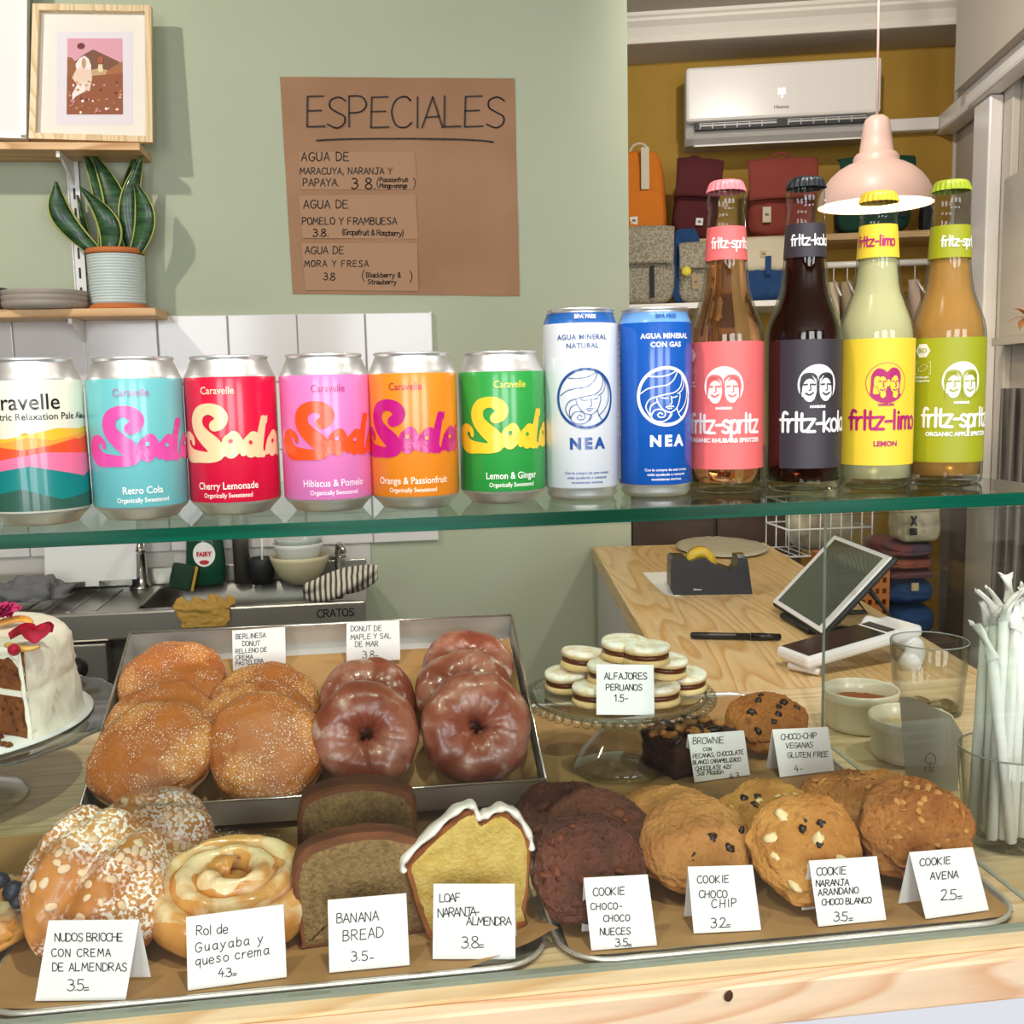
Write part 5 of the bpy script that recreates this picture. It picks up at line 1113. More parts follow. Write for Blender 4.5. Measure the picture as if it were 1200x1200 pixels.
b = MB(); b.lathe([(0, 0), (rd, 0), (rd, .0012), (0, .0012)], 72); o = b.build('cake_board', m_card); tag(o, 'round white card under the cake on the large glass stand', 'cake board'); o.location = (cx, cy, zc_+.0002)
CH = .092; zb = zc_+.0016
m_frost = M('cream_frosting', 'F2EBDA', .55, bump=.9, bscale=70, bdet=5, sss=.05); layer(m_frost, 'A98E66', 46, .63, .75, det=5, fac=.75, mask=('n', 14, .46, .60))
m_carrot = M('carrot_cake_crumb', '6E3A1A', .9, col2='8A5226', nscale=70, bump=1, bscale=180); layer(m_carrot, '3A1B0C', 120, .55, .68, det=4)
ck = thing('carrot_cake', 'white frosted layer cake with petals and a missing slice', 'cake', (cx, cy, zb))
a_cut0, a_cut1 = math.radians(-96), math.radians(-33)      # the missing wedge faces the customer
bm = bmesh.new(); na, nz = 110, 22; V_ = []
a0, a1 = a_cut1, a_cut0+2*PI
for i in range(na+1):
    a = a0+(a1-a0)*i/na; row = []
    for j in range(nz+1):
        u = j/nz
        r = rb+(rt-rb)*min(1, u*1.02); z = CH*u
        if u > .9: r -= (u-.9)*.06
        k = .0022*fbm((math.cos(a)*4, math.sin(a)*4, u*5), 4)+.0012*fbm((math.cos(a)*14, math.sin(a)*14, u*16), 3)
        if abs(u-.52) < .04: k -= .0012
        row.append(bm.verts.new(((r+k)*math.cos(a), (r+k)*math.sin(a), z)))
    for j in range(1, 15):
        q = 1-j/14; r = rt*q-.006*(q > .9); row.append(bm.verts.new((r*math.cos(a), r*math.sin(a), CH+.0025*(1-q**6)+.0016*fbm((r*40*math.cos(a), r*40*math.sin(a), 1), 3))))
    V_.append(row)
for i in range(na):
    for j in range(len(V_[0])-1): bm.faces.new((V_[i][j], V_[i+1][j], V_[i+1][j+1], V_[i][j+1]))
o = bpy.data.objects.new('frosting', mesh_from(bm, 'frosting', m_frost)); link(o, ck)
for a in (a_cut1, a_cut0):
    b = MB(); sg = 1 if a == a_cut1 else -1
    b.grid(lambda i, j: (((rb-.004)*i)*math.cos(a)+sg*-.0010*fbm((i*20, j*16, a), 3)*math.sin(a), ((rb-.004)*i)*math.sin(a)+sg*.001*fbm((i*20, j*16, a), 3)*math.cos(a), (CH-.002)*j), 40, 26); b.build('cut_face', m_carrot, ck)
    b = MB(); b.box(.004, rb-.004, -.0016, .0016, CH*.5-.003, CH*.5+.003, T=R_(a, 4, 'Z')); b.build('cream_filling', m_frost, ck)
    b = MB(); b.grid(lambda i, j, a=a: (lambda r, z, o_: (r*math.cos(a)-o_*math.sin(a), r*math.sin(a)+o_*math.cos(a), z))(rt*i, CH+.001-(.013+.005*fbm((i*6, 1, a), 3)+.012*max(0, i-.88)/.12)*j, (-.0026*math.sin(PI*min(1, j*1.3))-.0004)*(1 if a == a_cut1 else -1)), 40, 8); b.build('top_icing_edge', m_frost, ck)
    b = MB(); b.grid(lambda i, j, a=a: (lambda r, z, o_: (r*math.cos(a)-o_*math.sin(a), r*math.sin(a)+o_*math.cos(a), z))((rb+(rt-rb)*j)-(.006+.003*fbm((j*6, 2, a), 3))*(1-i), CH*j, (-.0022*math.sin(PI*i)-.0004)*(1 if a == a_cut1 else -1)), 6, 30); b.build('side_icing_edge', m_frost, ck)
rn = random.Random(8)
for i in range(9):
    a = a_cut1+rn.uniform(-.22, -.02); r = rb*rn.uniform(.55, 1.0); o = bpy.data.objects.new('cake_crumb', mesh_from(chunk(100+i, .004, .004, .003), 'cake_crumb', m_carrot)); link(o, None, 'loose brown crumbs on the white cake board', 'crumb', 'crumbs on the cake board'); o.location = (cx+r*math.cos(a), cy+r*math.sin(a), zc_+.0036)
m_petal = M('rose_petal', 'A8102A', .5, col2='C4204A', nscale=60); m_petal2 = M('magenta_flower', 'A60F55', .55, col2='C8336E', nscale=60); m_slice = M('candied_orange', 'E09A3A', .35, col2='F0C070', nscale=30)
def on_top(px, py, dz=0): return PZ(px, py, zb+CH+.004+dz)
def petal(px, py, s, rx, ry, rz, mat, lb_, nm='rose_petal'):
    b = MB(); b.grid(lambda i, j: ((i-.5)*s*(.35+.65*math.sin(PI*min(1, j*.85+.1))), (j-.5)*s, .25*s*((i-.5)**2*4)*.7+.12*s*math.sin(j*3)+.03*s*math.sin(i*9+j*7)), 12, 12)
    o = b.build(nm, mat); tag(o, lb_, 'petal', 'petals and fruit on the cake'); o.location = on_top(px, py, .006+s*.12); o.rotation_euler = (rx, ry, rz)
petal(40, 745, .030, .3, .1, .3, m_petal, 'dark red rose petal nearest the cake rim')
petal(28, 744, .026, -.3, .5, 1.8, m_petal, 'dark red rose petal beside the petal nearest the rim')
petal(50, 741, .022, .2, .6, 2.6, m_petal, 'small red petal curling over the cake rim')
for i, (px, py, rz) in enumerate(((14, 731, .4), (30, 758, 2.6))):
    b = MB(); b.tube([(.018*math.cos(a), .011*math.sin(a), .002*math.sin(a*2)) for a in [PI*k/12 for k in range(13)]], [.0035+.003*math.sin(PI*k/12) for k in range(13)], 10, flat=.5); o = b.build('orange_segment', m_slice); tag(o, ('candied orange segment beside the magenta flower' if i == 0 else 'candied orange segment below the red petals'), 'fruit', 'petals and fruit on the cake'); o.location = on_top(px, py, .004); o.rotation_euler = (.2, .1, rz)
fl_ = thing('magenta_flower', 'crumpled magenta flower on top of the cake', 'flower', on_top(2, 724, .010))
for i in range(16):
    a = i*2.4; s = .010+.006*(i/16); b = MB(); b.grid(lambda u, v: ((u-.5)*s*1.3, v*s*1.4, .35*s*math.sin(v*2.2)+.12*s*math.sin(u*12)), 8, 6); o = b.build('petal', m_petal2, fl_); o.rotation_euler = (.9-.05*i, 0, a); o.location = (.002*math.cos(a), .002*math.sin(a), .002)
b = MB(); b.lathe([(0, -.006), (.004, -.004), (.006, .002), (.004, .008), (0, .010)], 12); o = b.build('rose_bud', m_petal); tag(o, 'tiny dried rose bud between the orange segments', 'flower'); o.location = on_top(16, 762, .006); o.rotation_euler = (1.2, .3, .4)
# ================================================================== GREEN WALL: SHELVES, FRAMES, PLANT, POSTER
m_pine = wood('pine_shelf', 'E6BE8A', 'DDB07A', 'C08C52', 'x', 1.0, .5, .7)
m_steelw = M('white_steel', 'E8E6E2', .35)
def slab(mb, pix, org, n, t, inv=None):
    """flat sheet of thickness t lying on a plane, outline given where it is seen on that plane"""
    P = [hit(x, y, org, n) for x, y in pix]; nn = V3(n).normalized()*t
    if inv is not None: P2 = [inv @ (p+nn) for p in P]; P = [inv @ p for p in P]
    else: P2 = [p+nn for p in P]
    k = len(P); mb.add([tuple(p) for p in P]+[tuple(p) for p in P2], [tuple(range(k)), tuple(range(2*k-1, k-1, -1))]+[(i, (i+1) % k, k+(i+1) % k, k+i) for i in range(k)]); return mb
YF = YG
def wall_shelf(pb, pf_b, pf_t, label):
    zb_ = PY(pb[0], pb[1], YG).z; xr = PY(pb[0], pb[1], YG).x; q = PZ(pf_b[0], pf_b[1], zb_); zt_ = PY(pf_t[0], pf_t[1], q.y).z
    t = thing('wall_shelf', label, 'shelf', (0, 0, 0), group='pine shelves on the green wall')
    b = MB(); b.box(-1.9, xr, q.y, YG-.004, zb_, zt_, bev=.0015); b.build('board', m_pine, t); return t, xr, q.y, zt_, zb_
us, ux, uy, uz, uzb = wall_shelf((178.5, 191), (160, 176), (160, 167), 'upper pine wall shelf carrying two picture frames')
lo, lx, ly, lz, lzb = wall_shelf((198, 375), (182, 370), (180, 360.5), 'lower pine wall shelf carrying plant and plates')
for zz, par in ((uzb, us), (lzb, lo)):
    xx = PY(86, 192, YG).x; b = MB(); b.box(xx-.004, xx+.004, ly+.03, YG-.01, zz-.014, zz-.0005); b.prism([(ly+.03, zz-.0005), (YG-.01, zz-.0005), (YG-.01, zz-.055)], xx-.003, xx+.003, T=Matrix(((0, 0, 1, 0), (1, 0, 0, 0), (0, 1, 0, 0), (0, 0, 0, 1)))); b.build('bracket', m_steelw, par)
xx = PY(86, 192, YG).x; rl = thing('shelf_rail', 'white slotted steel rail behind the snake plant', 'rail', (xx, YG, 0))
b = MB(); b.box(-.014, .014, -.010, -.004, lzb-.20, uzb+.2); b.box(-.014, -.011, -.014, 0, lzb-.20, uzb+.2); b.box(.011, .014, -.014, 0, lzb-.20, uzb+.2); b.build('channel', m_steelw, rl)
zz = lzb-.18
while zz < uzb-.03:
    b = MB(); b.box(-.0025, .0025, -.0108, -.0098, zz, zz+.026); b.build('slot', m_dark, rl); zz += .047
# picture frames standing on the upper shelf, leaning back
def framed(pix, inner, name, label, mframe, group=None, ybase=None, cut=.0):
    yb_ = ybase; n = V3((0, -1, .10)).normalized(); org = V3((0, yb_, uz))
    return n, org
n_f = V3((0, -1, .085)).normalized(); o_f = V3((0, uy+.045, uz+.001))
m_fw = wood('maple_frame', 'E8D2AA', 'E0C698', 'CBAA74', 'z', 1.0, .45, .5); m_mat = M('mat_board', 'EDE7DC', .8); m_mat2 = M('print_margin', 'E6DEE0', .7)
fr = thing('picture_frame', 'light wood framed print of a woman in a flowering field', 'picture', hit(36, 166, o_f, n_f)); fr.rotation_euler = (0, 0, 0)
bpy.context.view_layer.update(); fi = fr.matrix_world.inverted()
O = [(41, 8), (179, 10), (180.5, 169.5), (36.5, 165)]; I = [(48.5, 15.5), (171.5, 17), (173, 162), (44, 158.5)]
for k, (a, b_) in enumerate(((0, 1), (1, 2), (2, 3), (3, 0))):
    b = MB(); slab(b, [O[a], O[b_], I[b_], I[a]], o_f, n_f, .018, fi); b.build('frame_side', m_fw, fr)
b = MB(); slab(b, I, o_f+n_f*-.002, n_f, .004, fi); b.build('mat_board', m_mat, fr)
def A(x, y): return (60+x/10, 30+y/10)
def art(pix, lvl, name, col, par=None): b = MB(); slab(b, [A(*p) for p in pix], o_f+n_f*(.0022+.0003*lvl), n_f, .0003, fi); return b.build(name, M('art_'+col, col, .7), par or fr)
pr = art([(70, 70), (950, 75), (955, 1165), (60, 1160)], 0, 'print_sheet', 'E4DDE2')
art([(190, 150), (835, 150), (840, 1040), (180, 1040)], 1, 'print_sky', 'DDA0AE', pr)
art([(280, 420), (380, 340), (490, 280), (600, 330), (800, 425), (835, 600), (280, 600)], 2, 'print_mountain', '7D5440', pr)
art([(190, 370), (240, 375), (280, 420), (300, 620), (186, 620)], 3, 'print_hill', '9A6240', pr)
art([(600, 570), (700, 500), (835, 415), (837, 700), (600, 700)], 3, 'print_hill', 'A86C44', pr)
art([(185, 580), (480, 560), (600, 575), (837, 560), (840, 1040), (180, 1040)], 4, 'print_field', '96583A', pr)
def ell(cx_, cy_, rx, ry, n=18): return [(cx_+rx*math.cos(2*PI*i/n), cy_+ry*math.sin(2*PI*i/n)) for i in range(n)]
art(ell(350, 240, 46, 38), 2, 'print_sun', '6E3634', pr)
art([(470, 520), (540, 505), (660, 520), (640, 575), (470, 590)], 5, 'print_arm', 'C9A678', pr)
art([(285, 450), (330, 385), (390, 352), (440, 390), (470, 470), (465, 560), (300, 560)], 6, 'print_veil', 'EFE3DA', pr)
art([(300, 500), (380, 490), (470, 530), (480, 620), (450, 770), (330, 740), (245, 610)], 7, 'print_dress', 'E9CDB8', pr)
art(ell(382, 440, 26, 62), 8, 'print_hair', 'C09A78', pr); art([(545, 520), (555, 455), (600, 455), (610, 530), (575, 550)], 7, 'print_child', 'E6D6B2', pr); art(ell(578, 405, 36, 46), 7, 'print_child_hair', 'A85A40', pr)
art([(300, 700), (390, 690), (400, 770), (290, 830), (250, 880), (245, 800)], 8, 'print_legs', 'F0E6DC', pr)
rn = random.Random(3)
for i in range(46):
    x, y = rn.uniform(200, 820), rn.uniform(650, 1020); art(ell(x, y, rn.uniform(8, 22), rn.uniform(8, 18), 8), 9, 'print_flower', rn.choice(['F0DCD0', 'D9896A', 'C88A90', 'F4EDE4', 'B8864A', '6A3A26']), pr)
wf = thing('picture_frame', 'large white framed picture cut by the left edge of the shelf', 'picture', hit(-60, 165, o_f, n_f)); bpy.context.view_layer.update(); wi = wf.matrix_world.inverted()
b = MB(); slab(b, [(-95, -60), (35, -60), (33.5, 164), (-99, 160)], o_f, n_f, .012, wi); b.build('mat_board', M('pinkish_white', 'EFE6E4', .6), wf)
for q in ([(29, -60), (35.5, -60), (34, 165), (28, 164.5)], [(-99, 158), (34, 161), (34, 165.5), (-99, 161)]): b = MB(); slab(b, q, o_f, n_f, .020, wi); b.build('frame_side', m_steelw, wf)
# plates
m_plate = M('stoneware', 'A69C90', .5, bump=.1, bscale=90)
pc_ = PZ(53, 352, lz); gp = 'stoneware plates on the lower shelf'
for i, lb_ in enumerate(('lowest plate of the stack on the lower shelf', 'middle plate of the stack on the lower shelf', 'top plate of the stack on the lower shelf')):
    b = MB(); R_p = .112; b.lathe([(0, .001), (.092, 0), (.104, .002), (.1105, .0075), (R_p, .0165), (R_p-.0005, .018), (R_p-.004, .018), (.105, .0075), (.09, .0055), (0, .005)], 56)
    o = b.build('plate', m_plate); tag(o, 'grey stoneware plate, '+lb_, 'plate', gp); o.location = (PY(53, 352, YG-.105).x, YG-.105, lz+.0005+i*.0125); o.scale = (.85, .85, 1)
b = MB(); b.lathe([(0, 0), (.03, 0), (.035, .05), (.030, .052), (0, .05)], 24); o = b.build('jar', M('dark_blue_glaze', '39434E', .4)); tag(o, 'small dark jar at the far left of the lower shelf', 'jar'); q = PZ(-3, 358, lz); o.location = (PY(-8, 350, ly+.05).x, ly+.05, lz+.0003)
# potted snake plant
pp = PY(139, 350, ly+.085); pl_ = thing('snake_plant', 'snake plant in a pale ribbed pot with terracotta rim', 'plant', (pp.x, pp.y, lz+.0003))
m_terra = M('terracotta', 'C8713C', .7); m_rib = M('pale_blue_glaze', 'C6D2CE', .4, bump=.1)
hp = .138; r0_, r1_ = .0635, .0665
b = MB(); b.lathe([(0, 0), (r0_+.006, 0), (r0_+.008, .006), (r0_-.002, .014)], 48); b.build('saucer', m_terra, pl_)
pf_ = [(r0_-.004, .012)]
for i in range(17): z = .016+i*.0067; rr = r0_+(r1_-r0_)*i/17; pf_ += [(rr-.0022, z), (rr-.0002, z+.0014), (rr-.0002, z+.0042), (rr-.0022, z+.0056)]
b = MB(); b.lathe(pf_, 48); b.build('ribbed_pot', m_rib, pl_)
b = MB(); b.lathe([(r1_-.002, .131), (r1_, .133), (r1_, .142), (r1_-.004, .1435), (r1_-.007, .142), (r1_-.008, .130), (0, .130)], 48); b.build('pot_rim', m_terra, pl_)
m_leaf = M('snake_leaf', '16381A', .4, col2='2F5A2C', nscale=60, stretch=(.3, .3, 1.6), nlo=.45, nhi=.6, coat=.2); m_leafe = M('leaf_margin', 'B3B45C', .4)
def leaf(base, tip, w, bend, yawl, twist=0):
    """px base/tip positions relative to pot top in metres (x, z)"""
    bz = .131; n = 18
    def sp(u): return V3((base[0]+(tip[0]-base[0])*u+bend*math.sin(PI*u), base[1]+yawl*u, bz+(tip[1])*u))
    def wd(u): return .74*w*(.55+.9*math.sin(PI*min(1, u*.9+.08))**.8)*.5*(1-u**5)+.0004
    for k, (nm, mt, f0, f1, dz) in enumerate((('leaf', m_leaf, -.86, .86, 0), ('leaf_margin', m_leafe, -1, -.84, 0), ('leaf_margin', m_leafe, .84, 1, 0))):
        b = MB()
        def fn(i, j):
            u = i; s_ = f0+(f1-f0)*j; c = sp(u); a = twist*u; return (c.x+wd(u)*s_*math.cos(a), c.y+wd(u)*s_*math.sin(a)-.006*(1-s_*s_)*1.0+.002*math.sin(u*9), c.z)
        b.grid(fn, n, 6 if k == 0 else 1)
        o = b.build(nm, mt, pl_ if k == 0 else lf)
        so = o.modifiers.new('t', 'SOLIDIFY'); so.thickness = .0022
        if k == 0: lf = o
for a in (((-.040, 0), (-.118, .165), .056, -.030, -.02, .3), ((-.028, .01), (-.070, .262), .038, .025, .0, .8), ((-.005, .0), (-.045, .245), .052, .032, .01, .2), ((-.012, -.02), (-.060, .150), .050, .03, -.02, .2),
          ((.022, .02), (.055, .250), .042, -.012, .02, -.3), ((.040, .0), (.078, .235), .044, -.02, .0, .5), ((.050, -.02), (.062, .165), .046, .024, -.02, -.2), ((.012, .03), (.030, .16), .03, -.01, .02, 0), ((-.060, .02), (-.088, .145), .010, .0, .02, 0)): leaf(*a)
# poster
m_poster = M('brown_poster_paper', 'A78063', .85, col2='9B7557', nscale=5, bump=.2, bscale=14)
org_p = V3((0, YG-.0012, 0)); n_p = V3((0, -1, 0))
ps = thing('specials_poster', 'brown paper poster reading ESPECIALES with three waters listed', 'poster', hit(343, 345, org_p, n_p)); bpy.context.view_layer.update(); pi_ = ps.matrix_world.inverted()
b = MB()
c4 = [hit(*q, org_p, n_p) for q in ((328, 90), (603, 92), (609, 347), (343, 344.5))]
b.grid(lambda i, j: tuple(pi_ @ ((c4[0]*(1-i)+c4[1]*i)*(1-j)+(c4[3]*(1-i)+c4[2]*i)*j+V3((0, -.0022*(.5+fbm((i*5, j*5, 2), 2)), 0)))), 30, 30, smooth=True); b.build('sheet', m_poster, ps)
m_slip = M('brown_slip', 'AC8668', .85, bump=.2, bscale=20)
for q in ([(350, 178), (486, 178), (489, 222), (353, 222)], [(350, 229), (487, 228), (490, 280), (354, 279)], [(353, 285), (489, 285), (490, 341), (358, 340)]): b = MB(); slab(b, q, V3((0, YG-.0040, 0)), n_p, .0005, pi_); b.build('pasted_slip', m_slip, ps)
m_marker = M('marker_ink', '2A211C', .6); b = MB(); rn = random.Random(6)
def fnp(x, y): q = pi_ @ hit(x, y, V3((0, YG-.0052, 0)), n_p); return tuple(q)
for txt, x0, y0, h, sl_, sp, lw in (('ESPECIALES', 358, 149, 36, .0, .85, 1.9), ('AGUA DE', 353, 188.5, 10, .0, 1.08, 1.3), ('MARACUYA, NARANJA Y', 351.5, 204, 7.4, .0, 1.02, 1.1), ('PAPAYA.', 355, 218, 8.5, 0, .98, 1.2), ('3 8.', 412, 221, 12, 0, 1.0, 1.4), ('(', 441, 219, 9, 0, 1, 1.0), ('Passionfruit', 445, 213, 5, 0, .95, 1.0), ('Mango-orange', 445, 220, 5, 0, .80, 1.0), (')', 484, 219, 9, 0, 1, 1.0),
    ('AGUA DE', 356, 244, 9.5, 0, 1.05, 1.25), ('POMELO Y FRAMBUESA', 354, 263, 8, .0, .98, 1.15), ('3.8.', 367, 277, 8.5, 0, 1.0, 1.2), ('(Grapefruit & Raspberry)', 401, 275, 6.2, -.02, .80, 1.0),
    ('AGUA DE', 357.5, 297.5, 8.5, 0, 1.02, 1.15), ('MORA Y FRESA', 357, 312.5, 7.2, 0, 1.15, 1.1), ('3.8', 379, 328, 8, 0, .9, 1.1), ('(', 424, 328, 10, 0, 1, 1.0), ('Blackberry &', 429, 325, 5.6, 0, .98, 1.0), ('Strawberry', 431, 333, 5.4, 0, .98, 1.0), (')', 480, 329, 10, 0, 1, 1.0)):
    ls, w_ = glyphs(txt, h, .15, sp, rn)
    for l in ls: ribbon(b, [(x0+a, y0-b_-a*sl_) for a, b_ in l], lw, fnp, n=5)
ribbon(b, smoothpts([(371, 164.5), (400, 163), (450, 162.4), (520, 162.8), (562, 164.5), (578, 166.5)], 4), 1.9, fnp); b.build('handwriting', m_marker, ps)

# ================================================================== SINK UNIT
m_ss = M('sink_steel', 'A8A49C', .28, .9, bump=.03, bscale=120, stretch=(.05, 1, 1)); m_ssd = M('sink_steel_inner', '8A867E', .32, .85)
zs0 = .900; ys0 = 2.372; xs1 = -.032; bx0, bx1, by0, by1 = -.545, -.085, 2.41, 2.70
sk = thing('sink_unit', 'stainless steel sink with ribbed drainer and front apron', 'sink', (-.8, ys0, 0))
b = MB(); b.box(-1.9, bx0, ys0, YG-.012, zs0-.012, zs0, bev=.002); b.box(bx1, xs1, ys0, YG-.012, zs0-.012, zs0); b.box(bx0, bx1, ys0, by0, zs0-.012, zs0); b.box(bx0, bx1, by1, YG-.012, zs0-.012, zs0)
sub(b, 'drainer_top', m_ss, sk)
b = MB(); b.box(-1.9, xs1, ys0-.012, ys0+.004, zs0-.060, zs0+.004, bev=.005); sub(b, 'front_apron', m_ss, sk)
b = MB(); b.box(-1.9, xs1, YG-.020, YG-.0125, zs0, zs0+.045, bev=.003); sub(b, 'upstand', m_ss, sk)
b = MB(); n = 6; P = rounded(bx1-bx0, by1-by0, .05)
rings = [(0, 0, 1.0), (.004, -.004, 1), (.010, -.06, 1), (.014, -.15, 1), (.05, -.17, 1)]; vs = []; fs = []
for ins, z, _ in rings: Pq = rounded(bx1-bx0-2*ins, by1-by0-2*ins, .05); vs += [(bx0+ins+x, by0+ins+y, zs0+z) for x, y in Pq]; kk = len(Pq)
for q in range(4):
    for i in range(kk): j = (i+1) % kk; fs.append((q*kk+i, q*kk+j, (q+1)*kk+j, (q+1)*kk+i))
fs.append(tuple(range(4*kk, 5*kk))); b.add(vs, fs, True); sub(b, 'basin', m_ssd, sk)
for i in range(12):
    x = -1.25+i*.055; b = MB(); b.box(x, x+.012, ys0+.03, YG-.06, zs0, zs0+.0025, bev=.001); sub(b, 'drain_rib', m_ss, sk)
b = MB(); b.box(-1.9, xs1-.005, ys0+.02, YG-.012, 0, zs0-.062); sub(b, 'cabinet_body', M('cabinet_dark', '3A3632', .6), sk)
b = MB(); q = PY(372, 722, ys0-.012)
ls, w_ = glyphs('CRATOS', 1, 0, .95)
for l in ls: ribbon(b, [(q.x+x/w_*.085, q.z+y*.017-.003) for x, y in l], .0028, lambda x, z: (x, ys0-.0128, z), n=5)
sub(b, 'lettering', m_dark, sk)
# undercounter steel drawer
x0d, x1d = PY(88, 780, ys0).x, PY(130, 780, ys0).x; zt_d, zb_d = PY(110, 752, ys0).z, PY(110, 802, ys0).z
dr = thing('steel_drawer_unit', 'stainless drawer unit with a black knob under the sink counter', 'drawer unit', (x0d, ys0, 0))
b = MB(); b.box(-1.9, x1d, ys0-.03, ys0+.018, zb_d-.02, zt_d, bev=.003); sub(b, 'drawer_front', m_ss, dr)
b = MB(); b.box(-1.9, x1d, ys0-.03, ys0+.018, .05, zb_d-.03, bev=.003); sub(b, 'drawer_front', m_ss, dr)
kq = PY(89, 783, ys0-.03); b = MB(Matrix.Translation((kq.x, ys0-.0305, kq.z)) @ R_(PI/2, 4, 'X')); b.lathe([(0, .028), (.016, .027), (.022, .02), (.022, .002), (.026, 0)], 24); sub(b, 'knob', m_dark, dr)
# things at the sink
def at(px, py, z=zs0): return PZ(px, py, z)
m_chr = M('chrome', 'D0D0D0', .1, 1.0)
q = V3((PZ(183, 668, zs0).x+.015, YG-.055, zs0)); fc = thing('sink_faucet', 'chrome lever mixer tap at the left corner of the basin', 'tap', q)
b = MB(); b.lathe([(0, 0), (.026, 0), (.026, .006), (.019, .012), (.018, .10), (.021, .105), (.021, .130), (.012, .138), (0, .138)], 28); b.build('body', m_chr, fc)
b = MB(); b.tube(smoothpts([(0, 0, .12), (.010, -.02, .145), (.03, -.08, .15), (.04, -.14, .14), (.04, -.16, .115)], 5), .011, 12); b.build('spout', m_chr, fc)
b = MB(); b.tube([(0, 0, .135), (-.02, -.01, .150), (-.05, -.02, .165)], [.010, .008, .006], 10); b.build('lever', m_chr, fc)
m_fairy = M('green_soap', '0E4A34', .2, coat=.4, col2='0A3D2C', nscale=4)
q = V3((PY(242, 672, YG-.05).x, YG-.05, zs0+.0005)); fb = thing('dish_soap_bottle', 'dark green dish soap bottle with white round label at the sink', 'bottle', q)
b = MB(); b.lathe([(0, 0), (.042, 0), (.046, .01), (.049, .06), (.044, .13), (.034, .17), (.016, .19), (.012, .2), (.012, .205), (0, .205)], 32, sy=.6); b.build('body', m_fairy, fb)
b = MB(); b.lathe([(0, .205), (.014, .205), (.013, .23), (.006, .235), (0, .235)], 20); b.build('cap', m_steelw, fb)
b = MB(); fe = lambda x, z: (x, -.0305+x*x*7, z); disc(b, .001, .082, .027, fe, 28, ry=.031); lb = b.build('round_label', m_card, fb)
b = MB(); puttext(b, 'FAIRY', .0165, lambda x, z: (x, -.0312+x*x*7, z), .001, .077, bold=.0007, sx=.85, align='CENTER', slice_=.004); b.build('lettering', M('red_print', 'C22430', .5), lb)
b = MB(); disc(b, .001, .062, .012, lambda x, z: (x, -.0310+x*x*7, z), 14, ry=.006); b.build('label_mark', M('red_print', 'C22430', .5), lb)
q = V3((PY(209, 674, YG-.09).x, YG-.09, zs0+.0005)); b = MB(); b.box(-.026, .026, -.018, .018, 0, .062, bev=.006); o = b.build('scouring_sponge', M('scourer_green', '1C3B2C', .9, bump=.8, bscale=200)); tag(o, 'dark green scouring sponge beside the chrome tap', 'sponge'); o.location = q; o.rotation_euler = (0, .25, .2)
b = MB(); b.box(.0265, .034, -.018, .018, 0, .062, bev=.003); o2 = b.build('yellow_foam', M('yellow_foam', 'B9963A', .9), o)
q = V3((PY(284, 672, YG-.04).x, YG-.04, zs0)); sp_ = thing('steel_tube', 'upright brushed steel tube behind the sink basin', 'tube', q); b = MB(); b.lathe([(0, 0), (.021, 0), (.021, .26), (0, .26)], 24); b.build('tube_body', m_ssd, sp_)
b = MB(); b.lathe([(0, 0), (.027, 0), (.034, .062), (.033, .064), (.030, .060), (.024, .004), (0, .004)], 28); o = b.build('black_cup', M('black_plastic', '25272A', .45)); tag(o, 'black cup standing beside the stacked bowls', 'cup'); o.location = (PY(307, 672, YG-.06).x, YG-.06, zs0+.0004)
b = MB(); b.tube([(0, 0, .005), (.006, .0, .15)], .003, 8); o = b.build('brush_handle', m_steelw); tag(o, 'thin white handle sticking up from the black cup', 'brush'); o.location = (PY(307, 672, YG-.06).x, YG-.06, zs0+.001)
bq = V3((PY(352, 672, YG-.085).x, YG-.085, zs0))
def bowl(r, h): b = MB(); b.lathe([(0, 0), (r*.45, 0), (r*.5, .003), (r*.8, h*.38), (r*.97, h*.85), (r, h), (r*.97, h), (r*.9, h*.8), (r*.7, h*.35), (r*.4, .008), (0, .008)], 40); return b
o = bowl(.074, .072).build('bowl', M('cream_ceramic', 'CFC6A0', .35)); tag(o, 'cream ceramic bowl, lowest of the stacked bowls', 'bowl', 'bowls stacked by the sink'); o.location = bq+V3((0, 0, .0004))
o = bowl(.063, .064).build('bowl', M('white_ceramic', 'D9DBD6', .3)); tag(o, 'white bowl nested in the cream bowl', 'bowl', 'bowls stacked by the sink'); o.location = bq+V3((-.002, 0, .040))
o = bowl(.060, .05).build('bowl', M('grey_ceramic', 'B4BEB8', .3)); tag(o, 'grey bowl, topmost of the stacked bowls', 'bowl', 'bowls stacked by the sink'); o.location = bq+V3((-.002, 0, .067))
q = V3((PY(397, 672, YG-.05).x, YG-.05, zs0)); b = MB(); b.tube(smoothpts([(0, 0, .0), (0, 0, .07), (.004, -.01, .09), (.012, -.02, .085), (.015, -.02, .07)], 4), .008, 10); b.tube([(-.02, 0, .055), (.02, 0, .06)], .006, 8); o = b.build('small_tap', m_chr); tag(o, 'small chrome tap at the right end of the sink', 'tap'); o.location = q
def cloth(name, label, cat, mat, cx_, hang, w, seed, top=.10, cor=V3((0, 0, 0))):
    """cloth draped over the sink's front edge"""
    b = MB()
    def fn(i, j):
        x = (i-.5)*w*(1-.45*max(0, j-.45)); s_ = j*(top+hang)
        if s_ < top: y = ys0-.014+(top-s_); z = zs0+.006
        else: y = ys0-.016; z = zs0+.006-(s_-top)
        k = fbm((i*3+seed, j*3, seed), 3); return (cx_+x+.015*fbm((j*3, seed, 1), 2), y-.008*abs(k)*(s_ > top)-.004, z+.022*abs(fbm((i*4, j*4, seed+3), 3))*(s_ < top)+.001)
    b.grid(fn, 40, 40); o = b.build(name, mat); so = o.modifiers.new('t', 'SOLIDIFY'); so.thickness = .003; so.offset = 1; tag(o, label, cat); return o
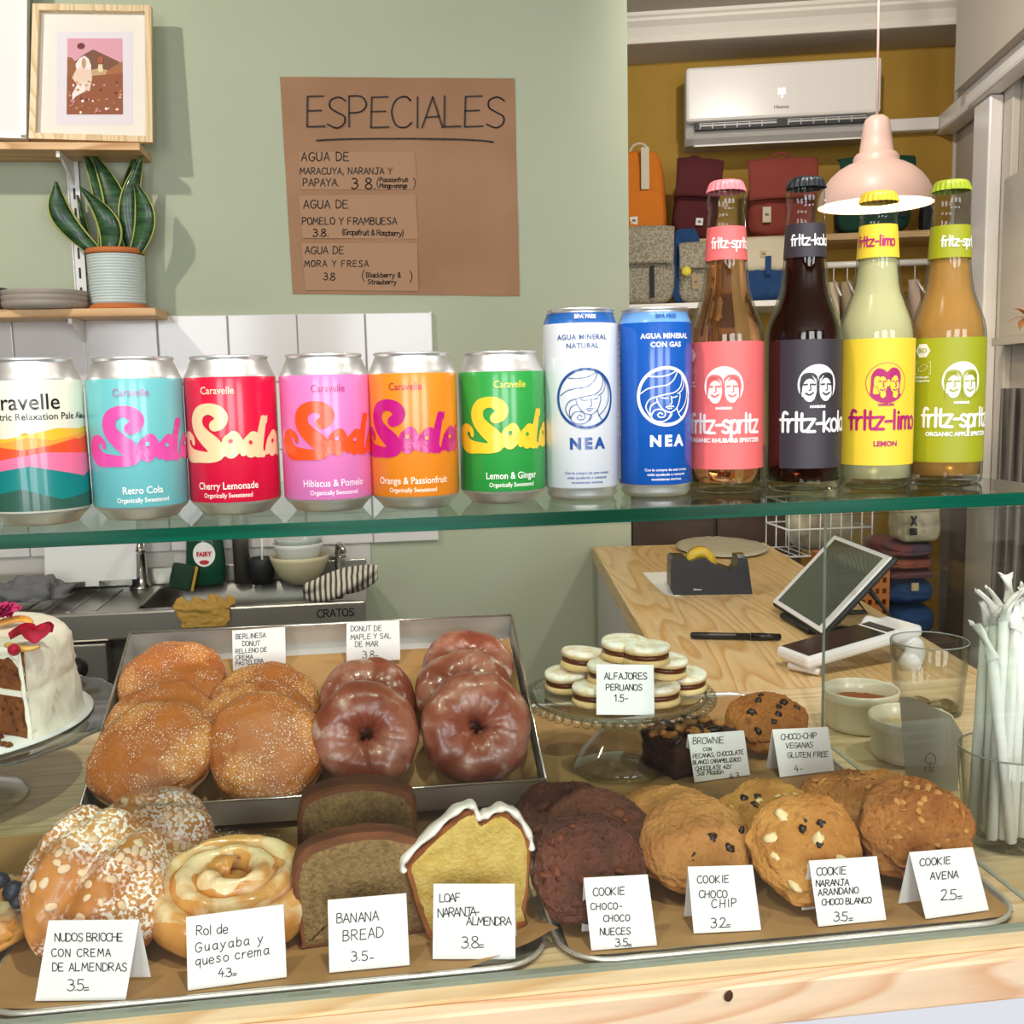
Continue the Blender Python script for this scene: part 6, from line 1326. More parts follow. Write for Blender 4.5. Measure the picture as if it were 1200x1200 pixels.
m_ycl = M('mustard_cloth', 'B08B42', .9, bump=.3, bscale=300)
cloth('yellow_cloth', 'mustard yellow cloth hanging over the sink edge', 'cloth', m_ycl, PY(240, 712, ys0).x, .045, .13, 3, top=.06)
m_stripe = bpy.data.materials.new('striped_towel_cloth'); m_stripe.use_nodes = True; N, L = nt(m_stripe); tc = N.new('ShaderNodeTexCoord'); wv = N.new('ShaderNodeTexWave'); wv.inputs['Scale'].default_value = 26; wv.inputs['Distortion'].default_value = 1.2; wv.inputs['Detail'].default_value = 0; L.new(tc.outputs['Object'], wv.inputs['Vector'])
cr = N.new('ShaderNodeValToRGB'); cr.color_ramp.elements[0].position = .35; cr.color_ramp.elements[0].color = rgb('4A463E'); cr.color_ramp.elements[1].position = .5; cr.color_ramp.elements[1].color = rgb('D2CABA'); L.new(wv.outputs[0], cr.inputs[0]); L.new(cr.outputs[0], N['Principled BSDF'].inputs['Base Color']); N['Principled BSDF'].inputs['Roughness'].default_value = .9
xt = PY(400, 700, ys0).x
b = MB()
def tw(i, j):
    a = i*2*PI; u = j; r = (.020+.020*math.sin(PI*u)**.6)*(1+.25*math.sin(3*a+u*7)); return (xt-.085+.17*u, ys0+.01+r*math.cos(a)*.9, zs0+.030+r*math.sin(a)*.72+.038*u*u)
b.grid(tw, 48, 40, wrap=True); o = b.build('striped_towel', m_stripe); tag(o, 'dark striped white towel bunched at the right end of the sink', 'towel')
m_gcl = M('grey_cloth', '6E6E72', .9, bump=.3, bscale=200)
q = PZ(25, 716, zs0); me = mesh_from(ico(4, lambda v: V3((v.x*.085, v.y*.05, max(-.2, v.z)*.040+.02))*(1+.35*fbm(tuple(v*2.2), 3))), 'grey_cloth', m_gcl); o = bpy.data.objects.new('grey_cloth', me); link(o, None, 'crumpled grey cloth on the drainer behind the cake', 'cloth'); o.location = (q.x, q.y+.06, zs0+.005)
# white panel with clip on the tiles behind the drainer
n_w = V3((0, -1, 0)); ow = V3((0, YG-.115, 0)); wp = thing('wall_panel', 'white boxy panel with small clear clip over the drainer', 'dispenser', hit(52, 685, ow, n_w)); bpy.context.view_layer.update(); wpi = wp.matrix_world.inverted()
b = MB(); slab(b, [(52, 596), (159, 590), (160, 678.5), (52.5, 684)], ow, V3((0, 1, 0)), .10, wpi); b.build('panel_body', M('panel_white', 'ECEBEA', .4), wp)
b = MB(); slab(b, [(100, 681.6), (116, 680.8), (116, 686.5), (100, 687.5)], ow, V3((0, 1, 0)), .02, wpi); b.build('clip', m_steelw, wp)

# ================================================================== PENDANT LAMP
dl = 3.0; pc2 = PD(1025.5, 247, dl); lmp = thing('pendant_lamp', 'dusty pink metal pendant lamp hanging before the ochre wall', 'lamp', (pc2.x, pc2.y, PD(1025.5, 241, dl).z))
k = dl/FPX
m_pink = M('pink_lacquer', 'C6A598', .45, coat=.1); m_inn = M('lamp_inner_white', 'F4EBD2', .6)
b = MB(); b.lathe([(63.2*k, 0), (63*k, 5*k), (60.5*k, 15*k), (56*k, 24*k), (49.5*k, 32.5*k), (41*k, 40*k), (32*k, 45*k), (25.5*k, 47.5*k), (25*k, 48.5*k), (25*k, 53*k), (22*k, 57*k), (18.5*k, 58.5*k), (16.5*k, 75*k), (14.5*k, 90*k), (12.5*k, 95*k), (8*k, 98.5*k), (0, 99*k)], 64); b.build('shade', m_pink, lmp)
b = MB(); b.lathe([(62.6*k, .001), (59.7*k, 14.5*k), (55*k, 23.4*k), (48.5*k, 31.6*k), (40*k, 39*k), (31*k, 44*k), (0, 46*k)], 64); b.build('shade_lining', m_inn, lmp)
b = MB(); b.lathe([(0, 0.022), (.018, .026), (.030, .045), (.030, .060), (.018, .085), (.013, .1), (0, .1)], 28); b.build('bulb', M('bulb', 'FFF3D6', emit='FFE3AE', estr=6), lmp)
b = MB(); b.tube([(0, 0, 98*k), (-.004, 0, 1.0)], .0035, 8); b.build('cord', M('pink_cord', 'D3B5AC', .6), lmp)
pl2 = bpy.data.lights.new('pendant_bulb', 'POINT'); pl2.energy = 5; pl2.color = (1, .86, .62); pl2.shadow_soft_size = .03; po2 = bpy.data.objects.new('pendant_bulb', pl2); COL.objects.link(po2); po2.location = (pc2.x, pc2.y, lmp.location.z+.012)

# ================================================================== BAGS IN THE RECESS
def softbox(w, d, h, p=4.5, taper=.12, wr=.004, seed=0, n=14, belly=.0):
    bm = bmesh.new(); bmesh.ops.create_cube(bm, size=2); bmesh.ops.subdivide_edges(bm, edges=bm.edges[:], cuts=n, use_grid_fill=True)
    for v in bm.verts:
        q = v.co; m_ = (abs(q.x)**p+abs(q.y)**p+abs(q.z)**p)**(1/p); q = q/m_; u = (q.z+1)/2
        k = 1-taper*u+belly*math.sin(PI*u); f_ = wr*fbm((q.x*2+seed, q.y*2, q.z*2), 3)
        v.co = V3((q.x*w/2*k+f_, q.y*d/2*k+f_*1.5, (q.z+1)*h/2))
    return bm
def bag(px0, py0, px1, py1, off, d, label, mbody, parts, name='backpack', taper=.12, group='bags in the yellow recess', tilt=0, zbase=None, cat='bag'):
    a = YW(px0, (py0+py1)/2, off); c_ = YW(px1, (py0+py1)/2, off); w = abs(c_.x-a.x); zt_ = YW((px0+px1)/2, py0, off).z; zb_ = YW((px0+px1)/2, py1, off).z if zbase is None else zbase
    h = zt_-zb_; mw = YM @ Matrix.Translation(((a.x+c_.x)/2, -off+d/2*0, zb_)) @ R_(tilt, 4, 'Y')
    t = thing(name, label, cat, M_=mw, group=group)
    me = mesh_from(softbox(w, d, h, taper=taper, seed=px0), 'body', mbody); o = bpy.data.objects.new('body', me); link(o, t)
    for f in parts: f(t, w, d, h)
    return t, w, d, h
def flap(mat, u=.62, seam=True):
    def f(t, w, d, h):
        b = MB(); b.grid(lambda i, j: ((i-.5)*w*(1.0-.06*j), -d/2*(.55+.62*math.sin(PI*.5*min(1, j*2.2)))-.004*math.sin(i*PI)-.006, h*(1.015-.02*(2*i-1)**4)-h*(1-u)*max(0, j-.12)*1.1-(.0 if j > .12 else 0)), 16, 12); o = b.build('flap', mat, t); so = o.modifiers.new('t', 'SOLIDIFY'); so.thickness = .006
    return f
def handle(mat, x=0, r=.035):
    def f(t, w, d, h): b = MB(); b.tube([(x+r*math.cos(a), 0, h*.985+r*1.0*math.sin(a)) for a in [PI*k/10 for k in range(11)]], .005, 8); b.build('handle', mat, t)
    return f
def patch(x, z, s=.028, mat=None, h_=None, rot=0):
    def f(t, w, d, h):
        b = MB(); b.box(-s/2, s/2, -.002, .001, -(h_ or s)/2, (h_ or s)/2, T=T3(x*w, -d/2-.010, z*h, ry=rot)); o = b.build('label_patch', mat or M('patch_white', 'D8D2C6', .7), t)
        b = MB(); b.box(-s*.22, s*.22, -.0028, -.0019, -s*.14, s*.14, T=T3(x*w, -d/2-.010, z*h, ry=rot)); b.build('patch_mark', M('patch_mark', '6A625A', .7), o)
    return f
def strap(mat, x, z0, z1, w_=.022, dd=.012):
    def f(t, w, d, h): b = MB(); b.box(x*w-w_/2, x*w+w_/2, -d/2-dd, -d/2-dd+.004, z0*h, z1*h, bev=.001); b.build('strap', mat, t)
    return f
def pocket(mat, u0=.08, u1=.42, ww=.8):
    def f(t, w, d, h): me = mesh_from(softbox(w*ww, d*.35, h*(u1-u0), p=5, taper=.04, wr=.003, seed=3, n=8), 'front_pocket', mat); o = bpy.data.objects.new('front_pocket', me); link(o, t); o.location = (0, -d*.42, h*u0)
    return f
c_or = M('orange_canvas', 'C86E14', .85, bump=.3, bscale=300); c_mar = M('maroon_canvas', '4E1416', .85, bump=.3, bscale=300); c_ros = M('brick_canvas', '84372C', .85, bump=.3, bscale=300)
c_grn = M('green_canvas', '0E3A2A', .85); c_tw = M('tweed', '7E7464', .95, col2='A49A84', nscale=140, nlo=.42, nhi=.58, bump=.4, bscale=300); c_blu = M('blue_canvas', '143A66', .85, bump=.3, bscale=300); c_crm = M('cream_canvas', 'C9BCA2', .85, bump=.2, bscale=300)
c_web = M('cream_webbing', 'C8BBA0', .85); c_blk = M('black_strap', '1A1A1C', .7)
zs1 = zs+.0005; zl1 = zl+.0005
bag(716, 178, 783, 270, .23, .13, 'orange backpack with a cream strap in the recess beside the green wall', c_or, [handle(c_web, .0), strap(c_web, .10, .55, 1.0, .03), patch(-.10, .22), pocket(c_or, .03, .55, .86)], taper=.22, zbase=zs1)
bag(784, 192, 838, 283, .23, .13, 'dark maroon flap backpack next to the orange backpack', c_mar, [flap(c_mar, .5), handle(c_mar, -.02, .03), patch(.10, .22, .026)], taper=.12, zbase=zs1, tilt=.10)
bag(873, 192, 955, 262, .23, .14, 'brick red flap backpack with a hanging paper tag', c_ros, [flap(c_ros, .45), handle(c_ros, .0, .042), patch(-.22, .28, .030, c_web, .055), strap(c_ros, .1, .1, .5)], taper=.2, zbase=zs1)
bag(978, 190, 1066, 271, .20, .14, 'dark green bag half hidden by the pink lamp', c_grn, [flap(c_grn, .6), strap(c_blk, .35, .2, .9)], taper=.05, zbase=zs1)
b_ = bag(1078, 236, 1092, 271, .18, .06, 'small black pouch at the right end of the recess shelf', c_blk, [], taper=.05, name='pouch', zbase=zs1)
bag(722, 270, 790, 357, .37, .10, 'tweed backpack with rounded flap beside the green wall', c_tw, [flap(c_tw, .5), strap(c_blk, .12, .08, .5, .016)], taper=-.02, zbase=zl1)
bag(795, 288, 838, 357, .37, .09, 'smaller tweed backpack with a yellow tagged label', c_tw, [flap(c_tw, .55), patch(-.05, .35, .028, M('kraft_tag', 'A08662', .8), .05)], taper=.0, zbase=zl1)
a_ = YW(806, 318, .43); b = MB(YM); b.lathe([(0, .003), (.017, .003), (.017, -.001), (0, -.001)], 20, T=Matrix.Translation((a_.x-.005, -.437, a_.z)) @ R_(PI/2, 4, 'X')); o = b.build('yellow_button', M('yellow_button', 'D8C03A', .5)); tag(o, 'round yellow tag on the smaller tweed backpack', 'tag')
bag(786, 268, 822, 352, .365, .06, 'navy blue bag squeezed between the two tweed backpacks', c_blu, [], taper=.1, zbase=zl1)
bag(868, 300, 922, 357, .37, .10, 'blue backpack under a cream flap behind the bottles', c_blu, [strap(c_blu, .05, .55, .95, .02, .02), lambda t, w, d, h: (lambda me: link(bpy.data.objects.new('cream_flap', me), t).__setattr__('location', (0, -.004, h*.62)))(mesh_from(softbox(w*1.04, d*1.12, h*.78, p=5, taper=.0, n=8), 'cream_flap', c_crm)), patch(-.05, 1.0, .022, M('tan_patch', 'B8A078', .7))], taper=.05, zbase=zl1)
# garments on hangers on the rail
for i, (px, mat, lb_) in enumerate(((977, 'C8B79A', 'cream garment on a hanger behind the cola bottle'), (993, 'A6957A', 'tan garment on a hanger behind the lemonade bottle'), (1072, 'C2A99A', 'pale garment on a hanger near the end of the rail'))):
    q = YW(px, 320, .2); t = thing('hanging_garment', lb_, 'garment', M_=YM @ Matrix.Translation((q.x, -.2, zr-.014)), group='garments on the rail')
    b = MB(); b.tube(smoothpts([(0, 0, -.045), (0, 0, 0), (.0, .010, .020), (0, .022, .027), (0, .026, .012)], 5), .0018, 6); b.tube([(0, -.15, -.11), (0, -.01, -.045), (0, .14, -.11)], .004, 6); b.build('hanger', m_steelw, t)
    b = MB(); b.grid(lambda u, v: ((.020+.004*math.sin(v*9+u*3))*math.cos(2*PI*u)+.003*math.sin(2*PI*u*3), (.13+.02*v)*math.sin(2*PI*u)*min(1, .15+v*4), -.05-.02*min(1, v*6)*abs(math.sin(2*PI*u))*2-.62*v), 28, 20, wrap=True); b.build('cloth', M('garment'+mat, mat, .9), t)

# ================================================================== BEHIND THE SERVICE TABLE
m_cab = M('dark_brown_wood', '4A382E', .5, col2='5A463A', nscale=6)
lc = thing('low_cabinet', 'dark brown low cabinet standing against the ochre wall behind the table', 'cabinet', M_=YM @ Matrix.Translation((-.6, -.45, 0)))
b = MB(); b.box(0, .62, 0, .40, 0, 1.12, bev=.004); b.build('carcass', m_cab, lc)
for i in range(2): b = MB(); b.box(.01+i*.305, .305+i*.305, -.02, -.001, .04, 1.09, bev=.003); d_ = b.build('door', m_cab, lc); b = MB(); b.box(.28+i*.05, .29+i*.05, -.035, -.02, .5, .6); b.build('handle', m_dark, d_)
# wire basket with beige bags
bb = PD(958, 660, 3.15); wb = thing('wire_basket', 'white wire basket on a stand beyond the tablet', 'basket', (bb.x, bb.y, .86))
b = MB(); W_, D_, H_ = .26, .18, .16
for zz in (0, H_*.5, H_): b.tube([(-W_/2, -D_/2, zz), (W_/2, -D_/2, zz), (W_/2, D_/2, zz), (-W_/2, D_/2, zz), (-W_/2, -D_/2, zz)], .003, 6)
b.build('wire_rim', m_steelw, wb)
for i in range(9):
    x = -W_/2+W_*i/8; b = MB(); b.tube([(x, -D_/2, H_), (x, -D_/2, 0), (x, D_/2, 0), (x, D_/2, H_)], .0018, 6); b.build('wire', m_steelw, wb)
for i in range(4): b = MB(); x, y = (W_/2-.01)*(1 if i % 2 else -1), (D_/2-.01)*(1 if i > 1 else -1); b.tube([(x, y, -.86), (x, y, .001)], .008, 8); b.build('leg', m_dark, wb)
def pillow(w, d, h, seed, mat, name, lb_, loc, rot, cat='bag', group=None):
    me = mesh_from(softbox(w, d, h, p=3, taper=.1, wr=.010, seed=seed, n=12), name, mat); o = bpy.data.objects.new(name, me); link(o, None, lb_, cat, group); o.location = loc; o.rotation_euler = rot; return o
c_bei = M('beige_canvas', 'B3A78C', .9, bump=.3, bscale=200)
pillow(.20, .13, .21, 1, c_bei, 'canvas_bag', 'beige canvas bag standing in the wire basket', (bb.x, bb.y, .864), (0, 0, .1))
# bench with folded goods, right of the table
bq = PD(1070, 800, 2.35); ax_ = R0.copy(); BM_ = frame((bq.x, bq.y, 0), R0, z=(0, 0, 1))
def BP(x, y): return BM_.inverted() @ PD(x, y, 2.35)
bz = BP(1070, 745).z-.015
bn = thing('display_bench', 'dark display bench right of the service table', 'bench', M_=BM_)
x0b, x1b = BP(1000, 745).x, BP(1125, 745).x
b = MB(); b.box(x0b, x1b, .0, .34, 0, bz, bev=.004); b.build('bench_box', m_cab, bn)
def bx(name, lb_, cat, px0, py0, px1, py1, d, mat, y0=.03, soft=True, group=None, zb=None, **kw):
    a = BP(px0, py1); c_ = BP(px1, py0); z = a.z if zb is None else zb
    if soft: me = mesh_from(softbox(c_.x-a.x, d, c_.z-z, p=kw.get('p', 4), taper=kw.get('taper', .02), wr=.006, seed=px0), name, mat)
    o = bpy.data.objects.new(name, me); link(o, None, lb_, cat, group); o.matrix_world = BM_ @ Matrix.Translation(((a.x+c_.x)/2, y0+d/2, z)); return o
zb1 = bz+.0005
g = 'folded goods stacked on the bench'
o1 = bx('blue_bag', 'navy blue bag lowest in the stack on the bench', 'bag', 1046, 716, 1112, 745, .2, c_blu, zb=zb1, group=g, p=3)
z1_ = BP(1046, 716).z
o2 = bx('blue_bag', 'navy blue bag with a small tan label on the bench', 'bag', 1046, 684, 1110, 716, .2, c_blu, zb=z1_+.0005, group=g, p=3)
a_ = BP(1075, 689); b = MB(BM_); b.box(a_.x-.008, a_.x+.008, .012, .016, a_.z-.009, a_.z+.009); o = b.build('label_patch', M('tan_patch', 'B8A078', .7), None); tag(o, 'small square tan label on the upper blue bag', 'label')
z2_ = BP(1046, 684).z
c_rd = M('rust_cloth', '8A4A2C', .9, col2='6A2E2A', nscale=12); c_pp = M('plum_cloth', '5A2E34', .9)
bx('folded_cloth', 'plum folded cloth on top of the blue bags', 'cloth', 1046, 672, 1106, 684, .2, c_pp, zb=z2_+.0005, group=g, p=5)
bx('folded_cloth', 'rust orange folded cloth in the middle of the stack', 'cloth', 1045, 658, 1106, 672, .19, c_rd, zb=BP(1046, 672).z+.0005, group=g, p=5)
bx('folded_cloth', 'mixed red folded cloth under the striped tote', 'cloth', 1045, 640, 1106, 658, .19, M('brick_cloth', '7A3E34', .9, col2='3E3A4A', nscale=10), zb=BP(1046, 658).z+.0005, group=g, p=5)
c_str = M('corduroy', 'A89C80', .9, bump=1, bscale=260, stretch=(1, .02, .02))
bx('corduroy_tote', 'beige ribbed tote bag with a black clip on top of the stack', 'bag', 1062, 588, 1112, 640, .10, c_str, zb=BP(1046, 640).z+.0005, p=6)
q = BP(1074, 612); b = MB(BM_); b.tube([(q.x-.006, .015, q.z+.012), (q.x+.006, .015, q.z-.010)], .0025, 6); b.tube([(q.x+.006, .015, q.z+.012), (q.x-.006, .015, q.z-.010)], .0025, 6); b.box(q.x-.008, q.x+.008, .012, .020, q.z-.032, q.z-.016, bev=.002); o = b.build('black_clip', c_blk); tag(o, 'black clip hanging on the ribbed tote bag', 'clip')
# orange crate with square holes
q0 = BP(985, 732); q1 = BP(1045, 662); m_crate = M('orange_plastic', 'B3661E', .45)
cr_ = thing('orange_crate', 'orange plastic crate with square holes behind the tablet', 'crate', M_=BM_ @ Matrix.Translation((q0.x, .02, zb1)))
W_ = q1.x-q0.x; H_ = q1.z-zb1; b = MB(); nx_, nz_ = 7, 7; hx, hz = W_/nx_, H_/nz_
for i in range(nx_+1): b.box(i*hx-hx*.22, i*hx+hx*.22, 0, .006, 0, H_)
for j in range(nz_+1): b.box(-hx*.22, W_+hx*.22, .0005, .0055, max(0, j*hz-hz*.25), min(H_, j*hz+hz*.25))
b.build('front_grille', m_crate, cr_)
b = MB(); b.box(-hx*.22, W_+hx*.22, .20, .206, 0, H_); b.box(W_, W_+hx*.22, .006, .2, 0, H_); b.box(-hx*.22, 0, .006, .2, 0, H_); b.box(0, W_, .006, .2, 0, .006); b.build('crate_walls', m_crate, cr_)
# post and dark curtain at the right
q = PD(1120, 700, 2.6); pst = MB(frame((q.x, q.y, 0), R0, z=(0, 0, 1))); pst.box(-.022, .022, 0, .05, 0, 1.16, bev=.003); o = pst.build('brown_post', m_cab); tag(o, 'narrow brown post standing beside the stacked goods', 'post')
q = PD(1192, 600, 2.2); FMc = frame((q.x, q.y, 0), R0, z=(0, 0, 1)); m_cur = M('dark_fringe', '4E4640', .9, col2='857A6E', nscale=60, stretch=(3, 1, .04), nlo=.4, nhi=.6)
b = MB(FMc); b.grid(lambda i, j: (-.045*(1-.25*j)+.15*i+.0, .012*math.sin(i*40)+.01, .70+(PD(1190, 455, 2.2).z-.70)*j), 90, 20); o = b.build('fringed_hanging', m_cur); so = o.modifiers.new('t', 'SOLIDIFY'); so.thickness = .004; tag(o, 'dark striped hanging textile at the right edge', 'textile')
fo = thing('dried_flower', 'orange dried flower entering at the right edge', 'flower', PD(1204, 372, 2.0))
for i, (rx, rz) in enumerate(((.3, 2.6), (-.5, 3.0), (.9, 3.5), (.1, 4.4))):
    b = MB(); b.grid(lambda u, v: (v*.034, (u-.5)*.016*math.sin(PI*min(1, v+.08)), .006*math.sin(v*3)), 6, 10); o = b.build('petal', M('orange_petal', 'C8814A', .7), fo); so = o.modifiers.new('t', 'SOLIDIFY'); so.thickness = .001; o.rotation_euler = (0, rx, rz)

# ================================================================== ON THE SERVICE TABLE
# tablet on its stand (solved pose: centre and axes)
ct = V3((.7831, 1.7172, 1.0312)); tx = V3((-.0492, -.9988, -.0057)); ty_ = V3((.6925, -.0383, .7204))
TT_ = frame(ct, tx, y=ty_); tb = thing('tablet', 'white rimmed tablet in a black case propped on the pine table', 'tablet', M_=TT_)
b = MB(); b.box(-.124, .124, -.089, .089, -.014, -.004, bev=.004); b.build('case', M('black_case', '1E1F21', .5), tb)
b = MB(); b.box(-.120, .120, -.085, .085, -.004, .0, bev=.0015); b.build('bezel', M('tablet_white', 'E8E8EA', .25), tb)
b = MB(); b.box(-.102, .102, -.077, .077, .0, .0006); b.build('screen', M('screen_off', '34382C', .08, coat=.5), tb)
b = MB(); ribbon(b, [(.111+.0045*math.cos(2*PI*i/20), .0045*math.sin(2*PI*i/20)) for i in range(21)], .0012, lambda x, y: (x, y, .0006)); b.build('home_button', M('button_grey', 'B0B0B0', .4), tb)
low = TT_ @ V3((0, -.089, -.014)); hi_ = TT_ @ V3((0, .03, -.015))
b = MB(); iv = TT_.inverted(); f1 = iv @ V3((low.x-.02, low.y, .9515)); f2 = iv @ V3((hi_.x+.10, hi_.y, .9515))
for dyy in (-.06, .06):
    b.tube([tuple(iv @ V3((low.x-.005, low.y+dyy, .957))), tuple(iv @ V3((hi_.x+.07, hi_.y+dyy, .957))), tuple(iv @ (hi_+V3((0, dyy, 0))))], .006, 8)
b.tube([tuple(iv @ V3((low.x-.005, low.y-.06, .957))), tuple(iv @ V3((low.x-.005, low.y+.06, .957)))], .006, 8); b.tube([tuple(iv @ V3((low.x-.002, low.y+d_, .957))) if k else tuple(iv @ (low+V3((0, d_, .006)))) for d_ in (-.05,) for k in (0, 1)], .005, 8); b.build('stand', M('black_case', '1E1F21', .5), tb)
# card terminal
A4 = [PZ(912, 757, .983), PZ(947, 770, .983), PZ(1045, 736, 1.006), PZ(1010, 722, 1.006)]
ux_ = (A4[1]-A4[0]); uy_ = (A4[3]-A4[0]); CT = frame(A4[0], ux_, y=uy_); ic = CT.inverted(); wt = ux_.length; ht = uy_.length
tmn = thing('card_terminal', 'white card payment terminal with dark screen on the pine table', 'card terminal', M_=CT)
zdn = (ic @ V3((A4[0].x, A4[0].y, .9515))).z
b = MB(); b.box(-.003, wt+.003, -.004, ht+.03, -.019, -.0005, bev=.006); b.build('body', M('terminal_white', 'E4E2E4', .3), tmn)
b = MB(); b.box(.004, wt-.004, .004, ht*.80, -.0008, .0008, bev=.0003); b.build('screen', M('terminal_screen', '2A2C2A', .1, coat=.5), tmn)
b = MB(); b.box(.008, wt-.008, ht*.84, ht*.92, -.0008, .0010); b.build('printer_slot', m_dark, tmn)
g1_ = ic @ PZ(1034, 739, .990); g2_ = ic @ PZ(1058, 748, .985); g3_ = ic @ PZ(1072, 762, .970); g4_ = ic @ PZ(1066, 778, .962)
b = MB(); b.tube(smoothpts([tuple(ic @ PZ(1015, 734, .992)), tuple(g1_), tuple(g2_), tuple(g3_), tuple(g4_)], 5), [.018]*5+[.017]*10+[.0155]*6, 16); b.build('grip', M('terminal_white', 'E4E2E4', .3), tmn)
b = MB(); b.tube([tuple(ic @ PZ(925, 780, .958)), tuple(ic @ PZ(960, 787, .958))], .006, 8); b.build('foot', M('terminal_white', 'E4E2E4', .3), tmn)
# tape dispenser
bz_ = .9505; q0 = PZ(787, 697.5, bz_); q1 = PZ(881, 696, bz_); DT = frame(q0, q1-q0, z=(0, 0, 1)); dti = DT.inverted(); nD = DT.to_3x3() @ V3((0, -1, 0))
td = thing('tape_dispenser', 'heavy black tape dispenser with a yellow roll', 'tape dispenser', M_=DT)
def DP(x, y): p = dti @ hit(740+x/5.4545, 600+y/5.4545, q0, nD); return (p.x, p.z)
prof = [DP(*k) for k in ((272, 535), (250, 490), (252, 305), (268, 292), (350, 295), (370, 318), (430, 300), (480, 296), (505, 320), (560, 350), (655, 382), (672, 365), (682, 292), (742, 296), (775, 535))]
b = MB(); b.prism(prof, -.0, .065, T=Matrix(((1, 0, 0, 0), (0, 0, 1, 0), (0, 1, 0, 0), (0, 0, 0, 1)))); b.build('body', M('black_plastic_gloss', '23262B', .3), td)
cxy = DP(455, 335); b = MB(); b.lathe([(.009, -.014), (.031, -.014), (.031, .014), (.009, .014), (.009, -.014)], 40, T=Matrix.Translation((cxy[0], .032, cxy[1])) @ R_(PI/2, 4, 'X')); b.build('tape_roll', M('yellow_tape', 'C9A92E', .3), td)
b = MB(); b.box(DP(682, 292)[0]+.002, DP(742, 296)[0]-.002, .018, .046, DP(700, 288)[1]-.001, DP(700, 280)[1]); b.build('cutter', m_chr, td)
p0_ = DP(398, 500); b = MB(); ribbon(b, [(p0_[0]+x*.0127, p0_[1]+y*.004) for x, y in ((0, 0), (.15, .9), (.3, 0), (.5, .6), (.7, 0), (.9, .5), (1.1, 0), (1.2, .5))], .0012, lambda x, z: (x, -.0006, z)); b.build('maker_mark', m_steelw, td)
b = MB(); P = [PZ(x, y, .9503) for x, y in ((753, 671), (795, 670), (812, 690), (795, 699), (778, 696), (764, 683))]; n = len(P); b.add([tuple(p) for p in P]+[(p.x, p.y, p.z+.0004) for p in P], [tuple(range(n)), tuple(range(2*n-1, n-1, -1))]+[(i, (i+1) % n, n+(i+1) % n, n+i) for i in range(n)]); o = b.build('paper_sheet', m_card); tag(o, 'white paper sheet under the tape dispenser', 'paper')
# clear bag on the table
q = PZ(845, 643, .951); me = mesh_from(ico(4, lambda v: V3((v.x*.115*(1+.06*fbm(tuple(v*4), 3)), v.y*.16, (v.z+.5)*.010+.004*abs(fbm(tuple(v*5), 3)) if v.z > -.5 else 0))), 'plastic_bag', M('clear_plastic', 'E6DFC8', .25, trans=.35, bump=.4, bscale=40)); o = bpy.data.objects.new('plastic_bag', me); link(o, None, 'flat pale plastic bag behind the tape dispenser', 'bag'); o.location = q; o.rotation_euler = (0, 0, -.1)
# marker
a_ = PZ(809, 744.5, .957); c_ = PZ(916, 746.5, .957); MM = frame(a_, c_-a_, z=(0, 0, 1)); Lm = (c_-a_).length; mk = thing('marker_pen', 'black marker pen lying on the pine table', 'pen', M_=MM); RY = R_(PI/2, 4, 'Y')
b = MB(); b.lathe([(0, Lm*.66), (.0058, Lm*.66), (.0058, .003), (.0035, 0), (0, 0)], 20, T=RY); b.build('barrel', M('pen_black', '1C1C1E', .35), mk)
b = MB(); b.lathe([(0, Lm), (.0055, Lm-.002), (.0064, Lm*.8), (.0064, Lm*.665), (0, Lm*.665)], 20, T=RY); b.build('cap', M('pen_cap', '101012', .25), mk)
b = MB(); b.box(Lm*.2, Lm*.5, -.0005-.006, .002-.006, .0028, .0046); b.build('print', M('grey_print', '6F6A66', .5), mk)

# ================================================================== OUTSIDE THE SIDE PANE
zc0 = .9505
def ramekin(cx_, cy_, lb_):
    t = thing('ramekin', lb_, 'ramekin', (cx_, cy_, zc0), group='cream ramekins beside the case'); m = M('cream_glaze', 'DAD5BF', .2, coat=.4)
    b = MB(); b.lathe([(0, 0), (.038, 0), (.041, .003), (.0425, .008), (.0435, .036), (.0455, .0375), (.0465, .040), (.0470, .0475), (.0462, .0497), (.0445, .0500), (.0432, .0485), (.0415, .030), (.0400, .010), (.036, .006), (0, .0055)], 56); b.build('bowl', m, t); return t
r1 = ramekin(.592, 1.198, 'cream ramekin with brown contents just behind the glass side pane')
me = mesh_from(ico(4, lambda v: V3((v.x*.040, v.y*.040, (v.z*.5+.5)*.006+.0055+.022+.003*abs(fbm(tuple(v*6), 3))))), 'cocoa_powder', M('cocoa_powder', '8A4A22', .9, bump=.8, bscale=200)); o = bpy.data.objects.new('cocoa_powder', me); link(o, r1)
q = PZ(1067, 838, 1.0); r2 = ramekin(q.x, q.y, 'cream ramekin nearer the straws, partly covered by grey paper')
me = mesh_from(ico(4, lambda v: V3((v.x*.040, v.y*.040, (v.z*.5+.5)*.006+.0055+.024+.003*abs(fbm(tuple(v*6), 3))))), 'sugar', M('pale_sugar', 'C8B890', .9, bump=.8, bscale=200)); o = bpy.data.objects.new('sugar', me); link(o, r2)
m_tum = glass('tumbler_glass', 'FDFEFD', .0, 'A9B0AB', .9)
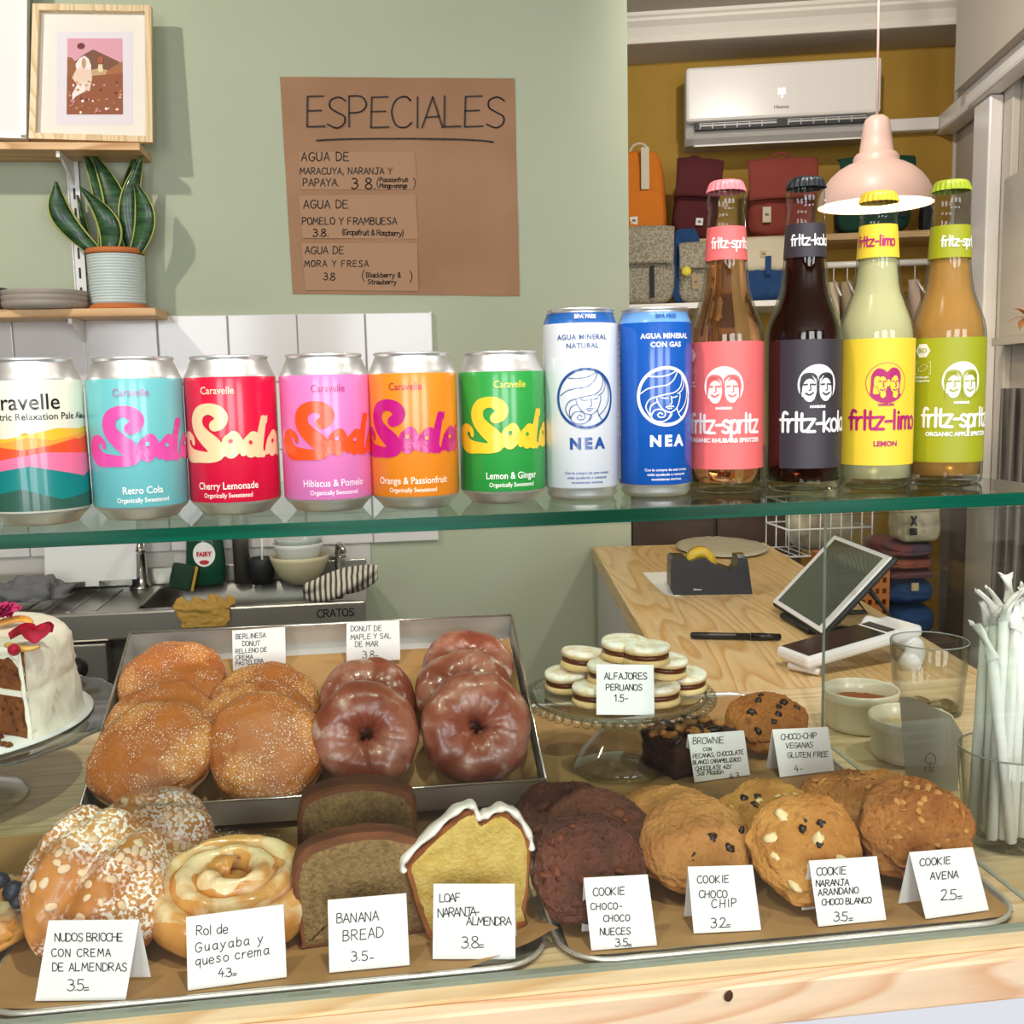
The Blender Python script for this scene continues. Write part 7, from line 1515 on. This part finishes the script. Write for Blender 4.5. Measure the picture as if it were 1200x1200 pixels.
def tumbler(cx_, cy_, r, rb_, h, lb_, group='glass tumblers beside the case'):
    t = thing('glass_tumbler', lb_, 'tumbler', (cx_, cy_, zc0), group=group)
    b = MB(); b.lathe([(0, .0), (rb_*.9, .0), (rb_, .003), (r, h-.001), (r-.0008, h), (r-.0022, h-.001), (rb_-.002, .011), (rb_*.8, .008), (0, .0075)], 64); b.build('glass_wall', m_tum, t)
    b = MB(); b.tube([((r-.0011)*math.cos(2*PI*i/64), (r-.0011)*math.sin(2*PI*i/64), h) for i in range(65)], .0009, 6); b.build('rim', M('rim_glass', 'A8AFA8', .05, trans=.3), t); return t
tumbler(.706, 1.240, .049, .042, .094, 'clear glass tumbler holding a few coins')
m_coin = M('brass_coin', '9A8A5A', .35, .8)
for i, (x, y, z, rx) in enumerate(((-.012, -.01, .009, .1), (.014, .004, .0105, -.3), (.0, .016, .0085, .2), (.022, -.014, .010, .5), (-.02, .012, .011, -.2))):
    b = MB(); b.lathe([(0, .0011), (.0112, .0011), (.0118, .0006), (.0118, -.0006), (.0112, -.0011), (0, -.0011)], 28); o = b.build('coin', m_coin); tag(o, 'brass coloured coin lying in the clear tumbler', 'coin', 'coins in the tumbler'); o.location = (.706+x, 1.240+y, zc0+z); o.rotation_euler = (rx, rx*.5, 0)
sx_, sy_ = .577, .868
tumbler(sx_, sy_, .0455, .0385, .090, 'glass tumbler holding wrapped straws at the right edge')
m_straw = M('straw_wrapper', 'F2F1EC', .65, bump=.3, bscale=120)
def straw(bx_, by_, tx_, ty_2, L_, seed, lb_, zb=.0085):
    a = V3((bx_, by_, 0)); d = V3((tx_-bx_, ty_2-by_, 0)); d.z = math.sqrt(max(.01, L_**2-d.length**2)); d.normalize()
    MW = Matrix.Translation(V3((sx_+bx_, sy_+by_, zc0+zb+.001))) @ d.to_track_quat('Z', 'Y').to_matrix().to_4x4()
    t = thing('wrapped_straw', lb_, 'straw', M_=MW, group='paper wrapped straws in the tumbler'); rn_ = random.Random(seed)
    b = MB(); b.tube([(0, 0, 0.001), (0, 0, L_-.014)], .0049, 12, flat=.92); b.build('wrapper', m_straw, t)
    b = MB(); n_ = 8; pts = []; x = y = 0; aa = rn_.uniform(0, 6.28); k_ = rn_.uniform(.0005, .0028)
    for i in range(n_): u = i/(n_-1); pts.append((x+k_*i*i*.18*math.cos(aa), y+k_*i*i*.18*math.sin(aa), L_-.015+.026*u))
    b.grid(lambda i, j: (lambda P_, w_: (P_[0]+w_[0]*math.cos(2*PI*i), P_[1]+w_[1]*math.sin(2*PI*i), P_[2]+.0016*math.sin(2*PI*i*2+seed)))(pts[int(round(j*(n_-1)))], ((.0049+.0022*math.sin(j*5+seed))*(1+.15*math.sin(i*25+j*9)), .0049*(1-.62*j)+.0008*math.sin(i*19+j*7))), 20, n_-1, wrap=True); b.build('crumpled_end', m_straw, t)
rn = random.Random(12); lay = []
for i in range(17):
    row = i//6; col_ = i % 6; bx_ = -.026+col_*.0102+(row % 2)*.005; by_ = -.017+row*.016; tx_ = -.022+col_*.0098+rn.uniform(-.003, .003)+(row % 2)*.004; ty3 = -.020+row*.017+rn.uniform(-.004, .004); lay.append((bx_, by_, tx_, ty3, rn.uniform(.205, .232)))
for i, a in enumerate(lay): straw(*a, i, 'paper wrapped straw, %s from the left in the %s row of the tumbler' % (('first', 'second', 'third', 'fourth', 'fifth', 'sixth')[i % 6], ('front', 'middle', 'back')[i//6]))
straw(-.012, -.026, -.046, -.036, .196, 40, 'white paper wrapped straw leaning to the left, apart from the others')
# icing sugar spilt on the paper beside the brioche knots
b = MB(); rn = random.Random(31)
for i in range(260):
    a = PZ(245+rn.gauss(0, 26), 984+rn.gauss(0, 7), ZT); r = rn.uniform(.0004, .0016)
    b.add([(a.x+r*math.cos(k*PI/3), a.y+r*math.sin(k*PI/3), ZT+.0016) for k in range(6)]+[(a.x, a.y, ZT+.0022)], [(k, (k+1) % 6, 6) for k in range(6)])
o = b.build('icing_sugar', m_card); tag(o, 'icing sugar spilt on the brown paper below the tin', 'sugar', kind='stuff')
# grey paper bag leaning in front of the ramekin
pg = V3(PZ(1062, 925, zc0+.0005)); npg = V3((-.30, -1, .10)).normalized()
pb = thing('paper_bag', 'thin grey paper bag with a tree mark beside the ramekin', 'paper bag', pg); bpy.context.view_layer.update(); pgi = pb.matrix_world.inverted()
b = MB(); slab(b, [(1054, 817), (1066, 816.5), (1088, 826), (1114, 838), (1128, 860), (1122, 926), (1062, 925)], pg, npg, .0008, pgi); b.build('bag_sheet', M('grey_glassine', '9C9684', .6, alpha=.88), pb)
b = MB(); fg = lambda x, y: tuple(pgi @ (hit(x, y, pg+npg*.0012, npg)))
for ln in ([(1084, 893), (1085, 886), (1090, 882), (1096, 886), (1097, 893), (1093, 896), (1091, 893), (1089, 896), (1084, 893)], [(1090, 893), (1090, 898)]): ribbon(b, ln, .9, fg, n=5)
for l in glyphs('FSC', 5, 0, 1)[0]: ribbon(b, [(1084+x, 904-y) for x, y in l], .8, fg, n=5)
b.build('tree_mark', m_ink, pb)
